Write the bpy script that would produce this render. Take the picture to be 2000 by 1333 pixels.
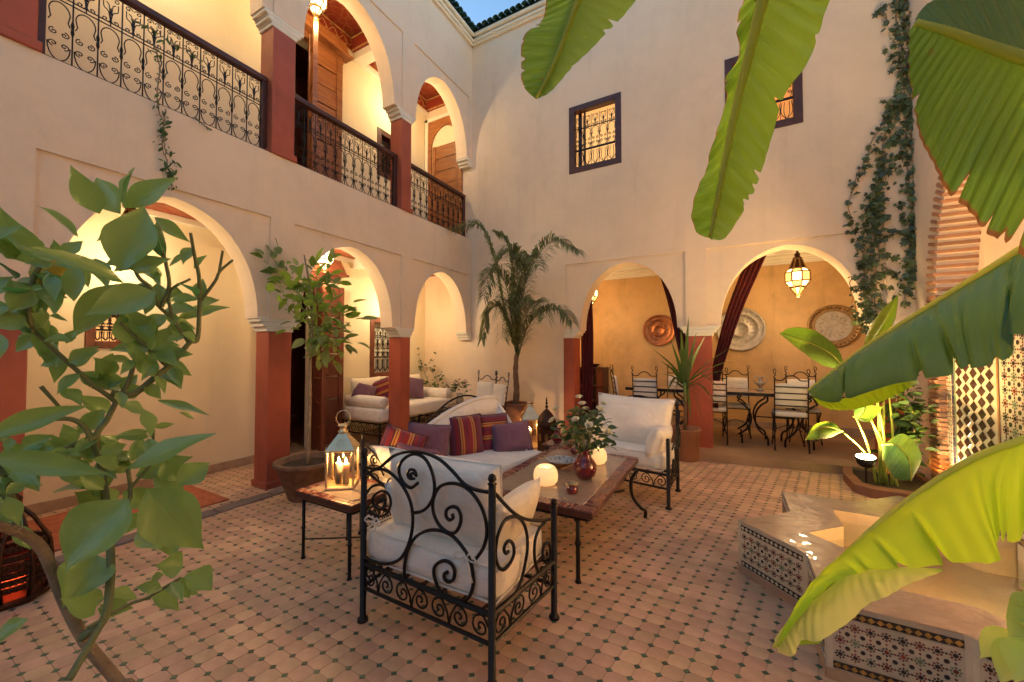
import bpy, math, random
from math import sin, cos, pi, radians, sqrt, atan2, exp
from mathutils import Vector, Matrix
random.seed(7)
for o in list(bpy.data.objects): bpy.data.objects.remove(o)
S = bpy.context.scene
COL = S.collection

# ---------------------------------------------------------------- camera
FPX = 758.0; YAW = radians(29.0); PIT = math.atan(19 / 758.0)
CAM = Vector((4.229, 0.0, 1.45))
cam_d = bpy.data.cameras.new('camera'); cam = bpy.data.objects.new('camera', cam_d); COL.objects.link(cam)
cam_d.sensor_width = 36; cam_d.sensor_fit = 'HORIZONTAL'; cam_d.lens = 36 * FPX / 2000
cam_d.clip_start = 0.05; cam_d.clip_end = 500
cam.location = CAM; cam.rotation_euler = (pi / 2 + PIT, 0, YAW)
S.camera = cam

# ---------------------------------------------------------------- world: dusk sky over the open court
W = bpy.data.worlds.new('World'); S.world = W; W.use_nodes = True
wn = W.node_tree.nodes; wl = W.node_tree.links
bg = wn['Background']
sky = wn.new('ShaderNodeTexSky'); sky.sky_type = 'NISHITA'; sky.sun_disc = False
sky.sun_elevation = radians(5); sky.sun_rotation = radians(270); sky.altitude = 400
sky.dust_density = 1.2; sky.ozone_density = 2.2
wl.new(sky.outputs[0], bg.inputs[0]); bg.inputs[1].default_value = 0.15
S.view_settings.view_transform = 'Standard'; S.view_settings.look = 'None'
S.view_settings.exposure = 2.35; S.view_settings.gamma = 1.0; S.view_settings.use_curve_mapping = False
S.cycles.max_bounces = 8; S.cycles.diffuse_bounces = 5; S.cycles.glossy_bounces = 3
S.cycles.transmission_bounces = 6; S.cycles.transparent_max_bounces = 12
S.cycles.sample_clamp_indirect = 6.0; S.cycles.caustics_reflective = False; S.cycles.caustics_refractive = False
S.cycles.use_denoising = True
S.cycles.use_light_tree = True

# ---------------------------------------------------------------- measuring: a photo pixel met by a plane of the place
_F = Vector((-sin(YAW) * cos(PIT), cos(YAW) * cos(PIT), sin(PIT))); _R = Vector((cos(YAW), sin(YAW), 0)); _U = _R.cross(_F)
def ray(px, py): return _F * FPX + _R * (px - 1000) + _U * (666.5 - py)
def at(px, py, ax, val):
    d = ray(px, py); t = (val - CAM[ax]) / d[ax]; return CAM + d * t
def far(px, py, dist): return CAM + ray(px, py).normalized() * dist
def proj(p):
    v = Vector(p) - CAM; z = v.dot(_F)
    if z < 0.05: return None
    return (1000 + FPX * v.dot(_R) / z, 666.5 - FPX * v.dot(_U) / z)

# ---------------------------------------------------------------- mesh builder
class MB:
    def __init__(s): s.v = []; s.f = []; s.m = []; s.uv = []
    def add(s, vs, fs, mi=0, uvs=None):
        b = len(s.v); s.v += [tuple(p) for p in vs]
        for k, f in enumerate(fs):
            s.f.append(tuple(b + i for i in f)); s.m.append(mi)
            s.uv.append([uvs[i] for i in f] if uvs else None)
        return s
    def box(s, x0, x1, y0, y1, z0, z1, mi=0):
        return s.add([(x0,y0,z0),(x1,y0,z0),(x1,y1,z0),(x0,y1,z0),(x0,y0,z1),(x1,y0,z1),(x1,y1,z1),(x0,y1,z1)],
                     [(0,3,2,1),(4,5,6,7),(0,1,5,4),(1,2,6,5),(2,3,7,6),(3,0,4,7)], mi)
    def cbox(s, x0, x1, y0, y1, z0, z1, c=0.006, mi=0):
        """box with chamfered edges"""
        vs = []; idx = {}
        X = (x0, x1); Y = (y0, y1); Z = (z0, z1)
        for i in (0,1):
            for j in (0,1):
                for k in (0,1):
                    sx, sy, sz = (1-2*i), (1-2*j), (1-2*k)
                    for a in range(3):
                        p = [X[i] + sx*c, Y[j] + sy*c, Z[k] + sz*c]
                        p[a] = (X[i], Y[j], Z[k])[a]
                        idx[i,j,k,a] = len(vs); vs.append(p)
        g = lambda *t: idx[t]
        fs = []
        for a in range(3):
            b, d = (a+1) % 3, (a+2) % 3
            for e in (0,1):
                q = []
                for (u, w) in ((0,0),(1,0),(1,1),(0,1)):
                    t = [0,0,0]; t[a] = e; t[b] = u; t[d] = w; q.append(idx[t[0],t[1],t[2],a])
                fs.append(tuple(q if e else q[::-1]))
            for u in (0,1):
                for w in (0,1):
                    t0 = [0,0,0]; t0[b] = u; t0[d] = w; t0[a] = 0; t1 = t0[:]; t1[a] = 1
                    q = (idx[t0[0],t0[1],t0[2],b], idx[t1[0],t1[1],t1[2],b], idx[t1[0],t1[1],t1[2],d], idx[t0[0],t0[1],t0[2],d])
                    fs.append(q if (u ^ w) == 0 else q[::-1])
        for i in (0,1):
            for j in (0,1):
                for k in (0,1):
                    q = (idx[i,j,k,0], idx[i,j,k,1], idx[i,j,k,2]); fs.append(q)
        return s.add(vs, fs, mi)
    def tube(s, pts, r, n=6, closed=False, r1=None, mi=0, flat=1.0):
        P = [Vector(p) for p in pts]; m = len(P)
        if m < 2: return s
        T = []
        for i in range(m):
            if closed: t = P[(i+1) % m] - P[i-1]
            else: t = P[min(i+1, m-1)] - P[max(i-1, 0)]
            T.append(t.normalized() if t.length > 1e-9 else Vector((0,0,1)))
        up = Vector((0,0,1)) if abs(T[0].z) < 0.9 else Vector((1,0,0))
        N = (up - T[0] * up.dot(T[0])).normalized()
        vs = []
        for i in range(m):
            N = N - T[i] * N.dot(T[i])
            N = N.normalized() if N.length > 1e-6 else T[i].orthogonal().normalized()
            B = T[i].cross(N)
            rr = r if r1 is None else r + (r1 - r) * i / (m - 1)
            if hasattr(r, '__len__'): rr = r[i]
            for k in range(n):
                a = 2 * pi * k / n + pi / n
                vs.append(P[i] + N * (cos(a) * rr) + B * (sin(a) * rr * flat))
        fs = []
        for i in range(m if closed else m - 1):
            j = (i + 1) % m
            for k in range(n):
                l = (k + 1) % n
                fs.append((i*n+k, i*n+l, j*n+l, j*n+k))
        if not closed:
            fs.append(tuple(range(n-1, -1, -1))); fs.append(tuple((m-1)*n + k for k in range(n)))
        return s.add(vs, fs, mi)
    def lathe(s, prof, n=20, c=(0,0,0), mi=0, sx=1, sy=1, caps=True):
        vs = []; fs = []
        for (r, z) in prof:
            for k in range(n):
                a = 2*pi*k/n; vs.append((c[0] + r*cos(a)*sx, c[1] + r*sin(a)*sy, c[2] + z))
        for i in range(len(prof) - 1):
            for k in range(n):
                l = (k+1) % n; fs.append((i*n+k, i*n+l, (i+1)*n+l, (i+1)*n+k))
        if caps and prof[0][0] > 1e-5: fs.append(tuple(range(n-1, -1, -1)))
        if caps and prof[-1][0] > 1e-5: fs.append(tuple((len(prof)-1)*n + k for k in range(n)))
        return s.add(vs, fs, mi)
    def prism(s, poly, z0, z1, mi=0, top=True, bottom=True):
        n = len(poly); vs = [(x, y, z0) for x, y in poly] + [(x, y, z1) for x, y in poly]
        fs = [(i, (i+1) % n, n + (i+1) % n, n + i) for i in range(n)]
        if top: fs.append(tuple(range(n, 2*n)))
        if bottom: fs.append(tuple(range(n-1, -1, -1)))
        return s.add(vs, fs, mi)
    def plate(s, poly, O, U, V, t0, t1, mi=0):
        """polygon drawn in the plane (O;U,V), thick from t0 to t1 along U x V"""
        O = Vector(O); U = Vector(U); V = Vector(V); N = U.cross(V).normalized(); n = len(poly)
        vs = [O + U*a + V*b + N*t0 for a, b in poly] + [O + U*a + V*b + N*t1 for a, b in poly]
        fs = [(i, (i+1) % n, n + (i+1) % n, n + i) for i in range(n)] + [tuple(range(n, 2*n)), tuple(range(n-1, -1, -1))]
        return s.add(vs, fs, mi)
    def grid(s, fn, nu, nv, mi=0, closed_u=False, uv=False):
        vs = []; fs = []; uvs = []
        for i in range(nu + 1):
            for j in range(nv + 1):
                vs.append(fn(i / nu, j / nv)); uvs.append((i / nu, j / nv))
        for i in range(nu):
            for j in range(nv):
                a = i*(nv+1) + j; fs.append((a, a+1, a+nv+2, a+nv+1))
        return s.add(vs, fs, mi, uvs if uv else None)
    def rbox(s, c, h, r, k=5, mi=0, fn=None):
        """soft-edged block: centre c, half sizes h, edge radius r"""
        c = Vector(c); r = min(r, min(h) * 0.999)
        for a in range(3):
            b, d = (a+1) % 3, (a+2) % 3
            for e in (-1, 1):
                nb = max(k, int(h[b] / 0.05)); nd = max(k, int(h[d] / 0.05))
                def g(u, v):
                    p = [0,0,0]; p[a] = e*h[a]
                    # finer near the ends
                    f = lambda t: (t*2-1)
                    p[b] = f(u)*h[b]; p[d] = f(v)*h[d]
                    q = Vector([max(-(h[i]-r), min(h[i]-r, p[i])) for i in range(3)])
                    n = Vector(p) - q
                    # spread the samples over the rounding
                    n = n.normalized() if n.length > 1e-9 else Vector((0,0,0))
                    w = q + n * r
                    if fn: w = fn(w)
                    return c + w
                if e > 0: s.grid(g, nb, nd, mi)
                else: s.grid(lambda u, v: g(v, u), nd, nb, mi)
        return s
    def pillow(s, M, w, h, t, n=12, mi=0, pinch=0.06, lump=0.0, seed=0):
        """a stuffed cushion lying in the XY plane of matrix M; UV runs 0..1 across it"""
        ph = random.Random(seed).uniform(0, 6)
        for sg in (1, -1):
            def g(u, v):
                a, b = u*2-1, v*2-1
                ea = 1 - pinch*(1 - b*b)*abs(a)**3; eb = 1 - pinch*(1 - a*a)*abs(b)**3
                x = a * w/2 * (1 - pinch*(1 - b*b)*a*a); y = b * h/2 * (1 - pinch*(1 - a*a)*b*b)
                z = t/2 * (max(0, 1 - abs(a)**2.6) * max(0, 1 - abs(b)**2.6))**0.42
                z += lump * t * sin(3.1*a + ph) * cos(2.7*b + ph*1.7) * (1-a*a)*(1-b*b)
                return M @ Vector((x, y, sg*z))
            if sg > 0: s.grid(g, n, n, mi, uv=True)
            else:
                s.grid(lambda u, v: g(1-u, v), n, n, mi, uv=True)
        return s
    def piping(s, Mx, w, h, pinch=0.06, r=.0045, n=14):
        pts = []
        for sd in range(4):
            for k in range(n):
                q = -1 + 2*k/n; a, b = ((q, -1), (1, q), (-q, 1), (-1, -q))[sd]
                pts.append(tuple(Mx @ Vector((a*w/2*(1 - pinch*(1 - b*b)*a*a), b*h/2*(1 - pinch*(1 - a*a)*b*b), 0))))
        return s.tube(pts, r, 5, True)
    def build(s, name, mats, parent=None, smooth=False, weld=False):
        me = bpy.data.meshes.new(name); me.from_pydata(s.v, [], s.f)
        if not isinstance(mats, (list, tuple)): mats = [mats]
        for m in mats: me.materials.append(M[m] if isinstance(m, str) else m)
        if len(mats) > 1: me.polygons.foreach_set('material_index', s.m)
        if any(u for u in s.uv):
            L = me.uv_layers.new(name='UVMap'); k = 0
            for f, u in zip(s.f, s.uv):
                for i in range(len(f)):
                    if u: L.data[k].uv = u[i]
                    k += 1
        if smooth:
            me.polygons.foreach_set('use_smooth', [True] * len(me.polygons))
        me.update()
        if weld:
            import bmesh
            bm = bmesh.new(); bm.from_mesh(me); bmesh.ops.remove_doubles(bm, verts=bm.verts, dist=weld if weld is not True else 1e-4); bm.to_mesh(me); bm.free()
        return link(name, me, parent)
def link(name, me, parent=None, loc=None, rot=None, scale=None):
    o = bpy.data.objects.new(name, me); COL.objects.link(o)
    if parent is not None: o.parent = parent
    if loc is not None: o.location = loc
    if rot is not None: o.rotation_euler = rot
    if scale is not None: o.scale = scale if hasattr(scale, '__len__') else (scale,)*3
    return o
def tag(o, label, cat, group=None, kind=None):
    if label: o['label'] = label
    if cat: o['category'] = cat
    if group: o['group'] = group
    if kind: o['kind'] = kind
    return o
def thing(name, label, cat, loc=(0,0,0), rz=0.0, group=None):
    o = bpy.data.objects.new(name, None); COL.objects.link(o); o.empty_display_size = 0.1
    o.location = loc; o.rotation_euler = (0, 0, rz)
    return tag(o, label, cat, group)
def struct(o): o['kind'] = 'structure'; return o
def copy_tree(o, parent=None):
    c = o.copy(); COL.objects.link(c); c.parent = parent
    for ch in o.children: copy_tree(ch, c)
    return c
def bez(P, n=24):
    """smooth curve through the points"""
    P = [Vector(p) for p in P]; out = []
    if len(P) < 3: return [P[0].lerp(P[-1], i / n) for i in range(n + 1)]
    segs = len(P) - 1; k = max(2, n // segs)
    for i in range(segs):
        a = P[i-1] if i > 0 else P[0]*2 - P[1]; b = P[i]; c = P[i+1]; d = P[i+2] if i + 2 < len(P) else P[-1]*2 - P[-2]
        for j in range(k):
            t = j / k
            out.append(0.5*((2*b) + (c-a)*t + (2*a-5*b+4*c-d)*t*t + (3*b-a-3*c+d)*t**3))
    out.append(P[-1]); return out
def spiral(cx, cy, r0, r1, a0, turns, n=26):
    """from the eye (r0) outwards to r1; a0 is the angle at the OUTER end, turns > 0 runs counter-clockwise outwards"""
    out = []
    for i in range(n + 1):
        t = i / n; r = r0 + (r1 - r0) * t**1.15; a = a0 - 2*pi*turns*(1 - t)
        out.append((cx + r*cos(a), cy + r*sin(a)))
    return out
def arc(cx, cy, rx, ry, a0, a1, n=14):
    return [(cx + rx*cos(a0 + (a1-a0)*i/n), cy + ry*sin(a0 + (a1-a0)*i/n)) for i in range(n + 1)]
def frame_m(o, x, y):
    """matrix with origin o, X axis x, Y axis near y"""
    x = Vector(x).normalized(); y = Vector(y); y = (y - x*y.dot(x)).normalized(); z = x.cross(y)
    m = Matrix((x, y, z)).transposed().to_4x4(); m.translation = Vector(o); return m
# ---------------------------------------------------------------- materials
M = {}
def base(name):
    m = bpy.data.materials.new(name); m.use_nodes = True; M[name] = m
    nt = m.node_tree; return m, nt.nodes, nt.links, nt.nodes['Principled BSDF']
def rgba(c): return (c[0], c[1], c[2], 1)
def noise(n, l, scale, detail=4, rough=0.6, coord='Object', dist=0.0):
    tc = n.new('ShaderNodeTexCoord'); t = n.new('ShaderNodeTexNoise'); t.inputs['Scale'].default_value = scale
    t.inputs['Detail'].default_value = detail; t.inputs['Roughness'].default_value = rough; t.inputs['Distortion'].default_value = dist
    l.new(tc.outputs[coord], t.inputs['Vector']); return t
def ramp(n, l, src, stops):
    r = n.new('ShaderNodeValToRGB'); e = r.color_ramp.elements
    while len(e) < len(stops): e.new(0.5)
    for k, (p, c) in enumerate(stops): e[k].position = p; e[k].color = rgba(c)
    l.new(src, r.inputs[0]); return r
def bump(n, l, b, src, strength=0.2, dist=0.01):
    bp = n.new('ShaderNodeBump'); bp.inputs['Strength'].default_value = strength; bp.inputs['Distance'].default_value = dist
    l.new(src, bp.inputs['Height']); l.new(bp.outputs[0], b.inputs['Normal']); return bp
def mix(c, k, d=1.0): return tuple(min(1, x*k) for x in c)
def mat(name, col, rough=0.6, metal=0.0, var=0.15, scale=8.0, bmp=0.0, bscale=None, spec=0.5, col2=None, coat=0.0, perobj=0.0, sheen=0.0):
    m, n, l, b = base(name)
    t = noise(n, l, scale, 5)
    c2 = col2 or mix(col, 1 - var); c1 = mix(col, 1 + var*0.6)
    r = ramp(n, l, t.outputs[0], [(0.3, c2), (0.7, c1)])
    out = r.outputs[0]
    if perobj:
        oi = n.new('ShaderNodeObjectInfo'); h = n.new('ShaderNodeHueSaturation'); mr = n.new('ShaderNodeMapRange')
        mr.inputs[3].default_value = 1 - perobj; mr.inputs[4].default_value = 1 + perobj
        l.new(oi.outputs['Random'], mr.inputs[0]); l.new(mr.outputs[0], h.inputs['Value']); l.new(out, h.inputs['Color']); out = h.outputs[0]
    l.new(out, b.inputs['Base Color'])
    b.inputs['Roughness'].default_value = rough; b.inputs['Metallic'].default_value = metal
    b.inputs['Specular IOR Level'].default_value = spec; b.inputs['Coat Weight'].default_value = coat
    if sheen: b.inputs['Sheen Weight'].default_value = sheen
    if bmp:
        t2 = noise(n, l, bscale or scale*6, 6); bump(n, l, b, t2.outputs[0], bmp)
    return m
def emis(name, col, strength, mixdiff=None):
    m, n, l, b = base(name)
    b.inputs['Base Color'].default_value = rgba(mixdiff or col); b.inputs['Emission Color'].default_value = rgba(col)
    b.inputs['Emission Strength'].default_value = strength; b.inputs['Roughness'].default_value = 0.5
    return m

# walls: hand-trowelled lime plaster (tadelakt): slow colour drift, faint trowel relief
def plaster(name, col, var=0.06, rough=0.75, bmp=0.12):
    m, n, l, b = base(name)
    t = noise(n, l, 0.9, 6, 0.6, dist=0.6); t2 = noise(n, l, 7, 5, 0.65)
    mx = n.new('ShaderNodeMath'); mx.operation = 'MULTIPLY_ADD'; mx.inputs[1].default_value = 0.35
    l.new(t2.outputs[0], mx.inputs[0]); l.new(t.outputs[0], mx.inputs[2])
    r = ramp(n, l, mx.outputs[0], [(0.45, mix(col, 1 - var*1.6)), (0.7, col), (0.95, mix(col, 1 + var))])
    tcs = n.new('ShaderNodeTexCoord'); mps = n.new('ShaderNodeMapping'); mps.inputs['Scale'].default_value = (5, 5, 0.5); ns = n.new('ShaderNodeTexNoise'); ns.inputs['Scale'].default_value = 1.0; ns.inputs['Detail'].default_value = 8; ns.inputs['Roughness'].default_value = 0.7
    l.new(tcs.outputs['Object'], mps.inputs[0]); l.new(mps.outputs[0], ns.inputs[0]); rs = ramp(n, l, ns.outputs[0], [(0.30, (1 - var*1.3,)*3), (0.46, (1, 1, 1))])
    mm = n.new('ShaderNodeMix'); mm.data_type = 'RGBA'; mm.blend_type = 'MULTIPLY'; mm.inputs[0].default_value = 1.0; l.new(r.outputs[0], mm.inputs[6]); l.new(rs.outputs[0], mm.inputs[7])
    l.new(mm.outputs[2], b.inputs['Base Color']); b.inputs['Roughness'].default_value = rough
    b.inputs['Specular IOR Level'].default_value = 0.3
    t3 = noise(n, l, 14, 8, 0.7); bump(n, l, b, t3.outputs[0], bmp, 0.02)
    return m
plaster('plaster', (0.81, 0.635, 0.465), 0.055, bmp=0.25)
plaster('plaster_inner', (0.80, 0.70, 0.50), 0.04)
plaster('ochre_plaster', (0.66, 0.42, 0.19), 0.16, 0.55, 0.08)
plaster('red_plaster', (0.42, 0.10, 0.055), 0.16, 0.5, 0.08)
plaster('white_plaster', (0.80, 0.74, 0.62), 0.04)
plaster('basin_plaster', (0.52, 0.37, 0.20), 0.10, 0.35)
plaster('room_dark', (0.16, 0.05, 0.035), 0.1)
mat('skirting', (0.40, 0.28, 0.19), 0.5, var=0.2)
mat('iron', (0.018, 0.014, 0.013), 0.42, 0.6, var=0.3, scale=30, bmp=0.15, bscale=60)
mat('wood_dark', (0.075, 0.022, 0.014), 0.45, var=0.35, scale=14, bmp=0.15)
mat('wood_red', (0.17, 0.045, 0.02), 0.42, var=0.35, scale=10, bmp=0.2, perobj=0.12)
mat('wood_honey', (0.40, 0.16, 0.045), 0.42, var=0.3, scale=10, bmp=0.2, perobj=0.15)
def wood_grain(name, c0, c1, scale=(30, 30, 2)):
    m, n, l, b = base(name); tc = n.new('ShaderNodeTexCoord'); mp = n.new('ShaderNodeMapping'); mp.inputs['Scale'].default_value = scale
    t = n.new('ShaderNodeTexNoise'); t.inputs['Scale'].default_value = 1.0; t.inputs['Detail'].default_value = 8; t.inputs['Distortion'].default_value = 1.2
    l.new(tc.outputs['Object'], mp.inputs[0]); l.new(mp.outputs[0], t.inputs[0])
    r = ramp(n, l, t.outputs[0], [(0.3, c0), (0.7, c1)]); 
    oi = n.new('ShaderNodeObjectInfo'); h = n.new('ShaderNodeHueSaturation'); mr = n.new('ShaderNodeMapRange')
    mr.inputs[3].default_value = 0.8; mr.inputs[4].default_value = 1.15
    l.new(oi.outputs['Random'], mr.inputs[0]); l.new(mr.outputs[0], h.inputs['Value']); l.new(r.outputs[0], h.inputs['Color'])
    l.new(h.outputs[0], b.inputs['Base Color'])
    b.inputs['Roughness'].default_value = 0.42; bump(n, l, b, t.outputs[0], 0.25, 0.004); return m
wood_grain('door_wood', (0.20, 0.06, 0.018), (0.42, 0.16, 0.05), (3, 3, 40))
wood_grain('door_red', (0.085, 0.02, 0.012), (0.19, 0.05, 0.025), (30, 30, 2))
# fabric
def fabric(name, col, var=0.08, scale=260, rough=0.95, bmp=0.35):
    m, n, l, b = base(name)
    t = noise(n, l, 3, 4); r = ramp(n, l, t.outputs[0], [(0.3, mix(col, 1-var)), (0.7, mix(col, 1+var*0.5))])
    l.new(r.outputs[0], b.inputs['Base Color']); b.inputs['Roughness'].default_value = rough
    b.inputs['Sheen Weight'].default_value = 0.15; b.inputs['Specular IOR Level'].default_value = 0.2
    t1 = noise(n, l, 9, 3, 0.5); t2 = noise(n, l, scale, 2)
    ad = n.new('ShaderNodeMath'); ad.operation = 'MULTIPLY_ADD'; ad.inputs[1].default_value = 0.12
    t1.inputs['Distortion'].default_value = 0.8; l.new(t2.outputs[0], ad.inputs[0]); l.new(t1.outputs[0], ad.inputs[2]); bump(n, l, b, ad.outputs[0], bmp*1.6, 0.03)
    return m
fabric('linen', (0.84, 0.77, 0.68)); fabric('linen_warm', (0.84, 0.74, 0.58))
fabric('purple', (0.17, 0.085, 0.13), 0.2); fabric('curtain_red', (0.085, 0.008, 0.009), 0.2, bmp=0.2)
fabric('throw_white', (0.78, 0.70, 0.60))
def stripes(name):
    m, n, l, b = base(name); uv = n.new('ShaderNodeUVMap'); sp = n.new('ShaderNodeSeparateXYZ'); l.new(uv.outputs[0], sp.inputs[0])
    R = (0.16, 0.008, 0.02); D = (0.04, 0.004, 0.022); G = (0.46, 0.22, 0.05); O = (0.24, 0.035, 0.02); K = (0.22, 0.012, 0.022); PL = (0.10, 0.02, 0.06)
    st = [(0, R), (.13, PL), (.20, R), (.29, D), (.32, G), (.36, O), (.39, G), (.42, K), (.55, PL), (.58, K), (.66, G), (.70, O), (.73, G), (.76, D), (.79, R), (.90, PL), (.96, R)]
    r = n.new('ShaderNodeValToRGB'); r.color_ramp.interpolation = 'CONSTANT'; e = r.color_ramp.elements
    while len(e) < len(st): e.new(0.5)
    for k, (p, c) in enumerate(st): e[k].position = p; e[k].color = rgba(c)
    l.new(sp.outputs[1], r.inputs[0]); l.new(r.outputs[0], b.inputs['Base Color']); b.inputs['Roughness'].default_value = 0.95
    b.inputs['Sheen Weight'].default_value = 0.2
    wv = n.new('ShaderNodeTexWave'); wv.inputs['Scale'].default_value = 40; wv.bands_direction = 'X'; l.new(uv.outputs[0], wv.inputs[0]); bump(n, l, b, wv.outputs[0], 0.3, 0.003)
    return m
stripes('stripes')
# floor tiles
mat('terracotta', (0.50, 0.27, 0.17), 0.42, var=0.22, scale=5, bmp=0.12, bscale=30, perobj=0.14)
def per_island(name, col, lo, hi, rough, var=0.2, scale=6, bmp=0.1, coat=0.0, hue=0.0, wear=0.0):
    m, n, l, b = base(name); t = noise(n, l, scale, 5)
    r = ramp(n, l, t.outputs[0], [(0.3, mix(col, 1-var)), (0.7, mix(col, 1+var*0.6))])
    g = n.new('ShaderNodeNewGeometry'); oi = n.new('ShaderNodeObjectInfo'); ad = n.new('ShaderNodeMath'); ad.operation = 'ADD'; fr = n.new('ShaderNodeMath'); fr.operation = 'FRACT'
    l.new(g.outputs['Random Per Island'], ad.inputs[0]); l.new(oi.outputs['Random'], ad.inputs[1]); l.new(ad.outputs[0], fr.inputs[0])
    h = n.new('ShaderNodeHueSaturation'); mr = n.new('ShaderNodeMapRange'); mr.inputs[3].default_value = lo; mr.inputs[4].default_value = hi
    wn_ = n.new('ShaderNodeTexNoise'); wn_.inputs['Scale'].default_value = 1.7; wn_.inputs['Detail'].default_value = 7; wn_.inputs['Roughness'].default_value = 0.65; l.new(g.outputs['Position'], wn_.inputs[0])
    wr = ramp(n, l, wn_.outputs[0], [(0.36, (1 - wear,)*3), (0.60, (1, 1, 1))]); mw = n.new('ShaderNodeMath'); mw.operation = 'MULTIPLY'
    l.new(fr.outputs[0], mr.inputs[0]); l.new(mr.outputs[0], mw.inputs[0]); l.new(wr.outputs[0], mw.inputs[1]); l.new(mw.outputs[0], h.inputs['Value']); l.new(r.outputs[0], h.inputs['Color'])
    if hue:
        m2 = n.new('ShaderNodeMapRange'); m2.inputs[3].default_value = 0.5 - hue; m2.inputs[4].default_value = 0.5 + hue
        sn = n.new('ShaderNodeMath'); sn.operation = 'MULTIPLY'; sn.inputs[1].default_value = 7.31; f2 = n.new('ShaderNodeMath'); f2.operation = 'FRACT'
        l.new(fr.outputs[0], sn.inputs[0]); l.new(sn.outputs[0], f2.inputs[0]); l.new(f2.outputs[0], m2.inputs[0]); l.new(m2.outputs[0], h.inputs['Hue'])
    l.new(h.outputs[0], b.inputs['Base Color']); b.inputs['Roughness'].default_value = rough; b.inputs['Coat Weight'].default_value = coat
    if bmp: t2 = noise(n, l, 40, 4); bump(n, l, b, t2.outputs[0], bmp, 0.004)
    return m
per_island('terracotta', (0.59, 0.365, 0.23), 0.87, 1.12, 0.58, hue=0.010, wear=0.20)
per_island('green_tile', (0.04, 0.08, 0.045), 0.6, 1.8, 0.45)
per_island('roof_green', (0.03, 0.085, 0.07), 0.55, 1.5, 0.22, coat=0.5)
per_island('brick', (0.42, 0.20, 0.11), 0.75, 1.2, 0.8, bmp=0.4)
per_island('checker_dark', (0.045, 0.022, 0.015), 0.7, 1.4, 0.2, coat=0.4)
per_island('zellige_white', (0.60, 0.52, 0.38), 0.9, 1.08, 0.25, coat=0.3)
per_island('zellige_black', (0.022, 0.018, 0.02), 0.6, 1.5, 0.22, coat=0.4)
per_island('zellige_red', (0.17, 0.03, 0.022), 0.6, 1.4, 0.25, coat=0.4)
per_island('zellige_green', (0.12, 0.17, 0.10), 0.7, 1.3, 0.25, coat=0.4)
per_island('zellige_yellow', (0.46, 0.24, 0.05), 0.8, 1.2, 0.25, coat=0.4)
per_island('zellige_blue', (0.03, 0.035, 0.085), 0.7, 1.4, 0.2, coat=0.4)
mat('grout', (0.52, 0.32, 0.21), 0.9, var=0.2, scale=3)
mat('grout_pale', (0.52, 0.42, 0.30), 0.9, var=0.15)
mat('edge_stone', (0.17, 0.13, 0.12), 0.5, var=0.25, scale=6)
mat('dining_floor', (0.34, 0.22, 0.13), 0.4, var=0.25, scale=2.2, bmp=0.05)
per_island('glazed_top', (0.27, 0.205, 0.165), 0.85, 1.12, 0.3, var=0.15, bmp=0.25, coat=0.35)
mat('rug', (0.42, 0.12, 0.05), 0.95, var=0.35, scale=22, bmp=0.4, bscale=120)
mat('table_stone', (0.33, 0.24, 0.17), 0.22, var=0.25, scale=7, bmp=0.03, coat=0.15)
mat('table_border', (0.22, 0.085, 0.06), 0.3, var=0.3, scale=30)
mat('brass', (0.76, 0.60, 0.36), 0.4, 1.0, var=0.2, bmp=0.1)
mat('pewter', (0.48, 0.43, 0.36), 0.5, 1.0, var=0.25, scale=18, bmp=0.5, bscale=28)
mat('copper', (0.46, 0.17, 0.07), 0.42, 1.0, var=0.25, scale=12, bmp=0.35, bscale=30)
mat('bronze', (0.35, 0.22, 0.10), 0.45, 1.0, var=0.3, bmp=0.3)
mat('dark_copper', (0.07, 0.03, 0.018), 0.4, 0.8, var=0.3, scale=25, bmp=0.3)
mat('wax', (0.80, 0.70, 0.50), 0.5)
M['wax'].node_tree.nodes['Principled BSDF'].inputs['Subsurface Weight'].default_value = 0.4
mat('terracotta_pot', (0.27, 0.115, 0.06), 0.75, var=0.25, scale=6, bmp=0.25)
mat('basket_pot', (0.17, 0.085, 0.045), 0.8, var=0.35, scale=16, bmp=0.6, bscale=40)
mat('soil', (0.045, 0.028, 0.018), 1.0, var=0.4, scale=30, bmp=1.0)
mat('bark', (0.33, 0.23, 0.14), 0.85, var=0.4, scale=22, bmp=0.7, bscale=50)
mat('bark_green', (0.19, 0.21, 0.09), 0.75, var=0.35, scale=22, bmp=0.4, bscale=50)
mat('palm_bark', (0.20, 0.12, 0.07), 0.9, var=0.4, scale=20, bmp=0.9)
mat('black_metal', (0.015, 0.014, 0.013), 0.5, 0.5)
mat('ivory', (0.80, 0.76, 0.55), 0.5); mat('pink_petal', (0.75, 0.25, 0.25), 0.5)
mat('petal', (0.82, 0.76, 0.56), 0.55, var=0.1)
mat('ceramic_blue', (0.30, 0.36, 0.42), 0.25, var=0.8, scale=38, coat=0.4)
mat('ceramic_tan', (0.30, 0.15, 0.06), 0.3, var=0.3)
mat('lemon', (0.48, 0.34, 0.02), 0.4, var=0.15, scale=12, bmp=0.3, bscale=90)
mat('book_mix', (0.35, 0.32, 0.2), 0.7, var=0.6, scale=25)
def glass_red(name, col):
    m, n, l, b = base(name); b.inputs['Base Color'].default_value = rgba(col); b.inputs['Roughness'].default_value = 0.06
    b.inputs['Coat Weight'].default_value = 0.8; b.inputs['Transmission Weight'].default_value = 0.25; return m
glass_red('ruby', (0.16, 0.006, 0.012))
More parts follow.
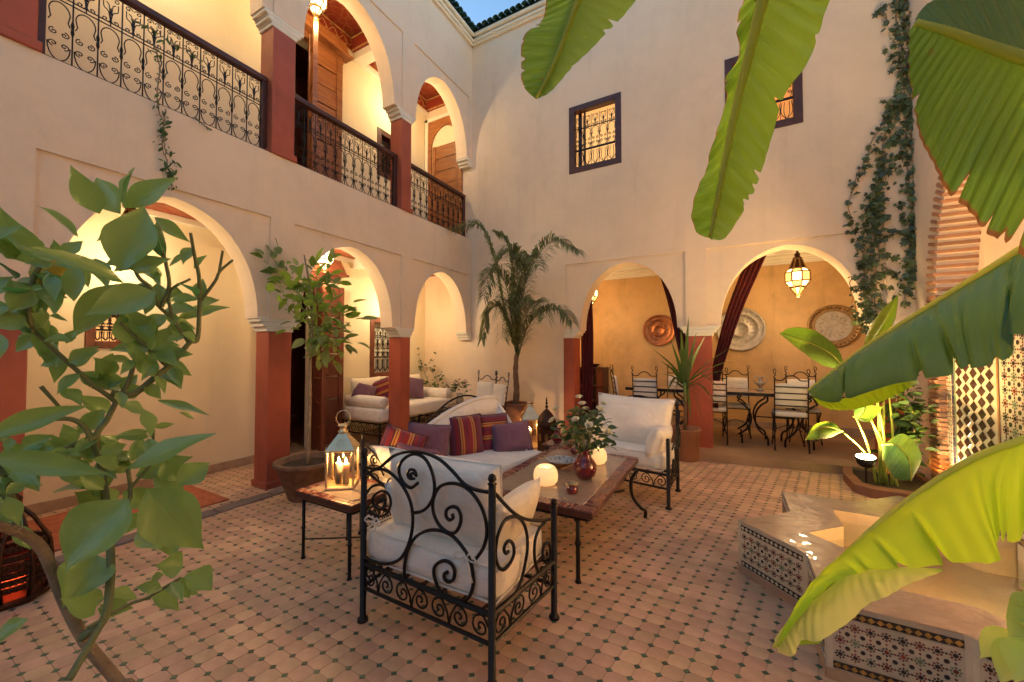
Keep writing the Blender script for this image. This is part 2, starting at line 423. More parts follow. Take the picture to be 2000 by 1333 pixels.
def clear_glass(name, tint=(1, 1, 1), refl=0.10):
    m, n, l, b = base(name); n.remove(b); o = n['Material Output']
    t = n.new('ShaderNodeBsdfTransparent'); t.inputs[0].default_value = rgba(tint); g = n.new('ShaderNodeBsdfGlossy'); g.inputs['Roughness'].default_value = 0.05
    fr = n.new('ShaderNodeFresnel'); fr.inputs[0].default_value = 1.45
    mr = n.new('ShaderNodeMath'); mr.operation = 'MAXIMUM'; mr.inputs[1].default_value = refl * 0.5
    l.new(fr.outputs[0], mr.inputs[0])
    mx = n.new('ShaderNodeMixShader'); l.new(mr.outputs[0], mx.inputs[0]); l.new(t.outputs[0], mx.inputs[1]); l.new(g.outputs[0], mx.inputs[2]); l.new(mx.outputs[0], o.inputs[0]); return m
clear_glass('pane', (1.0, 0.93, 0.80)); 
def water(name):
    m, n, l, b = base(name); n.remove(b); o = n['Material Output']
    t = n.new('ShaderNodeBsdfTransparent'); t.inputs[0].default_value = (0.92, 0.90, 0.80, 1); g = n.new('ShaderNodeBsdfGlossy'); g.inputs['Roughness'].default_value = 0.03
    fr = n.new('ShaderNodeFresnel'); fr.inputs[0].default_value = 1.33
    mx = n.new('ShaderNodeMixShader'); l.new(fr.outputs[0], mx.inputs[0]); l.new(t.outputs[0], mx.inputs[1]); l.new(g.outputs[0], mx.inputs[2]); l.new(mx.outputs[0], o.inputs[0])
    tt = noise(n, l, 14, 3); bp = n.new('ShaderNodeBump'); bp.inputs['Strength'].default_value = 0.15; bp.inputs['Distance'].default_value = 0.02
    l.new(tt.outputs[0], bp.inputs['Height']); l.new(bp.outputs[0], g.inputs['Normal']); l.new(bp.outputs[0], fr.inputs['Normal'])
water('water')
# lamps and what they light through
emis('flame', (1.0, 0.62, 0.22), 60.0)
emis('lamp_glass', (1.0, 0.66, 0.26), 1.3); emis('lamp_amber', (1.0, 0.48, 0.10), 0.55)
emis('gallery_glass', (1.0, 0.72, 0.34), 3.0)
emis('globe_wax', (1.0, 0.50, 0.18), 0.17, (0.8, 0.66, 0.44))
emis('red_glow', (1.0, 0.08, 0.02), 0.7); emis('spot_face', (1.0, 0.72, 0.30), 40.0); emis('basin_lamp', (1.0, 0.85, 0.60), 25.0)
emis('lit_pane', (1.0, 0.52, 0.17), 0.19); emis('lit_pane_amber', (1.0, 0.36, 0.08), 0.14)
# painted ceiling: red ground with gilt ornament
def painted(name):
    m, n, l, b = base(name); tc = n.new('ShaderNodeTexCoord')
    v = n.new('ShaderNodeTexVoronoi'); v.feature = 'DISTANCE_TO_EDGE'; v.inputs['Scale'].default_value = 7
    ns = n.new('ShaderNodeTexNoise'); ns.inputs['Scale'].default_value = 9; ns.inputs['Distortion'].default_value = 2.0
    l.new(tc.outputs['Object'], v.inputs[0]); l.new(tc.outputs['Object'], ns.inputs[0])
    r1 = ramp(n, l, v.outputs[0], [(0.03, (0.42, 0.20, 0.07)), (0.06, (0.27, 0.035, 0.016))])
    r2 = ramp(n, l, ns.outputs[0], [(0.5, (0.26, 0.03, 0.014)), (0.56, (0.30, 0.13, 0.05)), (0.6, (0.26, 0.03, 0.014))])
    mx = n.new('ShaderNodeMix'); mx.data_type = 'RGBA'; mx.inputs[0].default_value = 0.6
    l.new(r1.outputs[0], mx.inputs[6]); l.new(r2.outputs[0], mx.inputs[7]); l.new(mx.outputs[2], b.inputs['Base Color']); b.inputs['Roughness'].default_value = 0.5
painted('painted_ceiling')
mat('red_paint', (0.27, 0.035, 0.016), 0.5, var=0.15); mat('gilt', (0.52, 0.30, 0.11), 0.5, var=0.4, scale=20)
# foliage: thin leaves that let light through
def leafmat(name, col, under=None, trans=0.35, rough=0.4, vein=None, var=0.35, coat=0.0):
    m, n, l, b = base(name); o = n['Material Output']
    t = noise(n, l, 6, 3); g = n.new('ShaderNodeNewGeometry'); oi = n.new('ShaderNodeObjectInfo')
    r = ramp(n, l, t.outputs[0], [(0.3, mix(col, 1 - var*0.6)), (0.7, mix(col, 1 + var*0.5))])
    h = n.new('ShaderNodeHueSaturation'); mr = n.new('ShaderNodeMapRange'); mr.inputs[3].default_value = 1 - var; mr.inputs[4].default_value = 1 + var
    ad = n.new('ShaderNodeMath'); ad.operation = 'ADD'; fr = n.new('ShaderNodeMath'); fr.operation = 'FRACT'
    l.new(g.outputs['Random Per Island'], ad.inputs[0]); l.new(oi.outputs['Random'], ad.inputs[1]); l.new(ad.outputs[0], fr.inputs[0])
    l.new(fr.outputs[0], mr.inputs[0]); l.new(mr.outputs[0], h.inputs['Value']); l.new(r.outputs[0], h.inputs['Color'])
    c = h.outputs[0]
    if vein:
        uv = n.new('ShaderNodeUVMap'); sp = n.new('ShaderNodeSeparateXYZ'); l.new(uv.outputs[0], sp.inputs[0])
        if vein == 'rib':       # pinnate veins of a broad leaf
            a = n.new('ShaderNodeMath'); a.operation = 'SUBTRACT'; a.inputs[1].default_value = 0.5; l.new(sp.outputs[1], a.inputs[0])
            ab = n.new('ShaderNodeMath'); ab.operation = 'ABSOLUTE'; l.new(a.outputs[0], ab.inputs[0])
            k = n.new('ShaderNodeMath'); k.operation = 'MULTIPLY_ADD'; k.inputs[1].default_value = -0.55; l.new(ab.outputs[0], k.inputs[0]); l.new(sp.outputs[0], k.inputs[2])
            w = n.new('ShaderNodeMath'); w.operation = 'MULTIPLY'; w.inputs[1].default_value = 9.0; l.new(k.outputs[0], w.inputs[0])
            f = n.new('ShaderNodeMath'); f.operation = 'FRACT'; l.new(w.outputs[0], f.inputs[0])
            d = n.new('ShaderNodeMath'); d.operation = 'SUBTRACT'; d.inputs[1].default_value = 0.5; l.new(f.outputs[0], d.inputs[0])
            d2 = n.new('ShaderNodeMath'); d2.operation = 'ABSOLUTE'; l.new(d.outputs[0], d2.inputs[0])
            rv = ramp(n, l, d2.outputs[0], [(0.42, (0, 0, 0)), (0.49, (1, 1, 1))])
            rm = ramp(n, l, ab.outputs[0], [(0.012, (1, 1, 1)), (0.03, (0, 0, 0))])
            mxv = n.new('ShaderNodeMath'); mxv.operation = 'MULTIPLY_ADD'; mxv.inputs[1].default_value = 0.35; l.new(rv.outputs[0], mxv.inputs[0]); l.new(rm.outputs[0], mxv.inputs[2])
            vs = mxv.outputs[0]; amt = 1.0
        else:                   # banana: fine parallel veins across the blade
            w = n.new('ShaderNodeTexNoise'); w.inputs['Scale'].default_value = 1.0; w.inputs['Detail'].default_value = 5
            cm = n.new('ShaderNodeCombineXYZ'); k = n.new('ShaderNodeMath'); k.operation = 'MULTIPLY'; k.inputs[1].default_value = 150; l.new(sp.outputs[0], k.inputs[0]); l.new(k.outputs[0], cm.inputs[0])
            k2 = n.new('ShaderNodeMath'); k2.operation = 'MULTIPLY'; k2.inputs[1].default_value = 1.5; l.new(sp.outputs[1], k2.inputs[0]); l.new(k2.outputs[0], cm.inputs[1]); l.new(cm.outputs[0], w.inputs[0])
            rv = ramp(n, l, w.outputs[0], [(0.35, (0, 0, 0)), (0.75, (1, 1, 1))]); vs = rv.outputs[0]; amt = 0.6; edge = sp.outputs[1]
        mv = n.new('ShaderNodeMix'); mv.data_type = 'RGBA'; l.new(c, mv.inputs[6]); mv.inputs[7].default_value = rgba(mix((col[0]*1.6+.02, col[1]*1.5+.03, col[2]*1.6+.01), 1))
        mm = n.new('ShaderNodeMath'); mm.operation = 'MULTIPLY'; mm.inputs[1].default_value = amt; l.new(vs, mm.inputs[0]); l.new(mm.outputs[0], mv.inputs[0]); c = mv.outputs[2]
        bump(n, l, b, vs, 0.25, 0.002)
    if vein == 'par':
        sn_ = noise(n, l, 55, 2, 0.5); sr = ramp(n, l, sn_.outputs[0], [(0.70, (0, 0, 0)), (0.76, (0.7, 0.7, 0.7))]); ms_ = n.new('ShaderNodeMix'); ms_.data_type = 'RGBA'; l.new(sr.outputs[0], ms_.inputs[0]); l.new(c, ms_.inputs[6]); ms_.inputs[7].default_value = (0.16, 0.10, 0.03, 1); c = ms_.outputs[2]
        en = noise(n, l, 30, 3); ea = n.new('ShaderNodeMath'); ea.operation = 'MULTIPLY_ADD'; ea.inputs[1].default_value = 0.05; l.new(en.outputs[0], ea.inputs[0]); l.new(edge, ea.inputs[2])
        er = ramp(n, l, ea.outputs[0], [(0.985, (0, 0, 0)), (1.015, (1, 1, 1))]); me_ = n.new('ShaderNodeMix'); me_.data_type = 'RGBA'; l.new(er.outputs[0], me_.inputs[0]); l.new(c, me_.inputs[6]); me_.inputs[7].default_value = (0.22, 0.12, 0.03, 1); c = me_.outputs[2]
    if under:
        mu = n.new('ShaderNodeMix'); mu.data_type = 'RGBA'; l.new(g.outputs['Backfacing'], mu.inputs[0]); l.new(c, mu.inputs[6]); mu.inputs[7].default_value = rgba(under); c = mu.outputs[2]
    l.new(c, b.inputs['Base Color']); b.inputs['Roughness'].default_value = rough; b.inputs['Coat Weight'].default_value = coat
    tr = n.new('ShaderNodeBsdfTranslucent'); hs = n.new('ShaderNodeHueSaturation'); hs.inputs['Hue'].default_value = 0.475; hs.inputs['Value'].default_value = 2.3; hs.inputs['Saturation'].default_value = 1.1
    l.new(c, hs.inputs['Color']); l.new(hs.outputs[0], tr.inputs[0])
    ms = n.new('ShaderNodeMixShader'); ms.inputs[0].default_value = trans
    l.new(b.outputs[0], ms.inputs[1]); l.new(tr.outputs[0], ms.inputs[2]); l.new(ms.outputs[0], o.inputs[0])
    return m
leafmat('lemon_leaf', (0.085, 0.26, 0.07), (0.20, 0.34, 0.10), 0.25, 0.28, 'rib', var=0.45, coat=0.35)
leafmat('citrus_leaf', (0.13, 0.23, 0.045), (0.18, 0.24, 0.07), 0.4, 0.4)
leafmat('palm_leaf', (0.14, 0.17, 0.075), None, 0.35, 0.5)
leafmat('yucca_leaf', (0.07, 0.13, 0.03), None, 0.25, 0.4, var=0.4)
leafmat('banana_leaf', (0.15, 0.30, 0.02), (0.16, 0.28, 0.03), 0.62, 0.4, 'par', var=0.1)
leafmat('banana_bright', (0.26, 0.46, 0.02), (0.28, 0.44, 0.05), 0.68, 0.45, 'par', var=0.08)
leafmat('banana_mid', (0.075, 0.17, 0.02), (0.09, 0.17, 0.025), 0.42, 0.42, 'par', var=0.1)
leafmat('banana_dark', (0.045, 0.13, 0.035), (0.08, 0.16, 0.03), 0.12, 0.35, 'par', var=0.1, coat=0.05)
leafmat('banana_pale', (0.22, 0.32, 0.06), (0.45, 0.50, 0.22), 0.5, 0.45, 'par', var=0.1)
leafmat('ivy_leaf', (0.075, 0.11, 0.045), None, 0.15, 0.4, var=0.5)
leafmat('rose_leaf', (0.05, 0.10, 0.03), None, 0.2, 0.45)
leafmat('small_leaf', (0.05, 0.10, 0.025), None, 0.3, 0.45)
leafmat('midrib', (0.50, 0.52, 0.12), None, 0.5, 0.45, var=0.1); leafmat('stalk', (0.36, 0.40, 0.10), None, 0.35, 0.5, var=0.2); leafmat('pod', (0.42, 0.50, 0.18), None, 0.4, 0.5, var=0.15)
# ================================================================ the setting
YB = 6.05          # courtyard face of the end wall
XR = 6.10          # face of the fountain wall
XG = -1.15         # inner wall of the gallery
def arch_fn(ua, ub, zs, zp, e=2.4):
    c = (ua + ub)/2; h = (ub - ua)/2
    def f(u):
        t = min(1.0, abs((u - c)/h)); return zs + (zp - zs)*(0.90*sqrt(max(0.0, 1 - t**e)) + 0.10*(1 - t))
    return f
def flat_fn(z): return lambda u: z
def wall(mb, axis, f, b, u0, u1, z0, z1, ops, mi=0, n=28, soff=None):
    """wall between the planes f (face) and b (back); ops = (ua, ub, zlo, fn): opening from zlo up to fn(u)"""
    soff = mi if soff is None else soff
    pt = (lambda u, z, d: (d, u, z)) if axis == 'x' else (lambda u, z, d: (u, d, z))
    br = sorted(set([u0, u1] + [o[0] for o in ops] + [o[1] for o in ops]))
    def block(ul, ur, a0, a1, b0, b1, under, over):
        mb.add([pt(ul, a0, f), pt(ur, a1, f), pt(ur, b1, f), pt(ul, b0, f)], [(0,1,2,3)], mi)
        mb.add([pt(ul, a0, b), pt(ur, a1, b), pt(ur, b1, b), pt(ul, b0, b)], [(3,2,1,0)], mi)
        if under: mb.add([pt(ul, a0, f), pt(ur, a1, f), pt(ur, a1, b), pt(ul, a0, b)], [(0,1,2,3)], soff)
        if over: mb.add([pt(ul, b0, f), pt(ur, b1, f), pt(ur, b1, b), pt(ul, b0, b)], [(0,1,2,3)], soff)
    for ul, ur in zip(br[:-1], br[1:]):
        op = next((o for o in ops if o[0] <= ul + 1e-6 and o[1] >= ur - 1e-6), None)
        if op is None: block(ul, ur, z0, z0, z1, z1, True, True)
        else:
            ua, ub, zl, fn = op
            if zl > z0 + 1e-6: block(ul, ur, z0, z0, zl, zl, True, True)
            us = [ul + (ur-ul)*(0.5 - 0.5*cos(pi*k/n)) for k in range(n+1)]
            for p, q in zip(us[:-1], us[1:]): block(p, q, fn(p), fn(q), z1, z1, True, True)
            lo = max(zl, z0)
            for u in (ua, ub): mb.add([pt(u, lo, f), pt(u, fn(u), f), pt(u, fn(u), b), pt(u, lo, b)], [(0,1,2,3)], soff)
    for u in (u0, u1): mb.add([pt(u, z0, f), pt(u, z1, f), pt(u, z1, b), pt(u, z0, b)], [(0,1,2,3)], mi)
    return mb
WT = -0.26
G_ARCH = [(0.83, 2.23), (2.69, 4.08), (4.54, 5.90)]
# ---- the ground under the whole house
MB().add([(-60,-60,-.06),(60,-60,-.06),(60,60,-.06),(-60,60,-.06)], [(0,1,2,3)]).build('ground', 'soil')['kind'] = 'structure'
# ---- courtyard floor: octagons of terracotta with small green squares at their corners
fl = struct(MB().box(XG, 6.45, -6.5, YB + 0.05, -0.055, -0.003).build('courtyard_floor', 'grout'))
V1 = Vector((0.0930, -0.0008)); V2 = Vector((0.0160, 0.0825)); O0 = Vector((2.032, 1.143))
CUT = 0.18
def oct_poly(sh=1.0):
    """an octagon cell of the skewed lattice about its centre"""
    a, b = V1*0.5, V2*0.5; pts = []
    for s1, s2 in ((-1,-1),(1,-1),(1,1),(-1,1)):
        c = a*s1 + b*s2
        p1 = c - a*s1*2*CUT; p2 = c - b*s2*2*CUT
        pts += [p2, p1] if (s1*s2 > 0) else [p1, p2]
    return [(p*sh) for p in pts]
def tile_mesh(name, poly, h, inset, m):
    mb = MB(); n = len(poly)
    c = sum(poly, Vector((0,0)))/n
    vs = [(p.x, p.y, -0.004) for p in poly] + [(p.x, p.y, h - 0.0012) for p in poly] + [((c + (p-c)*inset).x, (c + (p-c)*inset).y, h) for p in poly]
    fs = [tuple(range(2*n, 3*n))]
    for r in (0, 1):
        fs += [(r*n+i, r*n+(i+1) % n, (r+1)*n+(i+1) % n, (r+1)*n+i) for i in range(n)]
    return vs, fs
OP = oct_poly(0.990); OV, OF = tile_mesh('t', OP, 0.0, 0.975, None)
DP = [V1*CUT*0.95, V2*CUT*0.95, -V1*CUT*0.95, -V2*CUT*0.95]; DV, DF = tile_mesh('d', DP, 0.0008, 0.92, None)
def mesh_of(name, vs, fs, m):
    me = bpy.data.meshes.new(name); me.from_pydata([tuple(v) for v in vs], [], fs); me.materials.append(M[m]); return me
OM = mesh_of('terracotta_tile', OV, OF, 'terracotta'); DM = mesh_of('green_inset', DV, DF, 'green_tile')
def floor_ok(p):
    if p.x < XG + 0.05 or p.x > 6.05 or p.y < 0.2 or p.y > YB - 0.02: return False
    if 0.08 < p.x < 0.27 : return False
    if p.y > 5.62 + 0.14*(p.x - 3.6) and 3.3 < p.x < 5.6: return False
    return True
cells = []; dots = []
for i in range(-70, 70):
    for j in range(-25, 75):
        d = O0 + V1*i + V2*j; c = d + V1*0.5 + V2*0.5
        for p, L in ((c, cells), (d, dots)):
            if not floor_ok(p): continue
            q = proj((p.x, p.y, 0))
            if q is None or not (-40 < q[0] < 2040 and q[1] < 1400): continue
            hid = (q[0] < 330 and q[1] > 1000)
            L.append(((p - Vector((CAM.x, CAM.y))).length + (9 if hid else 0), p))
cells.sort(key=lambda t: t[0]); dots.sort(key=lambda t: t[0])
rng = random.Random(3)
for L, me, nm, VS, FS, mt in ((cells, OM, 'terracotta_tile', OV, OF, 'terracotta'), (dots, DM, 'green_inset', DV, DF, 'green_tile')):
    for _, p in L[:300]:
        link(nm, me, fl, (p.x, p.y, rng.uniform(0, 0.0014)), (rng.uniform(-.006, .006), rng.uniform(-.006, .006), rng.uniform(-.012, .012)))
    mb = MB()
    for _, p in L[300:]:
        dz = rng.uniform(0, 0.0014); a = rng.uniform(-.012, .012); tx, ty = rng.uniform(-.006, .006), rng.uniform(-.006, .006)
        mb.add([(p.x + v[0]*cos(a) - v[1]*sin(a), p.y + v[0]*sin(a) + v[1]*cos(a), v[2] + dz + tx*v[0] + ty*v[1]) for v in VS], FS)
    mb.build(nm + '_field', mt, fl)['kind'] = 'stuff'
# grey stone drain that edges the gallery
e = MB()
for k in range(14):
    y = -0.6 + k*0.48; e.cbox(0.10, 0.25, y, y + 0.472, -0.05, 0.012, 0.008)
struct(e.build('edge_stones', 'edge_stone', fl)).pop('kind')
# ---- dining room floor, a step above the court
st = struct(MB().prism([(1.85, 5.95), (3.4, 5.66), (3.68, 5.68), (5.55, 5.92), (6.6, 5.92), (6.6, 8.1), (1.2, 8.1), (1.2, 6.06)], -0.05, 0.1).build('dining_floor', 'dining_floor'))
# ---- arcade wall of the gallery: ground arches, parapet, upper arches
aw = MB()
ops1 = [(a, b, 1.0, arch_fn(a, b, 1.80, 2.80)) for a, b in G_ARCH]
# ground storey band and parapet
wall(aw, 'x', -0.02, WT, 0.50, YB, 1.79, 3.56, ops1)
wall(aw, 'x', -0.001, -0.0205, 0.50, YB, 1.79, 3.562, [(0.735, 2.338, 0, flat_fn(2.875)), (2.60, 4.23, 0, flat_fn(2.875)), (4.475, 5.96, 0, flat_fn(2.875))], n=1)
ops2 = [(a, b, 1.0, arch_fn(a, b, 5.10, 6.13)) for a, b in G_ARCH]
wall(aw, 'x', -0.02, WT, 0.50, YB, 5.09, 7.62, ops2)
wall(aw, 'x', -0.001, -0.0205, 0.50, YB, 5.09, 7.622, [(0.735, 2.338, 0, flat_fn(6.275)), (2.60, 4.23, 0, flat_fn(6.275)), (4.475, 5.96, 0, flat_fn(6.275))], n=1)
aw.box(WT, 0.0, -6.5, 0.50, 0, 7.62)
awo = aw.build('arcade_wall', 'plaster')
tag(awo, 'two-storey plaster arcade wall with pointed arches, gallery and parapet', 'wall')
# ---- columns with stepped corbels
def column(name, label, u0, u1, z0, z1, zc, axis='x', d0=0.0, d1=WT, left=True, right=True, group=None, ext=0.107, shaft=True):
    t = thing(name, label, 'column', group=group)
    B = (lambda mb, a, b, c, d, e, f: mb.cbox(c, d, a, b, e, f, 0.006)) if axis == 'x' else (lambda mb, a, b, c, d, e, f: mb.cbox(a, b, c, d, e, f, 0.006))
    lo, hi = min(d0, d1), max(d0, d1)
    if shaft:
        B(mb := MB(), u0, u1, lo + 0.012, hi - 0.004, z0, z1 + 0.004); mb.build('shaft', 'red_plaster', t)
        B(mb := MB(), u0 - 0.02, u1 + 0.02, lo - 0.004, hi + 0.022, z0, z0 + 0.07); mb.build('plinth', 'red_plaster', t)
    cb = MB()
    h = (zc - z1)/3
    for k, e in enumerate((0.018, 0.055, 0.092)):
        B(cb, u0 - (e if left else 0), u1 + (e if right else 0), lo + 0.004, hi - 0.004, z1 + h*k + 0.003, z1 + h*(k+1))
        B(cb, u0 - (e + 0.012 if left else 0), u1 + (e + 0.012 if right else 0), lo + 0.002, hi - 0.002, z1 + h*(k+1) - 0.014, z1 + h*(k+1) + 0.002)
    cb.build('corbel', 'white_plaster', t)
    return t
column('gallery_column', 'red column with stepped capital at the photo\'s left edge, lower gallery', 0.50, 0.726, 0, 1.65, 1.80, left=False)
column('gallery_column', 'lower gallery red column standing beside the citrus pot', 2.338, 2.585, 0, 1.65, 1.80)
column('gallery_column', 'lower gallery red column standing in front of the white daybed', 4.232, 4.43, 0, 1.65, 1.80)
column('gallery_column', 'upper gallery red column at the left end of the railings', 0.50, 0.726, 3.562, 4.95, 5.10, left=False)
column('gallery_column', 'upper gallery red column left of the honey wooden door', 2.338, 2.585, 3.562, 4.95, 5.10)
column('gallery_column', 'upper gallery red column between the two shorter railings', 4.232, 4.43, 3.562, 4.95, 5.10)
column('wall_corbel', 'stepped white corbel in the corner over the lower gallery', 5.99, 6.049, 1.5, 1.65, 1.80, right=False, shaft=False)['category'] = 'corbel'
column('wall_corbel', 'stepped white corbel in the corner over the upper gallery', 5.99, 6.049, 4.8, 4.95, 5.10, right=False, shaft=False)['category'] = 'corbel'
# ---- end wall with the two dining arches and the two barred windows
ew = MB()
A1 = (2.14, 3.60); A2 = (4.155, 5.68); W1 = (1.99, 2.80); W2 = (4.27, 5.085)
opsE = [(A1[0], A1[1], -1, arch_fn(*A1, 1.80, 2.82)), (A2[0], A2[1], -1, arch_fn(*A2, 1.80, 2.82))]
wall(ew, 'y', YB + 0.02, YB + 0.32, 1.852, 5.99, 1.79, 4.0, opsE)
wall(ew, 'y', YB + 0.02, YB + 0.32, 0.0, 6.4, 4.0, 7.62, [(W1[0], W1[1], 4.405, flat_fn(5.475)), (W2[0], W2[1], 4.38, flat_fn(5.45))], n=1)
ew.box(-1.4, 1.852, YB + 0.02, YB + 0.32, -0.05, 4.0); ew.box(5.99, 6.4, YB + 0.02, YB + 0.32, -0.05, 4.0)
ew.box(-1.4, 0.0, YB + 0.02, YB + 0.32, 4.0, 7.62)
wall(ew, 'y', YB, YB + 0.0205, 0.0, 6.4, 1.79, 4.0, [(1.885, 3.715, 0, flat_fn(2.877)), (3.985, 5.86, 0, flat_fn(2.877))], n=1)
wall(ew, 'y', YB, YB + 0.0205, 0.0, 6.4, 4.0, 7.622, [(W1[0], W1[1], 4.405, flat_fn(5.475)), (W2[0], W2[1], 4.38, flat_fn(5.45))], n=1)
ew.box(-1.4, 1.852, YB, YB + 0.0205, -0.05, 1.79); ew.box(5.99, 6.4, YB, YB + 0.0205, -0.05, 1.79); ew.box(-1.4, -0.0, YB, YB + 0.0205, 1.79, 7.62)
tag(ew.build('end_wall', 'plaster'), 'tall plaster wall with two dining arches and two barred windows', 'wall')
column('dining_pier', 'red half pier left of the dining arches behind the roses', 1.852, 2.03, -0.04, 1.655, 1.80, 'y', YB, YB + 0.32, left=False)['category'] = 'pier'
column('dining_pier', 'red pier between the dining arches behind the spiky potted yucca', 3.73, 4.04, -0.04, 1.655, 1.80, 'y', YB, YB + 0.32)['category'] = 'pier'
column('dining_pier', 'red half pier right of the dining arches behind the ivy', 5.80, 5.99, -0.04, 1.655, 1.80, 'y', YB, YB + 0.32, right=False)['category'] = 'pier'
# ---- gallery rooms behind the arcade
gw = MB()
def lower_ops(): return [(2.95, 3.62, -0.05, flat_fn(2.45)), (1.29, 1.55, 1.50, flat_fn(1.95)), (4.68, 5.30, 0.99, flat_fn(2.02))]
wall(gw, 'x', XG, XG - 0.2, -6.5, YB + 0.3, -0.05, 3.2, lower_ops(), n=1)
wall(gw, 'x', XG, XG - 0.2, -6.5, YB + 0.3, 3.2, 7.0, [(2.98, 3.86, 3.45, flat_fn(6.05)), (4.80, 5.30, 4.6, flat_fn(5.40))], n=1)
tag(gw.build('gallery_wall', 'plaster_inner'), 'cream inner wall of the gallery with doors and small windows', 'wall')
sk = MB(); 
for a, b in ((-3, 2.93), (4.06, YB)): sk.cbox(XG, XG + 0.018, a, b, 0, 0.10, 0.003)
struct(sk.build('skirting', 'skirting'))
cl = struct(MB().box(XG, WT, -6.5, YB, 2.95, 3.45).build('gallery_ceiling', 'painted_ceiling'))
for y in (0.55, 2.46, 4.33): MB().cbox(XG + 0.001, WT + 0.002, y - 0.07, y + 0.07, 2.80, 2.949, 0.006).build('beam', 'white_plaster', cl)
MB().cbox(XG + 0.001, XG + 0.06, -3, YB, 2.88, 2.951, 0.006).build('cornice', 'white_plaster', cl)
uc = struct(MB().box(XG, WT, -6.5, YB, 6.62, 7.3).build('upper_gallery_ceiling', 'painted_ceiling'))
for y in (0.55, 2.46, 4.33): MB().cbox(XG + 0.001, WT + 0.002, y - 0.10, y + 0.10, 6.25, 6.621, 0.006).build('beam', 'white_plaster', uc)
for a, b in ((-3, 0.45), (0.65, 2.36), (2.56, 4.23), (4.43, YB)):
    f = MB().cbox(XG + 0.001, XG + 0.035, a, b, 6.36, 6.60, 0.003).build('frieze', 'red_paint', uc)
    for z in (6.375, 6.585): MB().cbox(XG + 0.034, XG + 0.045, a, b, z - 0.012, z + 0.012, 0.003).build('moulding', 'gilt', f)
    fr = MB(); k = int((b - a)/0.09)
    for i in range(k):
        y = a + (b - a)*(i + .5)/k; ph = 1 if i % 2 else -1
        fr.tube(bez([(XG + 0.036, y - 0.04, 6.48 - ph*0.05), (XG + 0.04, y, 6.48), (XG + 0.036, y + 0.04, 6.48 + ph*0.05)], 6), 0.008, 4)
        fr.lathe([(0.0, 0), (0.022, 0.002), (0.0, 0.006)], 7, (XG + 0.036, y, 6.48 + ph*0.06))
    fr.build('scrollwork', 'gilt', f)
    for yy, sg in ((a, 1), (b, -1)):
        g = MB().cbox(XG + 0.04, WT, yy if sg > 0 else yy - 0.034, yy + 0.034 if sg > 0 else yy, 6.36, 6.60, 0.003).build('frieze', 'red_paint', uc)
        for z in (6.375, 6.585): MB().cbox(XG + 0.05, WT, yy + sg*0.034 if sg > 0 else yy - 0.046, yy + 0.046 if sg > 0 else yy - 0.034, z - 0.012, z + 0.012, 0.003).build('moulding', 'gilt', g)
    MB().cbox(XG + 0.001, XG + 0.055, a, b, 6.26, 6.359, 0.006).build('cornice', 'white_plaster', uc)
    ro = MB(); cy, cx = (a+b)/2, (XG + WT)/2
    for k in range(8):
        an = k*pi/4; ro.tube([(cx + cos(an)*0.03, cy + sin(an)*0.03, 6.616), (cx + cos(an+.3)*0.1, cy + sin(an+.3)*0.1, 6.614), (cx + cos(an)*0.19, cy + sin(an)*0.19, 6.616)], [0.006, 0.02, 0.004], 5)
    ro.build('rosette', 'gilt', uc)
# rooms glimpsed through the ground-floor door and the windows
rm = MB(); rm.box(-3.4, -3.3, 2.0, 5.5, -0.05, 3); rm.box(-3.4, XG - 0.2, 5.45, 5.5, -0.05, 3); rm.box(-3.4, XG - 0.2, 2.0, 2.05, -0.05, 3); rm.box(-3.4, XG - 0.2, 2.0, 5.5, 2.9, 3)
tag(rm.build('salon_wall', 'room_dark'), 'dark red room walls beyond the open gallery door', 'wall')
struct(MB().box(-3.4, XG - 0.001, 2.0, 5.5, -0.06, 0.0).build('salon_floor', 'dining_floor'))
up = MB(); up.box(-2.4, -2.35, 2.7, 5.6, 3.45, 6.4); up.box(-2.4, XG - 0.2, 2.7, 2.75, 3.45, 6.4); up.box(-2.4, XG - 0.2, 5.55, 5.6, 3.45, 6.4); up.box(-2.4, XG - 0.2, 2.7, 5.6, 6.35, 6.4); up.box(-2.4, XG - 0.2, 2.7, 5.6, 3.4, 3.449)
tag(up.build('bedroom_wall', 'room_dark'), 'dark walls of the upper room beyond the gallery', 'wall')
# ---- dining room shell
dw = MB(); dw.box(1.2, 6.7, 8.05, 8.15, 0.0, 3.2); dw.box(1.1, 1.2, YB + 0.3, 8.15, 0.0, 3.2); dw.box(6.6, 6.7, YB + 0.3, 8.15, 0, 3.2)
tag(dw.build('dining_wall', 'ochre_plaster'), 'ochre polished plaster wall of the dining room behind the arches', 'wall')
dc = struct(MB().box(1.1, 6.7, YB + 0.02, 8.15, 3.06, 3.3).build('dining_ceiling', 'white_plaster'))
for k, (d, z) in enumerate(((0.05, 2.925), (0.09, 2.965), (0.13, 3.01))): MB().cbox(1.2, 6.6, 8.05 - d, 8.052, z, z + 0.05, 0.008).build('cornice', 'white_plaster', dc)
for y in (6.9, 7.5): MB().cbox(1.2, 6.6, y, y + 0.06, 3.0, 3.061, 0.006).build('beam', 'white_plaster', dc)
struct(MB().cbox(1.2, 6.6, 8.03, 8.052, 0.1, 0.22, 0.003).build('dining_skirting', 'skirting'))
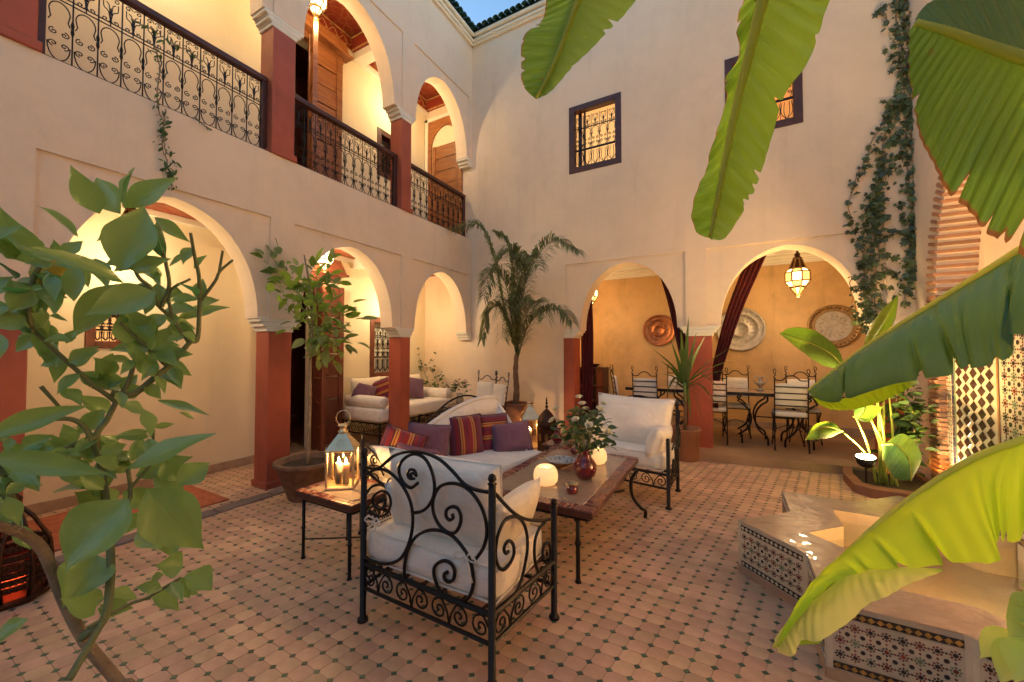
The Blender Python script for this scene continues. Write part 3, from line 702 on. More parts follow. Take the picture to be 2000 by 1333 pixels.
# ---- fountain wall with its brick niche, and the wall behind the photographer
N0, N1 = 3.45, 5.55
fw = MB()
wall(fw, 'x', XR, XR + 0.35, -6.5, YB + 0.3, -0.05, 7.62, [(N0, N1, -1, arch_fn(N0, N1, 2.0, 3.55))])
fw.box(XR + 0.33, XR + 0.43, N0 - .1, N1 + .1, -0.05, 3.7)
tag(fw.build('fountain_wall', 'plaster'), 'plaster wall with arched brick niche behind the star fountain', 'wall')
tag(MB().box(-1.4, 6.5, -6.7, -6.5, -0.05, 2.6).build('rear_wall', 'plaster'), 'plaster wall closing the court behind the viewpoint', 'wall')
# niche bricks: jamb courses and arch voussoirs, one by one
nb = thing('brick_niche', 'arched niche surround of thin handmade bricks above the fountain tiles', 'niche')
cN = (N0 + N1)/2; fnN = arch_fn(N0, N1, 2.0, 3.55)
rb = random.Random(11)
bm_ = MB().cbox(-0.5, 0.5, -0.5, 0.5, -0.5, 0.5, 0.06); bme = None
def brick(x0, x1, y, z, ly, lz, rx):
    global bme
    o = link('brick', bme, nb, ((x0+x1)/2, y, z), (rx, 0, 0), (abs(x1-x0), ly, lz)); return o
_b = bm_.build('brick', 'brick', nb); bme = _b.data; bpy.data.objects.remove(_b)
z = 0.03
while z < 2.0:
    brick(XR - 0.012 - rb.uniform(0, .012), XR + 0.30, N1 + 0.085, z + 0.02, 0.20 + rb.uniform(-.02, .02), 0.037, 0.0); z += 0.047
n = 44
for k in range(n):
    u = N1 - (N1 - cN)*(0.5 - 0.5*cos(pi*k/n*0.98)); u2 = u - 0.01
    zz = fnN(u); sl = (fnN(u2) - zz)/(-0.01); nrm = Vector((-sl, 1.0)) if False else Vector((-sl, 1.0))
    nn = Vector((-sl, 1)).normalized(); c = Vector((u, zz)) + nn*0.085
    brick(XR - 0.012 - rb.uniform(0, .012), XR + 0.30, c.x, c.y, 0.19, 0.034, atan2(nn.y, nn.x))
# ---- cornice, green roof tiles and the parapet beyond
co = MB()
for d, z0, z1 in ((0.05, 7.29, 7.33), (0.08, 7.33, 7.38), (0.12, 7.40, 7.46)):
    co.cbox(-0.002, d, -6.5, YB + 0.001, z0, z1, 0.01); co.cbox(0, XR, YB - d, YB + 0.002, z0, z1, 0.01)
tag(co.build('roof_cornice', 'white_plaster'), 'moulded plaster cornice running under the green roof tiles', 'cornice')
tm = MB()
tm.grid(lambda u, v: (0.055*cos(pi*v)*(1 - .12*u), u*0.30, 0.045*sin(pi*v) + 0.10*u), 3, 8)
tm.grid(lambda u, v: (0.043*cos(pi*v)*(1 - .12*u), u*0.30, 0.033*sin(pi*v) + 0.10*u), 3, 8)
_t = tm.build('roof_tile', 'roof_green', smooth=True); tme = _t.data; bpy.data.objects.remove(_t)
re_ = tag(MB().add([(0.02, YB + 0.6, 7.72), (0.02, YB - 0.12, 7.49), (XR, YB - 0.12, 7.49), (XR, YB + 0.6, 7.72)], [(0,1,2,3)]).add([(0, YB - 0.10, 7.46), (XR, YB - 0.10, 7.46), (XR, YB - 0.10, 7.49), (0, YB - 0.10, 7.49)], [(0,1,2,3)]).build('tiled_eave', 'roof_green'), 'eave of green glazed tiles over the barred window wall', 'roof')
rl_ = tag(MB().add([(-0.6, YB - 0.02, 7.72), (0.12, YB - 0.02, 7.49), (0.12, -6.5, 7.49), (-0.6, -6.5, 7.72)], [(0,1,2,3)]).build('tiled_eave', 'roof_green'), 'eave of green glazed tiles over the gallery arcade', 'roof')
for k in range(20):
    for r in range(2):
        link('roof_tile', tme, re_, (0.16 + k*0.118, YB - 0.20 + r*0.25, 7.475 + r*0.085), (0, 0, rb.uniform(-.03, .03)))
for k in range(22):
    for r in range(2):
        link('roof_tile', tme, rl_, (0.20 - r*0.25, YB - 0.14 - k*0.118, 7.475 + r*0.085), (0, 0, pi/2 + rb.uniform(-.03, .03)))
hip = thing('ridge_finial', 'row of ridge tiles with stone finial in the roof corner', 'finial')
for k in range(4): link('ridge_tile', tme, hip, (0.17 - k*0.13, YB - 0.17 + k*0.13, 7.50 + k*0.07), (0.15, 0, pi/4))
MB().lathe([(0.05, 0), (0.09, 0.03), (0.06, 0.1), (0.085, 0.15), (0.04, 0.22), (0.05, 0.26), (0, 0.33)], 10, (-0.30, YB + 0.30, 7.78)).build('knob', 'terracotta_pot', hip, True)
pw = MB(); pw.box(-1.4, 7, YB + 0.62, YB + 0.8, 7.5, 8.35); pw.box(-0.85, -0.62, -6.5, YB + 0.62, 7.3, 8.3)
tag(pw.build('parapet_wall', 'white_plaster'), 'pale parapet of the roof terrace against the dusk sky', 'wall')
# ================================================================ railings, windows, doors, lamps
def scroll_lines(w, h, hm):
    """one bay of Moroccan ironwork, width w; hm is the height of the middle rail, h the full height. 2-D polylines."""
    L = []; x = w/2
    r = w*0.40
    # tall loop under the middle rail, with turned-out ends
    L.append(([(x - r*1.0, hm*0.62), (x - r*0.80, hm*0.68), (x - r*0.98, hm*0.80)] + arc(x, hm*0.80, r*0.98, hm*0.155, pi, 0, 10) + [(x + r*0.80, hm*0.68), (x + r*1.0, hm*0.62)], .0035))
    # four scrolls
    for sx in (-1, 1):
        for sz in (-1, 1):
            sp = spiral(0, 0, 0.004, r*0.50, pi/2 if True else 0, 1.35, 16)
            pts = [(x + sx*(r*0.52 + a*1.0), hm*0.36 + sz*(hm*0.095 + b*0.9)) for a, b in sp]
            L.append((pts, .0032))
    # bottom loop
    L.append(([(x - r*1.05, hm*0.27)] + arc(x, hm*0.25, r*1.05, hm*0.235, pi, 2*pi, 10) + [(x + r*1.05, hm*0.27)], .0035))
    # upper band: scrolls at top and bottom and a sprig between
    hu = h - hm
    for sx in (-1, 1):
        for sz, z in ((1, hm + hu*0.17), (-1, h - hu*0.17)):
            sp = spiral(0, 0, 0.003, r*0.48, 0, 1.3, 14)
            L.append(([(x + sx*(r*0.55 - a), z + sz*b*0.85) for a, b in sp], .0030))
        L.append(([(x, hm + hu*0.10), (x + sx*r*0.25, hm + hu*0.42), (x + sx*r*0.75, hm + hu*0.52), (x + sx*r*0.8, hm + hu*0.74)], .0030))
        L.append(([(x + sx*r*0.1, hm + hu*0.35), (x + sx*r*0.2, hm + hu*0.62), (x + sx*r*0.5, hm + hu*0.70)], .0030))
    L.append(([(x, hm), (x, hm + hu*0.55)], .0035))
    return L
def bay_mesh(w, h, hm, axis, bar=True, k=1.0):
    mb = MB(); T = (lambda a, b: (0, a, b)) if axis == 'x' else (lambda a, b: (a, 0, b))
    for pts, r in scroll_lines(w, h, hm):
        P = bez([T(a, b) for a, b in pts], max(12, len(pts)*2)) if len(pts) < 7 else [T(a, b) for a, b in pts]
        mb.tube([tuple(p) for p in P], r*k*1.3, 4)
    if bar:
        mb.tube([T(w, 0), T(w, h)], .0055*k, 4)
        mb.tube([T(w, hm*0.5), T(w, hm*0.56), T(w, hm*0.62), T(w, hm*0.68), T(w, hm*0.74)], [.006*k, .012*k, .008*k, .012*k, .006*k], 5)
    return mb
def railing(name, label, ya, yb, n):
    t = thing(name, label, 'railing', (-0.13, ya, 3.565), group='railings of the upper gallery')
    H = 0.85; L = yb - ya; z0, z1 = 0.055, H - 0.055; zm = 0.47
    MB().cbox(-.03, .03, 0, L, 0.0, z0, .004).build('bottom_rail', 'wood_dark', t)
    MB().cbox(-.038, .038, 0, L, z1, H, .006).build('handrail', 'wood_dark', t)
    for y in (0, L - 0.05): MB().cbox(-.028, .028, y, y + 0.05, z0 - .002, z1 + .002, .004).build('end_post', 'wood_dark', t)
    w = (L - 0.10)/n
    mb = MB()
    for z in (zm, zm + 0.03): mb.tube([(0, .05, z + z0), (0, L - .05, z + z0)], .005, 4)
    mb.build('middle_rail', 'iron', t)
    o = bay_mesh(w, z1 - z0, zm, 'x').build('scroll_bay', 'iron', t); o.location = (0, .05, z0)
    for k in range(1, n): link('scroll_bay', o.data, t, (0, .05 + w*k, z0))
    return t
railing('balcony_railing', 'longest wooden railing with iron scrollwork, left of the upper columns', 0.73, 2.335, 11)
railing('balcony_railing', 'wooden railing with iron scrollwork in front of the honey wooden door', 2.588, 4.229, 11)
railing('balcony_railing', 'short wooden railing with iron scrollwork, nearest the palm', 4.433, 5.985, 10)
# ---- barred windows
def barred_window(name, label, axis, d, u0, u1, z0, z1, n, pane, sgn=1, lit=True, fr=0.07, depth=0.16, matf='wood_dark', rows=(0.30, 0.42)):
    """axis: the wall's normal axis; d: wall face; the window looks along -sgn of that axis"""
    t = thing(name, label, 'window')
    T = (lambda mb, a, b, p, q, e, f, c=.004: mb.cbox(min(p, q), max(p, q), a, b, e, f, c)) if axis == 'x' else (lambda mb, a, b, p, q, e, f, c=.004: mb.cbox(a, b, min(p, q), max(p, q), e, f, c))
    o0, o1 = d - 0.012*sgn, d + 0.10*sgn
    T(mb := MB(), u0 - 0.025, u0 + fr, o0, o1, z0 - 0.025, z1 + 0.025); mb.build('frame', matf, t)
    T(mb := MB(), u1 - fr, u1 + 0.025, o0, o1, z0 - 0.025, z1 + 0.025); mb.build('frame', matf, t)
    T(mb := MB(), u0 + fr, u1 - fr, o0, o1, z0 - 0.025, z0 + fr); mb.build('frame', matf, t)
    T(mb := MB(), u0 + fr, u1 - fr, o0, o1, z1 - fr, z1 + 0.025); mb.build('frame', matf, t)
    a, b = u0 + fr, u1 - fr; h = z1 - z0 - 2*fr; w = (b - a)/n
    g = d + 0.05*sgn
    for k in range(n):
        o = bay_mesh(w, h*0.62, h*0.40, axis, k < n - 1, 1.15) if k == 0 else None
        if k == 0:
            p = o.build('grille_bay', 'iron', t); pm = p.data
        else: p = link('grille_bay', pm, t)
        p.location = (g, a + w*k, z0 + fr + h*0.30) if axis == 'x' else (a + w*k, g, z0 + fr + h*0.30)
    mb = MB()
    for f in (0.30, 0.70, 0.32):
        z = z0 + fr + h*f
        mb.tube([(g, a, z), (g, b, z)] if axis == 'x' else [(a, g, z), (b, g, z)], .009, 4)
    for k in range(n):
        c = a + w*(k + .5); zz = z0 + fr
        for s in (-1, 1):
            for q in (0.25, 0.5):
                pts = [(c, zz + h*0.02), (c + s*w*q*0.9, zz + h*0.12), (c + s*w*q*0.75, zz + h*0.27)]
                mb.tube([tuple(p) for p in bez([(g, u, z) if axis == 'x' else (u, g, z) for u, z in pts], 8)], .005, 4)
        if k: mb.tube([(g, a + w*k, zz), (g, a + w*k, zz + h*.3)] if axis == 'x' else [(a + w*k, g, zz), (a + w*k, g, zz + h*.3)], .004, 4)
    mb.build('grille_foot', 'iron', t)
    q = d + depth*sgn
    T(mb := MB(), u0 - .02, u1 + .02, q, q + 0.01*sgn, z0 - .02, z1 + .02); mb.build('pane', pane, t)
    return t
w1 = barred_window('barred_window', 'dark framed barred window glowing gold in the tall end wall', 'y', YB, W1[0], W1[1], 4.405, 5.475, 5, 'lit_pane')
MB().cbox(W1[0] + .10, W1[0] + .16, YB + .10, YB + .13, 4.45, 5.42, .005).build('shutter_edge', 'wood_dark', w1)
MB().cbox(W1[0] + .20, W1[0] + .23, YB + .085, YB + .11, 4.45, 5.42, .005).build('casement_stile', 'wood_dark', w1)
barred_window('barred_window', 'dark framed amber lit window behind the hanging banana leaf', 'y', YB, W2[0], W2[1], 4.38, 5.45, 5, 'lit_pane_amber')
barred_window('gallery_window', 'tall unlit barred window above the daybed in the lower gallery', 'x', XG, 4.68, 5.30, 0.99, 2.02, 4, 'white_plaster', -1, matf='wood_red', depth=0.18)
barred_window('gallery_window', 'small red framed lit window behind the lemon branches', 'x', XG, 1.29, 1.55, 1.50, 1.95, 3, 'lit_pane', -1, matf='wood_red', fr=0.045)
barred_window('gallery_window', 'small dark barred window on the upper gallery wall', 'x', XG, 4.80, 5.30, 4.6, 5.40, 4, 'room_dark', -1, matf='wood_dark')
# ---- doors
def planked_leaf(t, name, O, U, w, h, th, n, m='door_wood', frame=0.085):
    """a door leaf from O along the unit vector U: stiles, rails and n horizontal boards"""
    O = Vector(O); U = Vector(U).normalized(); Z = Vector((0,0,1))
    leaf = None
    def pl(nm, a0, a1, b0, b1, t0, t1, par):
        c = .006
        return MB().plate([(a0+c, b0), (a1-c, b0), (a1, b0+c), (a1, b1-c), (a1-c, b1), (a0+c, b1), (a0, b1-c), (a0, b0+c)], O, U, Z, t0, t1).build(nm, m, par)
    leaf = pl(name, 0, frame, 0, h, -th/2, th/2, t)
    pl('stile', w - frame, w, 0, h, -th/2, th/2, leaf)
    bh = h/n
    for k in range(n):
        pl('board', frame, w - frame, k*bh + .008, (k+1)*bh - .008, -th/2 + .012 + (.006 if k % 2 else 0), th/2 - .012 - (.006 if k % 2 else 0), leaf)
    return leaf
# lower gallery: tall double-leaf door folded back, red wood with a hood
d = thing('gallery_door', 'tall red wooden door leaf standing open behind the potted citrus', 'door')
planked_leaf(d, 'door_leaf', (XG + 0.03, 3.64, 0.02), (0.13, 1, 0), 0.42, 2.42, 0.05, 7, 'door_red', 0.07)
planked_leaf(d, 'door_leaf', (XG + 0.03, 3.60, 0.02), (0.80, -0.16, 0), 0.34, 2.42, 0.05, 7, 'door_red', 0.07)
MB().cbox(XG, XG + 0.07, 2.87, 2.95, 0, 2.50, .006).build('jamb', 'wood_red', d)
MB().cbox(XG, XG + 0.05, 3.60, 3.66, 0, 2.50, .006).build('jamb', 'wood_red', d)
MB().cbox(XG, XG + 0.07, 2.87, 4.02, 2.50, 2.62, .01).build('lintel', 'door_red', d)
hd = MB(); hd.plate([(0, 0), (1.22, 0), (1.1, 0.20), (0.12, 0.20)], (XG + 0.02, 2.83, 2.63), (0, 1, 0), (0, 0, 1), 0.0, 0.16); hd.cbox(XG, XG + 0.2, 2.80, 4.08, 2.605, 2.635, .006); hd.build('hood', 'wood_red', d)
sw = tag(MB().cbox(XG, XG + 0.012, 4.05, 4.12, 1.05, 1.12, .004).build('light_switch', 'black_metal'), 'small dark light switch on the gallery wall by the red door', 'switch')
# red stool glimpsed in the room
sl = thing('stool', 'low dark stool glimpsed through the open red door', 'stool', (-1.75, 3.55, 0))
MB().lathe([(0.14, .40), (.16, .42), (.16, .45), (.12, .46)], 14).build('seat', 'wood_dark', sl)
for k in range(3): MB().tube([(cos(k*2.1)*.1, sin(k*2.1)*.1, .41), (cos(k*2.1)*.14, sin(k*2.1)*.14, 0)], .022, 6).build('leg', 'wood_dark', sl)
# upper gallery: honey wooden double door with hood
d = thing('upper_door', 'large honey wooden boarded double door on the upper gallery', 'door')
planked_leaf(d, 'door_leaf', (XG + 0.06, 3.46, 3.47), (0.10, 1, 0), 0.50, 2.55, 0.055, 9, 'door_wood', 0.09)
planked_leaf(d, 'door_leaf', (XG + 0.10, 3.44, 3.47), (0.75, -0.35, 0), 0.46, 2.55, 0.055, 9, 'door_wood', 0.09)
MB().cbox(XG, XG + 0.05, 3.96, 4.03, 3.45, 6.10, .006).build('jamb', 'door_wood', d)
MB().cbox(XG, XG + 0.05, 2.86, 2.95, 3.45, 6.10, .006).build('jamb', 'door_wood', d)
MB().cbox(XG, XG + 0.07, 2.86, 4.03, 6.02, 6.14, .008).build('lintel', 'door_wood', d)
hd = MB(); hd.plate([(0, 0), (1.25, 0), (1.16, 0.17), (0.09, 0.17)], (XG + 0.01, 2.83, 6.14), (0, 1, 0), (0, 0, 1), 0.0, 0.15); hd.cbox(XG, XG + 0.2, 2.80, 4.11, 6.11, 6.15, .006); hd.build('hood', 'door_wood', d)
bt = MB().tube([(XG + 0.16, 3.50, 5.0), (XG + 0.16, 3.66, 5.0)], .012, 6).build('bolt', 'black_metal', d)
# upper gallery end: arched wooden door in the end wall
d = thing('arched_door', 'dark honey arched door at the end of the upper gallery', 'door')
wf = MB(); af = arch_fn(-0.98, -0.30, 5.55, 5.95, 2.1)
wall(wf, 'y', YB - 0.04, YB + 0.002, -1.06, -0.22, 3.45, 6.10, [(-0.98, -0.30, 3.0, af)], n=14); wf.build('door_frame', 'door_wood', d)
lf = MB()
lf.add([(-0.98, YB - 0.006, 3.45), (-0.30, YB - 0.006, 3.45), (-0.30, YB - 0.006, 6.05), (-0.98, YB - 0.006, 6.05)], [(0,1,2,3)]); lf.build('tympanum', 'plaster_inner', d)
planked_leaf(d, 'door_leaf', (-0.94, YB - 0.03, 3.46), (1, 0.0, 0), 0.64, 2.10, 0.03, 8, 'door_wood', 0.07)
MB().cbox(-1.13, -1.06, YB - 0.06, YB + 0.001, 3.45, 6.17, .006).build('surround', 'white_plaster', d)
MB().cbox(-1.13, -0.20, YB - 0.06, YB + 0.001, 6.10, 6.17, .006).build('surround', 'white_plaster', d)
# ---- hanging lanterns
def star_lantern(name, label, loc, glass='lamp_glass', alt='lamp_amber', chain=0.3, s=1.0, n=8, watts=5.8):
    t = thing(name, label, 'lantern', loc, 0.2, group='hanging lanterns')
    R = 0.155*s; rings = [(0.05, 0.36), (0.105, 0.215), (R, 0.16), (R, 0.03), (0.10*s, -0.045), (0.09*s, -0.06), (0.012, -0.19)]
    rings = [(r if k in (2, 3, 4, 5) else r*s, z*s) for k, (r, z) in enumerate(rings)]
    fr = MB()
    for k in range(n):
        a = 2*pi*k/n; pts = [(r*cos(a), r*sin(a), z) for r, z in rings]
        fr.tube(pts, .012*s, 4)
    for r, z in rings[:-1]:
        fr.tube([(r*cos(2*pi*k/n), r*sin(2*pi*k/n), z) for k in range(n)], .012*s, 4, True)
    fr.build('frame', 'bronze', t)
    hood = MB().lathe([(0.05*s, .36*s), (.10*s, .22*s)], n).build('hood', 'dark_copper', t)
    MB().lathe([(.0, -.20*s), (.02*s, -.17*s), (.0, -.14*s)], 6).build('drop', 'bronze', t)
    MB().lathe([(.05*s, .36*s), (.062*s, .37*s), (.03*s, .40*s), (.038*s, .43*s), (.012*s, .46*s), (.02*s, .48*s), (.0, .50*s)], 10).build('cap', 'dark_copper', t)
    for i, (k0, k1) in enumerate(((1, 2), (2, 3), (3, 4), (5, 6))):
        for k in range(n):
            a, b = 2*pi*k/n, 2*pi*(k+1)/n; (r0, z0), (r1, z1) = rings[k0], rings[k1]
            if k1 == 6: r1, z1 = r0*0.35, z0 + (z1 - z0)*0.62
            P = [Vector((r0*cos(a), r0*sin(a), z0)), Vector((r0*cos(b), r0*sin(b), z0)), Vector((r1*cos(b), r1*sin(b), z1)), Vector((r1*cos(a), r1*sin(a), z1))]
            c = sum(P, Vector())/4; P = [c + (p - c)*0.93 for p in P]
            MB().add(P, [(0,1,2,3)]).build('glass_panel', alt if (k + i) % 2 else glass, t)
    ld = bpy.data.lights.new('lantern_light', 'POINT'); ld.energy = watts; ld.color = (1, .68, .34) if glass == 'lamp_glass' else (1, .76, .42); ld.shadow_soft_size = .06
    lo = bpy.data.objects.new('lantern_light', ld); COL.objects.link(lo); lo.parent = t; lo.location = (0, 0, -.30*s)
    ch = MB()
    z = .49*s
    while z < .49*s + chain:
        ch.tube([(0.009*cos(q*pi/3)*(1 if int(z*50) % 2 else .3), 0.009*cos(q*pi/3)*(.3 if int(z*50) % 2 else 1), z + .014 + .016*sin(q*pi/3)) for q in range(6)], .0028, 4, True); z += .026
    ch.build('chain', 'iron', t)
    return t
star_lantern('hanging_lantern', 'glowing pointed glass lantern hanging in the dining arch', (5.135, 6.9, 2.42), chain=0.16)
star_lantern('hanging_lantern', 'dining lantern almost hidden behind the left arch edge', (2.02, 6.9, 2.40), chain=0.18)
star_lantern('hanging_lantern', 'brilliant white lantern under the painted ceiling of the upper gallery', tuple(at(617, 12, 0, -0.62)), 'gallery_glass', 'gallery_glass', 0.25, 0.85)
star_lantern('hanging_lantern', 'upper gallery lantern just peeping behind the second column', (-0.66, 5.02, 6.02), 'gallery_glass', 'gallery_glass', 0.20, 0.85)
star_lantern('hanging_lantern', 'lower gallery lantern shining through the potted citrus crown', tuple(at(634, 512, 0, -0.75)), 'gallery_glass', 'gallery_glass', 0.05, 0.75)
star_lantern('hanging_lantern', 'lower gallery lantern hidden behind the lemon tree leaves', tuple(at(256, 470, 0, -0.75)), 'gallery_glass', 'gallery_glass', 0.2, 0.8, watts=4.2)
star_lantern('hanging_lantern', 'lower gallery lantern behind the corner arch', (-0.72, 4.95, 2.42), 'gallery_glass', 'gallery_glass', 0.1, 0.75)
star_lantern('hanging_lantern', 'upper gallery lantern above the longest railing', (-0.70, 1.5, 6.05), 'gallery_glass', 'gallery_glass', 0.2, 0.85)
# ---- curtains tied back in the dining arches
def curtain(name, label, P, w0, w1, folds=4, dy=0.018):
    """P: list of (x, y, z) down the drape's centre line; widths from w0 to w1"""
    mb = MB(); C = bez(P, 24); n = len(C) - 1
    def g(u, v):
        i = min(n, int(round(u*n))); c = C[i]; k = u
        w = w0[0] + (w0[1] - w0[0])*k if k < 1 else w0[1]
        wmid = w1
        ww = w*(1 - sin(pi*min(1, k/0.62))*0.0)
        s = (v - .5)
        return (c.x + s*ww, c.y + dy*sin(v*folds*2*pi)*(.5 + .5*min(1, ww/0.3)), c.z)
    mb.grid(g, n, folds*8)
    return tag(mb.build(name, 'curtain_red', smooth=True), label, 'curtain', 'curtains of the dining arches')
yc = YB + 0.40
curtain('curtain', 'dark red curtain swept to the pier in the right dining arch', [at(1480, 495, 1, yc), at(1437, 600, 1, yc), at(1412, 680, 1, yc), at(1396, 745, 1, yc), at(1396, 800, 1, yc)], (0.24, 0.09), .1)
curtain('curtain', 'dark red curtain edge behind the right side of the left arch', [at(1280, 480, 1, yc), at(1312, 580, 1, yc), at(1330, 660, 1, yc), at(1346, 740, 1, yc), at(1352, 860, 1, yc)], (0.16, 0.16), .1)
curtain('curtain', 'dark red curtain hanging straight beside the left half pier', [(2.08, yc, 2.75), (2.12, yc, 2.0), (2.13, yc, 1.2), (2.10, yc, 0.13)], (0.24, 0.20), .1)
# ---- trays on the ochre wall
def tray(name, label, x, z, R, m, boss=0):
    t = thing(name, label, 'tray', (x, 8.045, z), group='metal trays on the ochre wall')
    prof = [(0.0, .012), (R*.30, .012), (R*.32, .018), (R*.34, .012), (R*.66, .014), (R*.70, .026), (R*.74, .022), (R*.86, .034), (R*.93, .040), (R*.97, .046), (R, .038), (R*.99, .002)]
    MB().lathe(prof[::-1], 48).build('dish', m, t, True).rotation_euler = (pi/2, 0, 0)
    if boss: MB().lathe([(R*.69, .0275), (R*.4, .0175), (0, .0165)], 40, caps=False).build('centre', 'pewter', t, True).rotation_euler = (pi/2, 0, 0)
    b = MB()
    for k in range(boss):
        a = 2*pi*k/boss; b.lathe([(R*.055, 0), (R*.05, .012), (R*.02, .02), (0, .022)], 8, (R*.87*cos(a), R*.87*sin(a), .034))
    if boss: b.build('bossed_rim', m, t, True).rotation_euler = (pi/2, 0, 0)
    e = MB()
    for k in range(16):
        a = 2*pi*k/16; e.tube([(R*.40*cos(a), R*.40*sin(a), .015), (R*.5*cos(a+.12), R*.5*sin(a+.12), .017), (R*.61*cos(a), R*.61*sin(a), .015)], [.003, .009, .003], 4)
    e.build('engraving', m, t, True).rotation_euler = (pi/2, 0, 0)
    return t
tray('wall_tray', 'round copper tray seen through the left dining arch', 3.065, 1.85, 0.305, 'copper')
tray('wall_tray', 'pewter tray half behind the red curtain', 4.44, 1.83, 0.385, 'pewter')
tray('wall_tray', 'round tray with a bossed rim above the broad green leaf', 5.74, 1.85, 0.345, 'bronze', 34)
# ================================================================ furniture
def px_curve(pts, zx, zy, sc, fn, n=None):
    return [tuple(p) for p in bez([fn(zx + a/sc, zy + b/sc) for a, b in pts], n or len(pts)*4)]
def vplane(P0, P1):
    P0 = Vector(P0); P1 = Vector(P1); N = Vector((P1.y - P0.y, -(P1.x - P0.x), 0)).normalized()
    def f(px, py):
        d = ray(px, py); t = (Vector((P0.x, P0.y, 0)) - CAM).dot(N)/d.dot(N); return CAM + d*t
    return f
def frieze(mb, P0, P1, z0, z1, n, r=.005):
    """running scrolls between two rails"""
    P0 = Vector(P0); P1 = Vector(P1); L = (P1 - P0).length; D = (P1 - P0)/L; w = L/n; h = z1 - z0
    for k in range(n):
        s = 1 if k % 2 else -1; c = (k + .5)*w
        sp = spiral(0, 0, .006, min(w, h)*.47, pi/2, 1.5, 18)
        pts = [(c + s*a*1.0, z0 + h*.47 + b) for a, b in sp]
        pts += [(c - s*w*0.40, z0 + h*.55), (c - s*w*.5, z0 + 0.004)] if False else []
        mb.tube([(P0.x + D.x*u, P0.y + D.y*u, z) for u, z in pts], r, 5)
        mb.tube([(P0.x + D.x*u, P0.y + D.y*u, z) for u, z in [(c - s*w*.48, z0 + .004), (c - s*w*.42, z0 + h*.45), (c - s*w*.15, z0 + h*.90), (c + s*.0, z0 + h*.94)]], r, 5)
def post(t, x, y, z1, r=.017, ball=True):
    p = MB(); p.tube([(x, y, 0), (x, y, .02), (x, y, .021), (x, y, z1)], [r*1.75, r*1.5, r, r], 8)
    if ball: p.lathe([(r, 0), (r*1.25, .004), (r*.7, .012), (r*1.15, .026), (r*.9, .044), (0, .052)], 10, (x, y, z1))
    return p.build('post', 'iron', t, True)
BLp, BRp, FRp, FLp = Vector((2.498, 1.468, 0)), Vector((3.325, 1.452, 0)), Vector((3.390, 1.985, 0)), Vector((2.44, 1.995, 0))
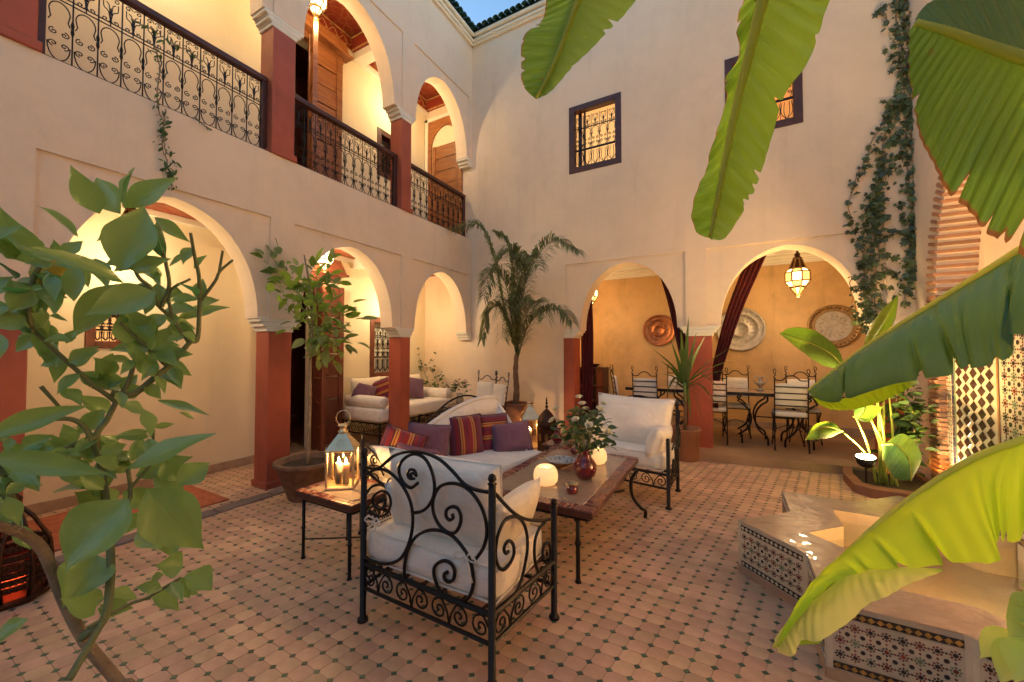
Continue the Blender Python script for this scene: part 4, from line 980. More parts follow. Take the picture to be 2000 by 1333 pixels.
def iron_chair(name, label, extra=None):
    """armchair of wrought iron with loose cushions, built in the place of the near one"""
    org = (BLp + BRp)/2
    t = thing(name, label, 'armchair', org, group='wrought iron armchairs round the low table')
    inv = Matrix.Translation(-org)
    class L(MB):
        def build(s, nm, m, parent=None, smooth=False, weld=False):
            s.v = [tuple(Vector(v) - org) for v in s.v]; return MB.build(s, nm, m, parent, smooth, weld)
    def pst(P, z):
        p = L(); r = .017
        p.tube([(P.x, P.y, 0), (P.x, P.y, .018), (P.x, P.y, .02), (P.x, P.y, z)], [r*1.8, r*1.5, r, r], 8)
        p.lathe([(r, 0), (r*1.3, .004), (r*.75, .012), (r*1.15, .024), (r*.9, .042), (0, .05)], 10, (P.x, P.y, z)); p.build('post', 'iron', t, True)
    pst(BLp, .875); pst(BRp, .865); pst(FRp, .595); pst(FLp, .595)
    f = lambda px, py: at(px, py, 1, 1.458)
    Z = (680, 860, 2.819)
    b = L(); r = .0085
    for pts, rr in (
        ([(88,150),(165,155),(250,88),(340,63),(425,72),(505,108),(575,172),(640,242),(700,272),(780,288)], r),
        ([(90,196),(150,163),(205,166),(262,206),(312,272),(346,352),(356,450),(340,550),(300,638),(250,674),(190,680),(130,664),(92,640)], r),
        ([(182,345),(175,328),(190,318),(203,335),(196,365),(172,378),(142,362),(135,322),(158,292),(195,280),(226,305),(234,350),(220,395),(188,418),(150,412),(115,385)], r*.85),
        ([(352,205),(343,190),(358,182),(376,198),(366,168),(340,163),(327,190),(340,212),(366,212)], r*.85),
        ([(384,236),(346,262),(306,236),(281,182),(286,132),(322,92),(372,77),(422,102),(457,162),(475,240),(469,312),(440,365),(402,393),(358,401)], r),
        ([(688,672),(740,602),(763,520),(755,430),(720,342),(662,272),(600,241),(540,241),(496,266),(468,330),(470,400),(500,466),(545,506),(586,511),(614,472),(621,420),(602,376),(570,367),(542,386),(540,420),(558,440),(578,428),(572,405)], r),
        ([(312,778),(310,690),(331,600),(371,535),(431,500),(500,497),(570,525),(630,590),(670,660),(686,730),(688,800),(665,865),(620,890),(570,890),(520,850),(486,790),(471,730),(481,690),(520,665),(560,675),(585,715),(580,765),(555,780),(531,765),(530,737),(548,727)], r)):
        b.tube(px_curve(pts, *Z, f), rr, 6)
    b.build('back_scrollwork', 'iron', t, True)
    fs = vplane(BRp, FRp); s = L()
    for pts, rr in (
        ([(800,282),(850,340),(900,391),(950,425),(1000,440),(1060,442),(1122,434)], r),
        ([(900,892),(950,780),(980,650),(988,560),(975,480),(945,432),(905,421),(860,446),(826,520),(812,600),(815,660),(835,705),(860,711),(890,680),(912,630),(910,580),(890,555),(868,570),(858,600),(868,624),(884,612)], r),
        ([(1085,448),(1050,492),(1030,550),(1025,620),(1035,690),(1062,736),(1092,710),(1111,660),(1113,600),(1100,564),(1080,580),(1070,620),(1080,650),(1095,640),(1094,618)], r)):
        s.tube(px_curve(pts, *Z, fs), rr, 6)
    sv = list(s.v); sf = list(s.f); s.build('arm_scrollwork', 'iron', t, True)
    # the other arm mirrors it
    c = org.x - 0.012; s2 = L(); s2.add([(2*c - x, y, z) for x, y, z in sv], sf); s2.build('arm_scrollwork', 'iron', t, True)
    for nm, z, rr in (('seat_rail', .305, .013), ('lower_rail', .178, .010)):
        q = L()
        for A, B in ((BLp, BRp), (BRp, FRp), (FRp, FLp), (FLp, BLp)): q.tube([(A.x, A.y, z), (B.x, B.y, z)], rr, 6)
        q.build(nm, 'iron', t)
    q = L()
    for A, B, n in ((BLp, BRp, 7), (BRp, FRp, 4), (FLp, FRp, 7), (BLp, FLp, 4)): frieze(q, A, B, .186, .296, n)
    q.build('apron_scrolls', 'iron', t, True)
    for k in range(7):
        u = (k + .5)/7; a = BLp.lerp(BRp, u); d = FLp.lerp(FRp, u)
        L().tube([(a.x, a.y, .305), (d.x, d.y, .305)], .011, 4, flat=.5).build('slat', 'wood_dark', t)
    # cushions
    L().rbox((2.91, 1.735, .405), (.425, .262, .085), .05, fn=lambda w: Vector((w.x, w.y, w.z + (.012*cos(w.x*5)*cos(w.y*6) if w.z > 0 else 0)))).build('seat_cushion', 'linen', t, True, True)
    for z_ in (.482, .330):
        q = L(); pts = []
        for (ax_, ay_), (bx_, by_) in (((-1, -1), (1, -1)), ((1, -1), (1, 1)), ((1, 1), (-1, 1)), ((-1, 1), (-1, -1))):
            pts += [(2.91 + (ax_ + (bx_ - ax_)*k/8)*.412, 1.735 + (ay_ + (by_ - ay_)*k/8)*.25, z_ + .003*sin(k*2.1)) for k in range(8)]
        q.tube(pts, .0055, 5, True).build('piping', 'linen', t, True)
    A = frame_m((2.915, 1.645, .675), (1, 0, 0), (0, -.20, 1)); bc_ = L().pillow(A, .74, .47, .24, 14, pinch=.05, lump=.09, seed=2).build('back_cushion', 'linen', t, True, True); L().piping(A, .74, .47, .05).build('piping', 'linen', bc_, True)
    A = frame_m((3.235, 1.80, .585), (0.06, 1, .06), (.35, 0, 1)); L().pillow(A, .44, .30, .14, 12, pinch=.05, seed=3).build('arm_cushion', 'linen_warm', t, True, True)
    A = frame_m((2.58, 1.80, .575), (0.0, 1, .04), (-.35, 0, 1)); L().pillow(A, .44, .29, .17, 12, pinch=.05, seed=4).build('arm_cushion', 'linen', t, True, True)
    # cords that tie the cushions to the frame
    for x, z in ((3.19, .525), (2.60, .56)):
        k = L()
        for s_ in (-1, 1):
            k.tube([tuple(p) for p in bez([(x, 1.456, z), (x + s_*.03, 1.44, z + .02), (x + s_*.06, 1.438, z - .005), (x + s_*.03, 1.44, z - .012), (x, 1.448, z)], 14)], .006, 4, flat=.4)
            k.tube([tuple(p) for p in bez([(x, 1.45, z), (x + s_*.025, 1.435, z - .05), (x + s_*.04, 1.438, z - .10)], 8)], .005, 4)
        k.build('tie', 'throw_white', t, True)
    return t
near = iron_chair('iron_armchair', 'scrolled black iron armchair with back to the viewer, white cushions')
farc = copy_tree(near); farc['label'] = 'scrolled black iron armchair facing the viewer beyond the table, large white cushion'
farc.rotation_euler = (0, 0, pi - radians(9)); farc.location = (3.36, 4.44, 0)
for ch in list(farc.children):
    if ch.name.startswith('tie'): bpy.data.objects.remove(ch)
A = frame_m((0.0, .18, .70), (1, 0, 0.02), (0, -.24, 1)); bc_ = MB().pillow(A, .84, .54, .22, 14, pinch=.07, lump=.06, seed=8).build('back_cushion', 'linen', farc, True, True); MB().piping(A, .84, .54, .07).build('piping', 'linen', bc_, True)
# ---- the long sofa
Fn, Ff, Bf, Bn = Vector((2.46, 2.10, 0)), Vector((2.66, 3.55, 0)), Vector((1.90, 3.82, 0)), Vector((1.67, 2.15, 0))
t = thing('iron_sofa', 'long white upholstered sofa with humped back behind the low table', 'sofa')
for P, z in ((Fn, .58), (Ff, .46), (Bf, .86), (Bn, .745)): post(t, P.x, P.y, z)
def quad_pt(u, v): return Bn.lerp(Bf, u).lerp(Fn.lerp(Ff, u), v)
def seat(u, v, zt):
    p = quad_pt(u, v); e = min(1, min(u, 1-u)*12)**.5 * min(1, min(v, 1-v)*7)**.5; return p, e
mb = MB()
def rnd(w): 
    u, v = (w.x + 1)/2, (w.y + 1)/2; p = quad_pt(.01 + .98*u, .02 + .96*v)
    return Vector((p.x, p.y, .355 + w.z*.10 + (0.014*sin(5*u)*sin(pi*v) if w.z > 0 else 0)))
for a in range(3):
    for e in (-1, 1):
        def g(u, v, a=a, e=e):
            q = [0, 0, 0]; q[a] = e; q[(a+1) % 3] = u*2-1; q[(a+2) % 3] = v*2-1
            # squash the edges round
            k = max(abs(q[0])**14, 0) + 0; r_ = (abs(q[0])**10 + abs(q[1])**7 + abs(q[2])**3)**(1/10.)
            q = [q[0]/max(1, (abs(q[0])**18 + abs(q[2])**6)**(1/18.)), q[1]/max(1, (abs(q[1])**10 + abs(q[2])**5)**(1/10.)), q[2]]
            return rnd(Vector(q))
        mb.grid(g, 24, 10)
mb.build('seat_cushion', 'linen', t, True, True)
# back: an upholstered shell that rises to the far corner, turns and falls along the far arm
prof = [(0.0, .60), (.12, .63), (.26, .685), (.38, .765), (.50, .845), (.62, .90), (.74, .935), (.86, .945), (.96, .93), (1.06, .895), (1.18, .83), (1.32, .735), (1.46, .62), (1.6, .53), (1.8, .47)]
def back_z(s):
    for (a, x), (b, y) in zip(prof[:-1], prof[1:]):
        if a <= s <= b: k = (s - a)/(b - a); return x + (y - x)*k
    return prof[-1][1]
def back_xy(s, off):
    if s <= 1: p = Bn.lerp(Bf, s)
    else: p = Bf.lerp(Ff, (s - 1)/1.0)
    cen = Vector((2.25, 2.95, 0)); 
    dirn = Vector((.99, -.12, 0)) if s < .92 else (Vector((-.30, -.95, 0)) if s > 1.08 else Vector((.99, -.12, 0)).lerp(Vector((-.30, -.95, 0)), (s - .92)/.16).normalized())
    return p + dirn*off
mb = MB(); SM = 1.78
for sg, o0 in ((1, .11), (-1, .012)):
    mb.grid(lambda u, v: (lambda p, z: Vector((p.x, p.y, z)))(back_xy(u*SM, o0 - (.045*sg)*(max(0, v - .82)/.18)**2 + .012*sg*sin(pi*v)), .30 + (back_z(u*SM) - .30)*v), 60, 14)
mb.build('back_upholstery', 'linen', t, True)
pp = MB(); pp.tube([(lambda p: (p.x, p.y, back_z(u/50*SM) - .001))(back_xy(u/50*SM, .062)) for u in range(51)], .022, 8)
pp.build('back_piping', 'linen', t, True)
sm = MB(); sm.tube([(lambda p: (p.x, p.y, z))(back_xy(1.0, .118)) for z in (.45, .6, .75, .84)], .003, 4); sm.build('corner_seam', 'wood_dark', t)
ir = MB()
top = [(lambda p: (p.x, p.y, .74 + .24*sin(pi*min(1, max(0, (u/30 - .0)/1.0)))**.8))(back_xy(.40 + .6*u/30, -.02)) for u in range(31)]
ir.tube(top, .010, 6)
for k in range(4):
    s0 = .48 + k*.13
    ir.tube([(lambda p: (p.x, p.y, .78 + .11*sin(pi*q/12)))(back_xy(s0 + .12*q/12, -.02)) for q in range(13)], .006, 5)
ir.build('back_frame', 'iron', t, True)
ra = MB()
for z, r in ((.245, .013), (.14, .010)):
    for A, B in ((Bn, Fn), (Fn, Ff), (Ff, Bf), (Bf, Bn)): ra.tube([(A.x, A.y, z), (B.x, B.y, z)], r, 6)
ra.build('base_rail', 'iron', t)
q = MB(); frieze(q, Bn, Fn, .148, .238, 7); frieze(q, Fn, Ff, .148, .238, 13); q.build('apron_scrolls', 'iron', t, True)
am = MB(); fa = vplane(Bn, Fn)
am.tube([tuple(p) for p in bez([(Bn.x, Bn.y, .72), (1.80, 2.142, .66), (1.98, 2.13, .55), (2.2, 2.115, .52), (Fn.x, Fn.y, .55)], 20)], .009, 6)
for c, s_ in ((1.82, 1), (2.02, -1), (2.24, 1)):
    for R, z in ((.095, .43), (.05, .60)):
        am.tube([(c + s_*a, 2.15 - .06*(c - 1.67), z + b) for a, b in spiral(0, 0, .01, R, -pi/2, 1.6, 20)], .007, 5)
am.tube([tuple(p) for p in bez([(1.68, 2.15, .42), (1.74, 2.145, .53), (1.86, 2.14, .56), (1.93, 2.135, .50)], 12)], .007, 5)
am.build('arm_scrollwork', 'iron', t, True)
A = frame_m((2.02, 2.24, .545), (1, -.05, -.05), (0, -.55, 1)); MB().pillow(A, .62, .30, .20, 12, seed=5).build('arm_cushion', 'linen', t, True, True)
# loose cushions
def cushion(name, label, c, xd, yd, w, h, th, m, seed, group='loose cushions on the long sofa'):
    o = MB().pillow(frame_m(c, xd, yd), w, h, th, 14, pinch=.05, lump=.03, seed=seed).build(name, m, None, True, True); MB().piping(frame_m(c, xd, yd), w, h, .05).build('piping', m if m != 'stripes' else 'curtain_red', o, True)
    return tag(o, label, 'cushion', group)
cushion('striped_cushion', 'red and gold striped cushion tilted against the middle of the sofa back', (1.98, 3.13, .612), (-.20, .10, 1), (-.42, -.88, .16), .41, .38, .15, 'stripes', 1)
cushion('striped_cushion', 'red and gold striped cushion upright next to the far purple one', (2.10, 3.45, .605), (.55, .82, 0), (-.28, .1, 1), .35, .38, .14, 'stripes', 2)
cushion('purple_cushion', 'plain purple cushion at the far end of the long sofa', (2.30, 3.47, .57), (.80, .58, .12), (-.18, .30, 1), .40, .30, .13, 'purple', 3)
cushion('purple_cushion', 'plain purple cushion leaning near the iron armchair top', (1.93, 2.63, .62), (.62, .78, -.15), (-.22, -.10, 1), .38, .38, .14, 'purple', 4)
cushion('striped_cushion', 'striped cushion lying askew at the near end of the sofa', (1.84, 2.38, .61), (.20, .25, .8), (-.55, -.60, .45), .38, .36, .14, 'stripes', 5)
cushion('purple_cushion', 'purple cushion half hidden behind the iron armchair back', (2.03, 2.36, .555), (.70, .65, -.25), (-.15, -.4, 1), .34, .28, .12, 'purple', 6)
# ---- low tables: stone top in a red mosaic border on iron legs
def low_table(name, label, x0, x1, y0, y1, z, bw, legs, group=None, tilt=0):
    t = thing(name, label, 'table', (0, 0, 0), group=group)
    MB().cbox(x0 + bw, x1 - bw, y0 + bw, y1 - bw, z - .03, z + .0005, .002).build('stone_top', 'table_stone', t)
    MB().cbox(x0, x1, y0, y1, z - .05, z - .004, .006).build('top_edge', 'wood_dark', t)
    b = MB(); n1 = max(4, int((x1-x0)/.028)); n2 = max(4, int((y1-y0)/.028))
    for row in range(2):
        o = row*bw*.5; w = bw*.5
        for k in range(n1):
            a = x0 + (x1-x0)*k/n1; c = x0 + (x1-x0)*(k+1)/n1
            for yy0, yy1 in ((y0 + o, y0 + o + w), (y1 - o - w, y1 - o)): b.cbox(a + .001, c - .001, yy0 + .001, yy1 - .001, z - .01, z - random.uniform(0, .0012), .001, mi=random.choice((0, 0, 1)))
        for k in range(n2):
            a = y0 + (y1-y0)*k/n2; c = y0 + (y1-y0)*(k+1)/n2
            if a < y0 + bw or c > y1 - bw: continue
            for xx0, xx1 in ((x0 + o, x0 + o + w), (x1 - o - w, x1 - o)): b.cbox(xx0 + .001, xx1 - .001, a + .001, c - .001, z - .01, z - random.uniform(0, .0012), .001, mi=random.choice((0, 0, 1)))
    b.build('mosaic_border', ['table_border', 'zellige_red'], t)['kind'] = 'stuff'
    ap = MB()
    for A, B in (((x0+.04, y0+.04), (x1-.04, y0+.04)), ((x1-.04, y0+.04), (x1-.04, y1-.04)), ((x1-.04, y1-.04), (x0+.04, y1-.04)), ((x0+.04, y1-.04), (x0+.04, y0+.04))):
        ap.tube([(A[0], A[1], z - .065), (B[0], B[1], z - .065)], .015, 4)
    ap.build('apron', 'iron', t)
    return t
T = low_table('coffee_table', 'long low table with stone top and red mosaic border in the middle', 2.66, 3.51, 2.29, 3.67, .48, .085, None)
def sleg(x, y, s=1, plain=False, h=.42):
    l = MB()
    if plain: l.tube([(x, y, h), (x, y, .26), (x, y, .24), (x, y, .22), (x, y, 0.02), (x, y, 0)], [.014, .014, .022, .014, .014, .022], 8)
    else: l.tube([tuple(p) for p in bez([(x + s*.0, y - .05, h), (x - s*.05, y - .08, .33), (x - s*.04, y - .085, .20), (x + s*.02, y - .05, .10), (x + s*.05, y - .0, .06), (x + s*.05, y, .0)], 26)], .015, 6)
    return l.build('leg', 'iron', T, True)
sleg(3.395, 2.36, plain=True); sleg(2.76, 2.36, plain=True); sleg(3.54, 3.54, 1); sleg(2.74, 3.56, -1)
MB().tube([tuple(p) for p in bez([(3.39, 2.38, .36), (3.2, 2.55, .40), (3.05, 2.9, .22), (3.15, 3.25, .18), (3.42, 3.50, .22)], 30)], .011, 6).build('stretcher', 'iron', T, True)
MB().tube([tuple(p) for p in bez([(2.76, 2.38, .36), (2.95, 2.55, .40), (3.05, 2.9, .235), (2.95, 3.25, .18), (2.76, 3.52, .22)], 30)], .011, 6).build('stretcher', 'iron', T, True)
st_ = low_table('side_table', 'small mosaic bordered side table carrying the brass candle lantern', 1.585, 2.165, 1.655, 2.07, .48, .06, None)
for x, y in ((1.615, 1.70), (2.115, 1.685), (1.66, 2.03), (2.12, 2.03)): MB().tube([(x, y, .43), (x, y, .22), (x, y, .215), (x, y, .205), (x, y, .012), (x, y, 0)], [.012, .012, .018, .012, .012, .019], 6).build('leg', 'iron', st_, True)
MB().tube([(1.615, 1.70, .13), (2.12, 2.03, .13)], .006, 5).build('stretcher', 'iron', st_); MB().tube([(2.115, 1.685, .137), (1.66, 2.03, .137)], .006, 5).build('stretcher', 'iron', st_)
rt = low_table('side_table', 'tiny side table with red vase between the sofa and far armchair', 2.42, 2.70, 3.93, 4.22, .42, .045, None)
for x, y in ((2.45, 3.96), (2.67, 3.96), (2.45, 4.19), (2.67, 4.19)): MB().tube([(x, y, .37), (x, y, .012), (x, y, 0)], [.011, .011, .017], 6).build('leg', 'iron', rt, True)
# ---- candle lanterns
def candle_lantern(name, label, loc, w, h, rz, candles=1, power=.6):
    """square brass lantern with glass sides and a pyramid hood"""
    t = thing(name, label, 'lantern', loc, rz, group='brass candle lanterns'); a = w/2; hb = h*.56
    MB().cbox(-a*1.08, a*1.08, -a*1.08, a*1.08, 0, .018, .005).build('base', 'brass', t)
    for x in (-1, 1):
        for y in (-1, 1): MB().cbox(x*a - .007, x*a + .007, y*a - .007, y*a + .007, .018, hb, .002).build('corner_post', 'brass', t)
    MB().cbox(-a*1.1, a*1.1, -a*1.1, a*1.1, hb, hb + .014, .004).build('eave', 'brass', t) if False else None
    e = MB()
    for s in (-1, 1):
        e.cbox(-a*1.1, a*1.1, s*a - .01, s*a + .01, hb, hb + .016, .003); e.cbox(s*a - .01, s*a + .01, -a*1.1, a*1.1, hb - .001, hb + .015, .003)
    e.build('eave', 'brass', t)
    hd = MB(); k = a*1.12; q = a*.26; z0, z1 = hb + .014, h*.83
    hd.add([(-k,-k,z0),(k,-k,z0),(k,k,z0),(-k,k,z0),(-q,-q,z1),(q,-q,z1),(q,q,z1),(-q,q,z1)], [(0,1,5,4),(1,2,6,5),(2,3,7,6),(3,0,4,7),(4,5,6,7)]); hd.build('hood', 'brass', t)
    pi_ = MB()
    for f in range(4):
        for j in range(9):
            an = j*2*pi/9; u, v = .30*cos(an), .42 + .20*sin(an)
            kk = k + (q - k)*v; p = Vector((u*kk*1.0, -kk - .001, z0 + (z1 - z0)*v)); p.rotate(Matrix.Rotation(f*pi/2, 3, 'Z')); pi_.lathe([(.0, 0), (.006, .001), (0, .004)], 6, p)
    pi_.build('pierced_dots', 'flame', t) if False else pi_.build('pierced_dots', 'brass', t)
    MB().lathe([(q*1.5, z1), (q*1.6, z1 + .008), (q, z1 + .02), (q*1.1, z1 + .04), (q*1.7, z1 + .048), (q*1.2, z1 + .06)], 12).build('neck', 'brass', t, True)
    MB().tube([(a*.55*cos(j*pi/9), 0, z1 + .06 + a*.5 + a*.6*sin(j*pi/9)) for j in range(18)], .004, 5, True).build('ring', 'brass', t, True)
    for f in range(4):
        g = MB().add([(-a + .008, -a, .02), (a - .008, -a, .02), (a - .008, -a, hb), (-a + .008, -a, hb)], [(0,1,2,3)]).build('glass_pane', 'pane', t); g.rotation_euler = (0, 0, f*pi/2)
    spots = [(0, 0, .6)] if candles == 1 else [(.03, -.02, .62), (-.035, .02, .62), (.01, .05, .5)]
    for x, y, f in spots[:candles]:
        zc = hb*f; c = MB().lathe([(w*.13, .018), (w*.13, zc), (w*.11, zc + .003), (w*.03, zc - .003), (0, zc - .003)], 14, (x*w/.2, y*w/.2, 0)).build('candle', 'wax', t, True)
        MB().lathe([(0, zc), (.0085*w/.2, zc + .012), (.006*w/.2, zc + .026), (0, zc + .045)], 8, (x*w/.2, y*w/.2, 0)).build('flame', 'flame', c, True)
        if power:
            ld = bpy.data.lights.new('candle_light', 'POINT'); ld.energy = power; ld.color = (1, .58, .22); ld.shadow_soft_size = .012
            lo = bpy.data.objects.new('candle_light', ld); COL.objects.link(lo); lo.parent = t; lo.location = (x*w/.2, y*w/.2, zc + .07)
    return t
candle_lantern('candle_lantern', 'brass and glass lantern with white candles on the side table', (1.80, 1.87, .4815), .175, .46, radians(40), 2, .9)
candle_lantern('candle_lantern', 'lit brass lantern standing on the floor beside the palm', (1.60, 5.30, .002), .25, .74, radians(35), 1, 1.2)
# domed dark lantern with finial
t = thing('domed_lantern', 'dark pierced metal lantern with pointed dome and ball finial', 'lantern', (1.90, 5.25, 0.0))
MB().lathe([(.14, 0), (.15, .02), (.14, .04), (.14, .30), (.155, .32), (.155, .335)], 8).build('body', 'dark_copper', t)
MB().lathe([(.155, .337), (.15, .38), (.13, .45), (.09, .52), (.04, .575), (.02, .59)], 16).build('dome', 'dark_copper', t, True)
MB().lathe([(.012, .585), (.012, .61), (.028, .625), (.012, .645), (.010, .665), (.022, .68), (.009, .70), (.014, .72), (.0, .78)], 10).build('finial', 'dark_copper', t, True)
for k in range(8):
    a = k*pi/4 + pi/8; MB().plate(arc(0, .20, .028, .06, 0, 2*pi, 10)[:-1], (.130*cos(a), .130*sin(a), 0), (-sin(a), cos(a), 0), (0, 0, 1), 0, .004).build('pierced_panel', 'bronze', t)
# red-glass floor lantern at the left edge
t = thing('floor_lantern', 'dark pierced floor lantern with red candle glow at the left edge', 'lantern', (.565, .60, 0), .3)
R = .15
MB().lathe([(R*.9, 0), (R, .015), (R, .03), (R*.85, .04)], 8).build('base', 'dark_copper', t)
for k in range(8):
    a = k*pi/4; MB().tube([(R*.85*cos(a), R*.85*sin(a), .04), (R*1.05*cos(a), R*1.05*sin(a), .16), (R*.95*cos(a), R*.95*sin(a), .32), (R*.5*cos(a), R*.5*sin(a), .46), (R*.2*cos(a), R*.2*sin(a), .52)], .010, 5).build('rib', 'dark_copper', t, True)
    h = MB(); b = a + pi/8
    for r0, z0, n_ in ((R*.90, .09, 5), (R*.94, .13, 5), (R*.96, .17, 5), (R*.95, .21, 5), (R*.92, .26, 5), (R*.86, .31, 5)):
        for j in range(n_):
            bb = a + pi/4*(j + .5)/n_; h.lathe([(.015, 0), (.0165, .014), (.015, .028)], 5, (r0*cos(bb)*.97, r0*sin(bb)*.97, z0))
    h.build('pierced_panel', 'dark_copper', t)['kind'] = 'stuff'
MB().lathe([(R*.25, .05), (R*.3, .07), (R*.3, .12), (R*.25, .14)], 12).build('red_glass', 'red_glow', t, True)
MB().lathe([(R*.28, .50), (R*.12, .54), (.02, .56), (.03, .58), (0, .62)], 10).build('finial', 'dark_copper', t, True)
# ---- things on the low tables
def globe(name, label, x, y, r):
    t = thing(name, label, 'candle holder', (x, y, .481), group='glowing round wax lanterns')
    MB().lathe([(r*.55, 0), (r*.80, .010), (r*.97, r*.35), (r*1.02, r*.75), (r*.95, r*1.15), (r*.78, r*1.42), (r*.62, r*1.52), (r*.56, r*1.50), (r*.5, r*1.30), (0, r*1.2)], 28).build('wax_shell', 'globe_wax', t, True)
    MB().lathe([(0, r*1.2), (.006, r*1.24), (0, r*1.36)], 6).build('flame', 'flame', t)
    return t
globe('wax_globe', 'glowing wax globe nearest the iron armchair on the low table', 3.065, 2.605, .088)
globe('wax_globe', 'glowing wax globe behind the rose vase on the low table', 3.235, 3.30, .085)
t = tag(MB().lathe([(.035, 0), (.05, .004), (.075, .03), (.088, .075), (.086, .11), (.065, .145), (.048, .165), (.05, .205), (.058, .225), (.055, .228), (.045, .2), (.03, .15), (0, .05)], 28, (3.275, 2.865, .4815)).build('ruby_vase', 'ruby', None, True), 'ruby red glass vase holding the white roses', 'vase')
t = thing('candle_jar', 'small dark red glass candle jar with brass rim on the low table', 'candle holder', (3.295, 2.53, .4815))
MB().lathe([(.02, 0), (.035, .004), (.042, .025), (.036, .045), (.026, .056)], 18).build('jar', 'ruby', t, True)
MB().lathe([(.027, .054), (.042, .066), (.045, .070), (.040, .069), (.025, .058)], 18).build('brass_rim', 'brass', t, True)
t = thing('painted_bowl', 'wide blue patterned ceramic bowl beside the red vase', 'bowl', (3.0, 3.06, .4815))
MB().lathe([(.045, 0), (.05, .012), (.09, .03), (.125, .055), (.128, .060)], 28, caps=False).build('foot_and_wall', 'ceramic_tan', t, True)
MB().lathe([(.128, .060), (.122, .061), (.09, .040), (.04, .028), (0, .026)], 28, caps=False).build('painted_inside', 'ceramic_blue', t, True)
tag(MB().lathe([(.018, 0), (.03, .008), (.045, .03), (.042, .048), (.036, .05), (.038, .03), (0, .012)], 18, (2.96, 3.50, .4815)).build('ruby_cup', 'ruby', None, True), 'small round ruby glass cup behind the painted bowl', 'cup')
tag(MB().lathe([(.03, 0), (.045, .01), (.06, .05), (.055, .09), (.03, .115), (.028, .13), (.045, .16), (.04, .163), (.02, .13), (0, .05)], 18, (2.56, 4.05, .4215)).build('ruby_vase', 'ruby', None, True), 'round ruby vase on the tiny side table by the domed lantern', 'vase')
# ---- dining chairs
def dining_chair():
    t = thing('dining_chair', 'x', 'chair', group='iron dining chairs')
    W = .185; H = 1.10
    for s in (-1, 1):
        u = MB(); u.tube([(s*W, -.02, .0), (s*W*1.02, .005, .012), (s*W, .03, .45), (s*W, -.015, .75), (s*W, -.05, .98)], [.014, .009, .009, .008, .008], 5)
        tw = [(s*W + .012*cos(k*1.3), -.05 + .012*sin(k*1.3), .97 + k*.012) for k in range(7)]
        u.tube(tw, .007, 4)
        u.tube([(s*W + .016*sin(k*2*pi/10), -.052, 1.075 - .032*cos(k*2*pi/10)) for k in range(10)], .006, 4, True)
        u.build('upright', 'iron', t, True)
        l = MB(); l.tube([tuple(p) for p in bez([(s*W, .40, .45), (s*W*.75, .39, .25), (s*W*1.0, .41, .05), (s*W*1.02, .415, 0)], 12)], .009, 5); l.build('leg', 'iron', t, True)
        sd = MB(); sd.tube([tuple(p) for p in bez([(s*W, .0, .02), (s*W, .17, .36), (s*W, .20, .40), (s*W, .23, .36), (s*W, .40, .02)], 20)], .007, 5); sd.build('side_brace', 'iron', t, True)
    MB().tube([tuple(p) for p in bez([(-W, -.045, .955), (-W*.55, -.048, .955), (-W*.3, -.05, 1.0), (0, -.05, 1.02), (W*.3, -.05, 1.0), (W*.55, -.048, .955), (W, -.045, .955)], 26)], .008, 5).build('crest_rail', 'iron', t, True)
    for k in range(4):
        z = .60 + k*.085; y = .03 - .065*(z - .45)/.5
        MB().cbox(-W, W, y - .008, y - .002, z, z + .016, .002).build('back_slat', 'iron', t)
    sf = MB()
    for A, B in (((-W, .03), (W, .03)), ((W, .03), (W, .41)), ((W, .41), (-W, .41)), ((-W, .41), (-W, .03))): sf.tube([(A[0], A[1], .45), (B[0], B[1], .45)], .010, 4)
    sf.build('seat_frame', 'iron', t)
    MB().tube([tuple(p) for p in bez([(-W, .41, .2), (0, .41, .28), (W, .41, .2)], 12)], .006, 5).build('stretcher', 'iron', t, True)
    MB().rbox((0, .225, .487), (W*1.02, .205, .034), .03).build('seat_cushion', 'linen', t, True, True)
    c = MB().rbox((0, 0, 0), (W*.95, .022, .165), .02).build('back_cushion', 'linen', t, True, True); c.location = (0, .018, .745); c.rotation_euler = (.13, 0, 0)
    return t
dch = dining_chair()
def put(o, label, x, y, z, deg): o['label'] = label; o.location = (x, y, z); o.rotation_euler = (0, 0, radians(deg)); return o
put(dch, 'iron dining chair with back to the court, right of the open ring table base', 4.97, 6.37, .1, 0)
for lab, x, y, z, dg in (
    ('iron dining chair with back to the court, partly behind the red pier', 4.03, 6.42, .1, 0),
    ('iron dining chair with back to the court, behind the far armchair cushion', 3.075, 6.45, .1, 0),
    ('iron dining chair beyond the table, beside the small metal urn', 4.34, 7.40, .1, 180),
    ('iron dining chair beyond the table, under the bossed tray', 5.22, 7.42, .1, 178),
    ('iron dining chair beyond the table, half hidden by the yucca leaves', 3.48, 7.40, .1, 180),
    ('iron dining chair turned sideways at the left end of the dining table', 2.45, 7.0, .1, -68),
    ('iron chair with white back cushion by the palm, turned to the daybed', .57, 5.66, 0, 178),
    ('narrow iron chair turned sideways against the palm pot', 1.0, 5.42, 0, 152)):
    put(copy_tree(dch), lab, x, y, z, dg)
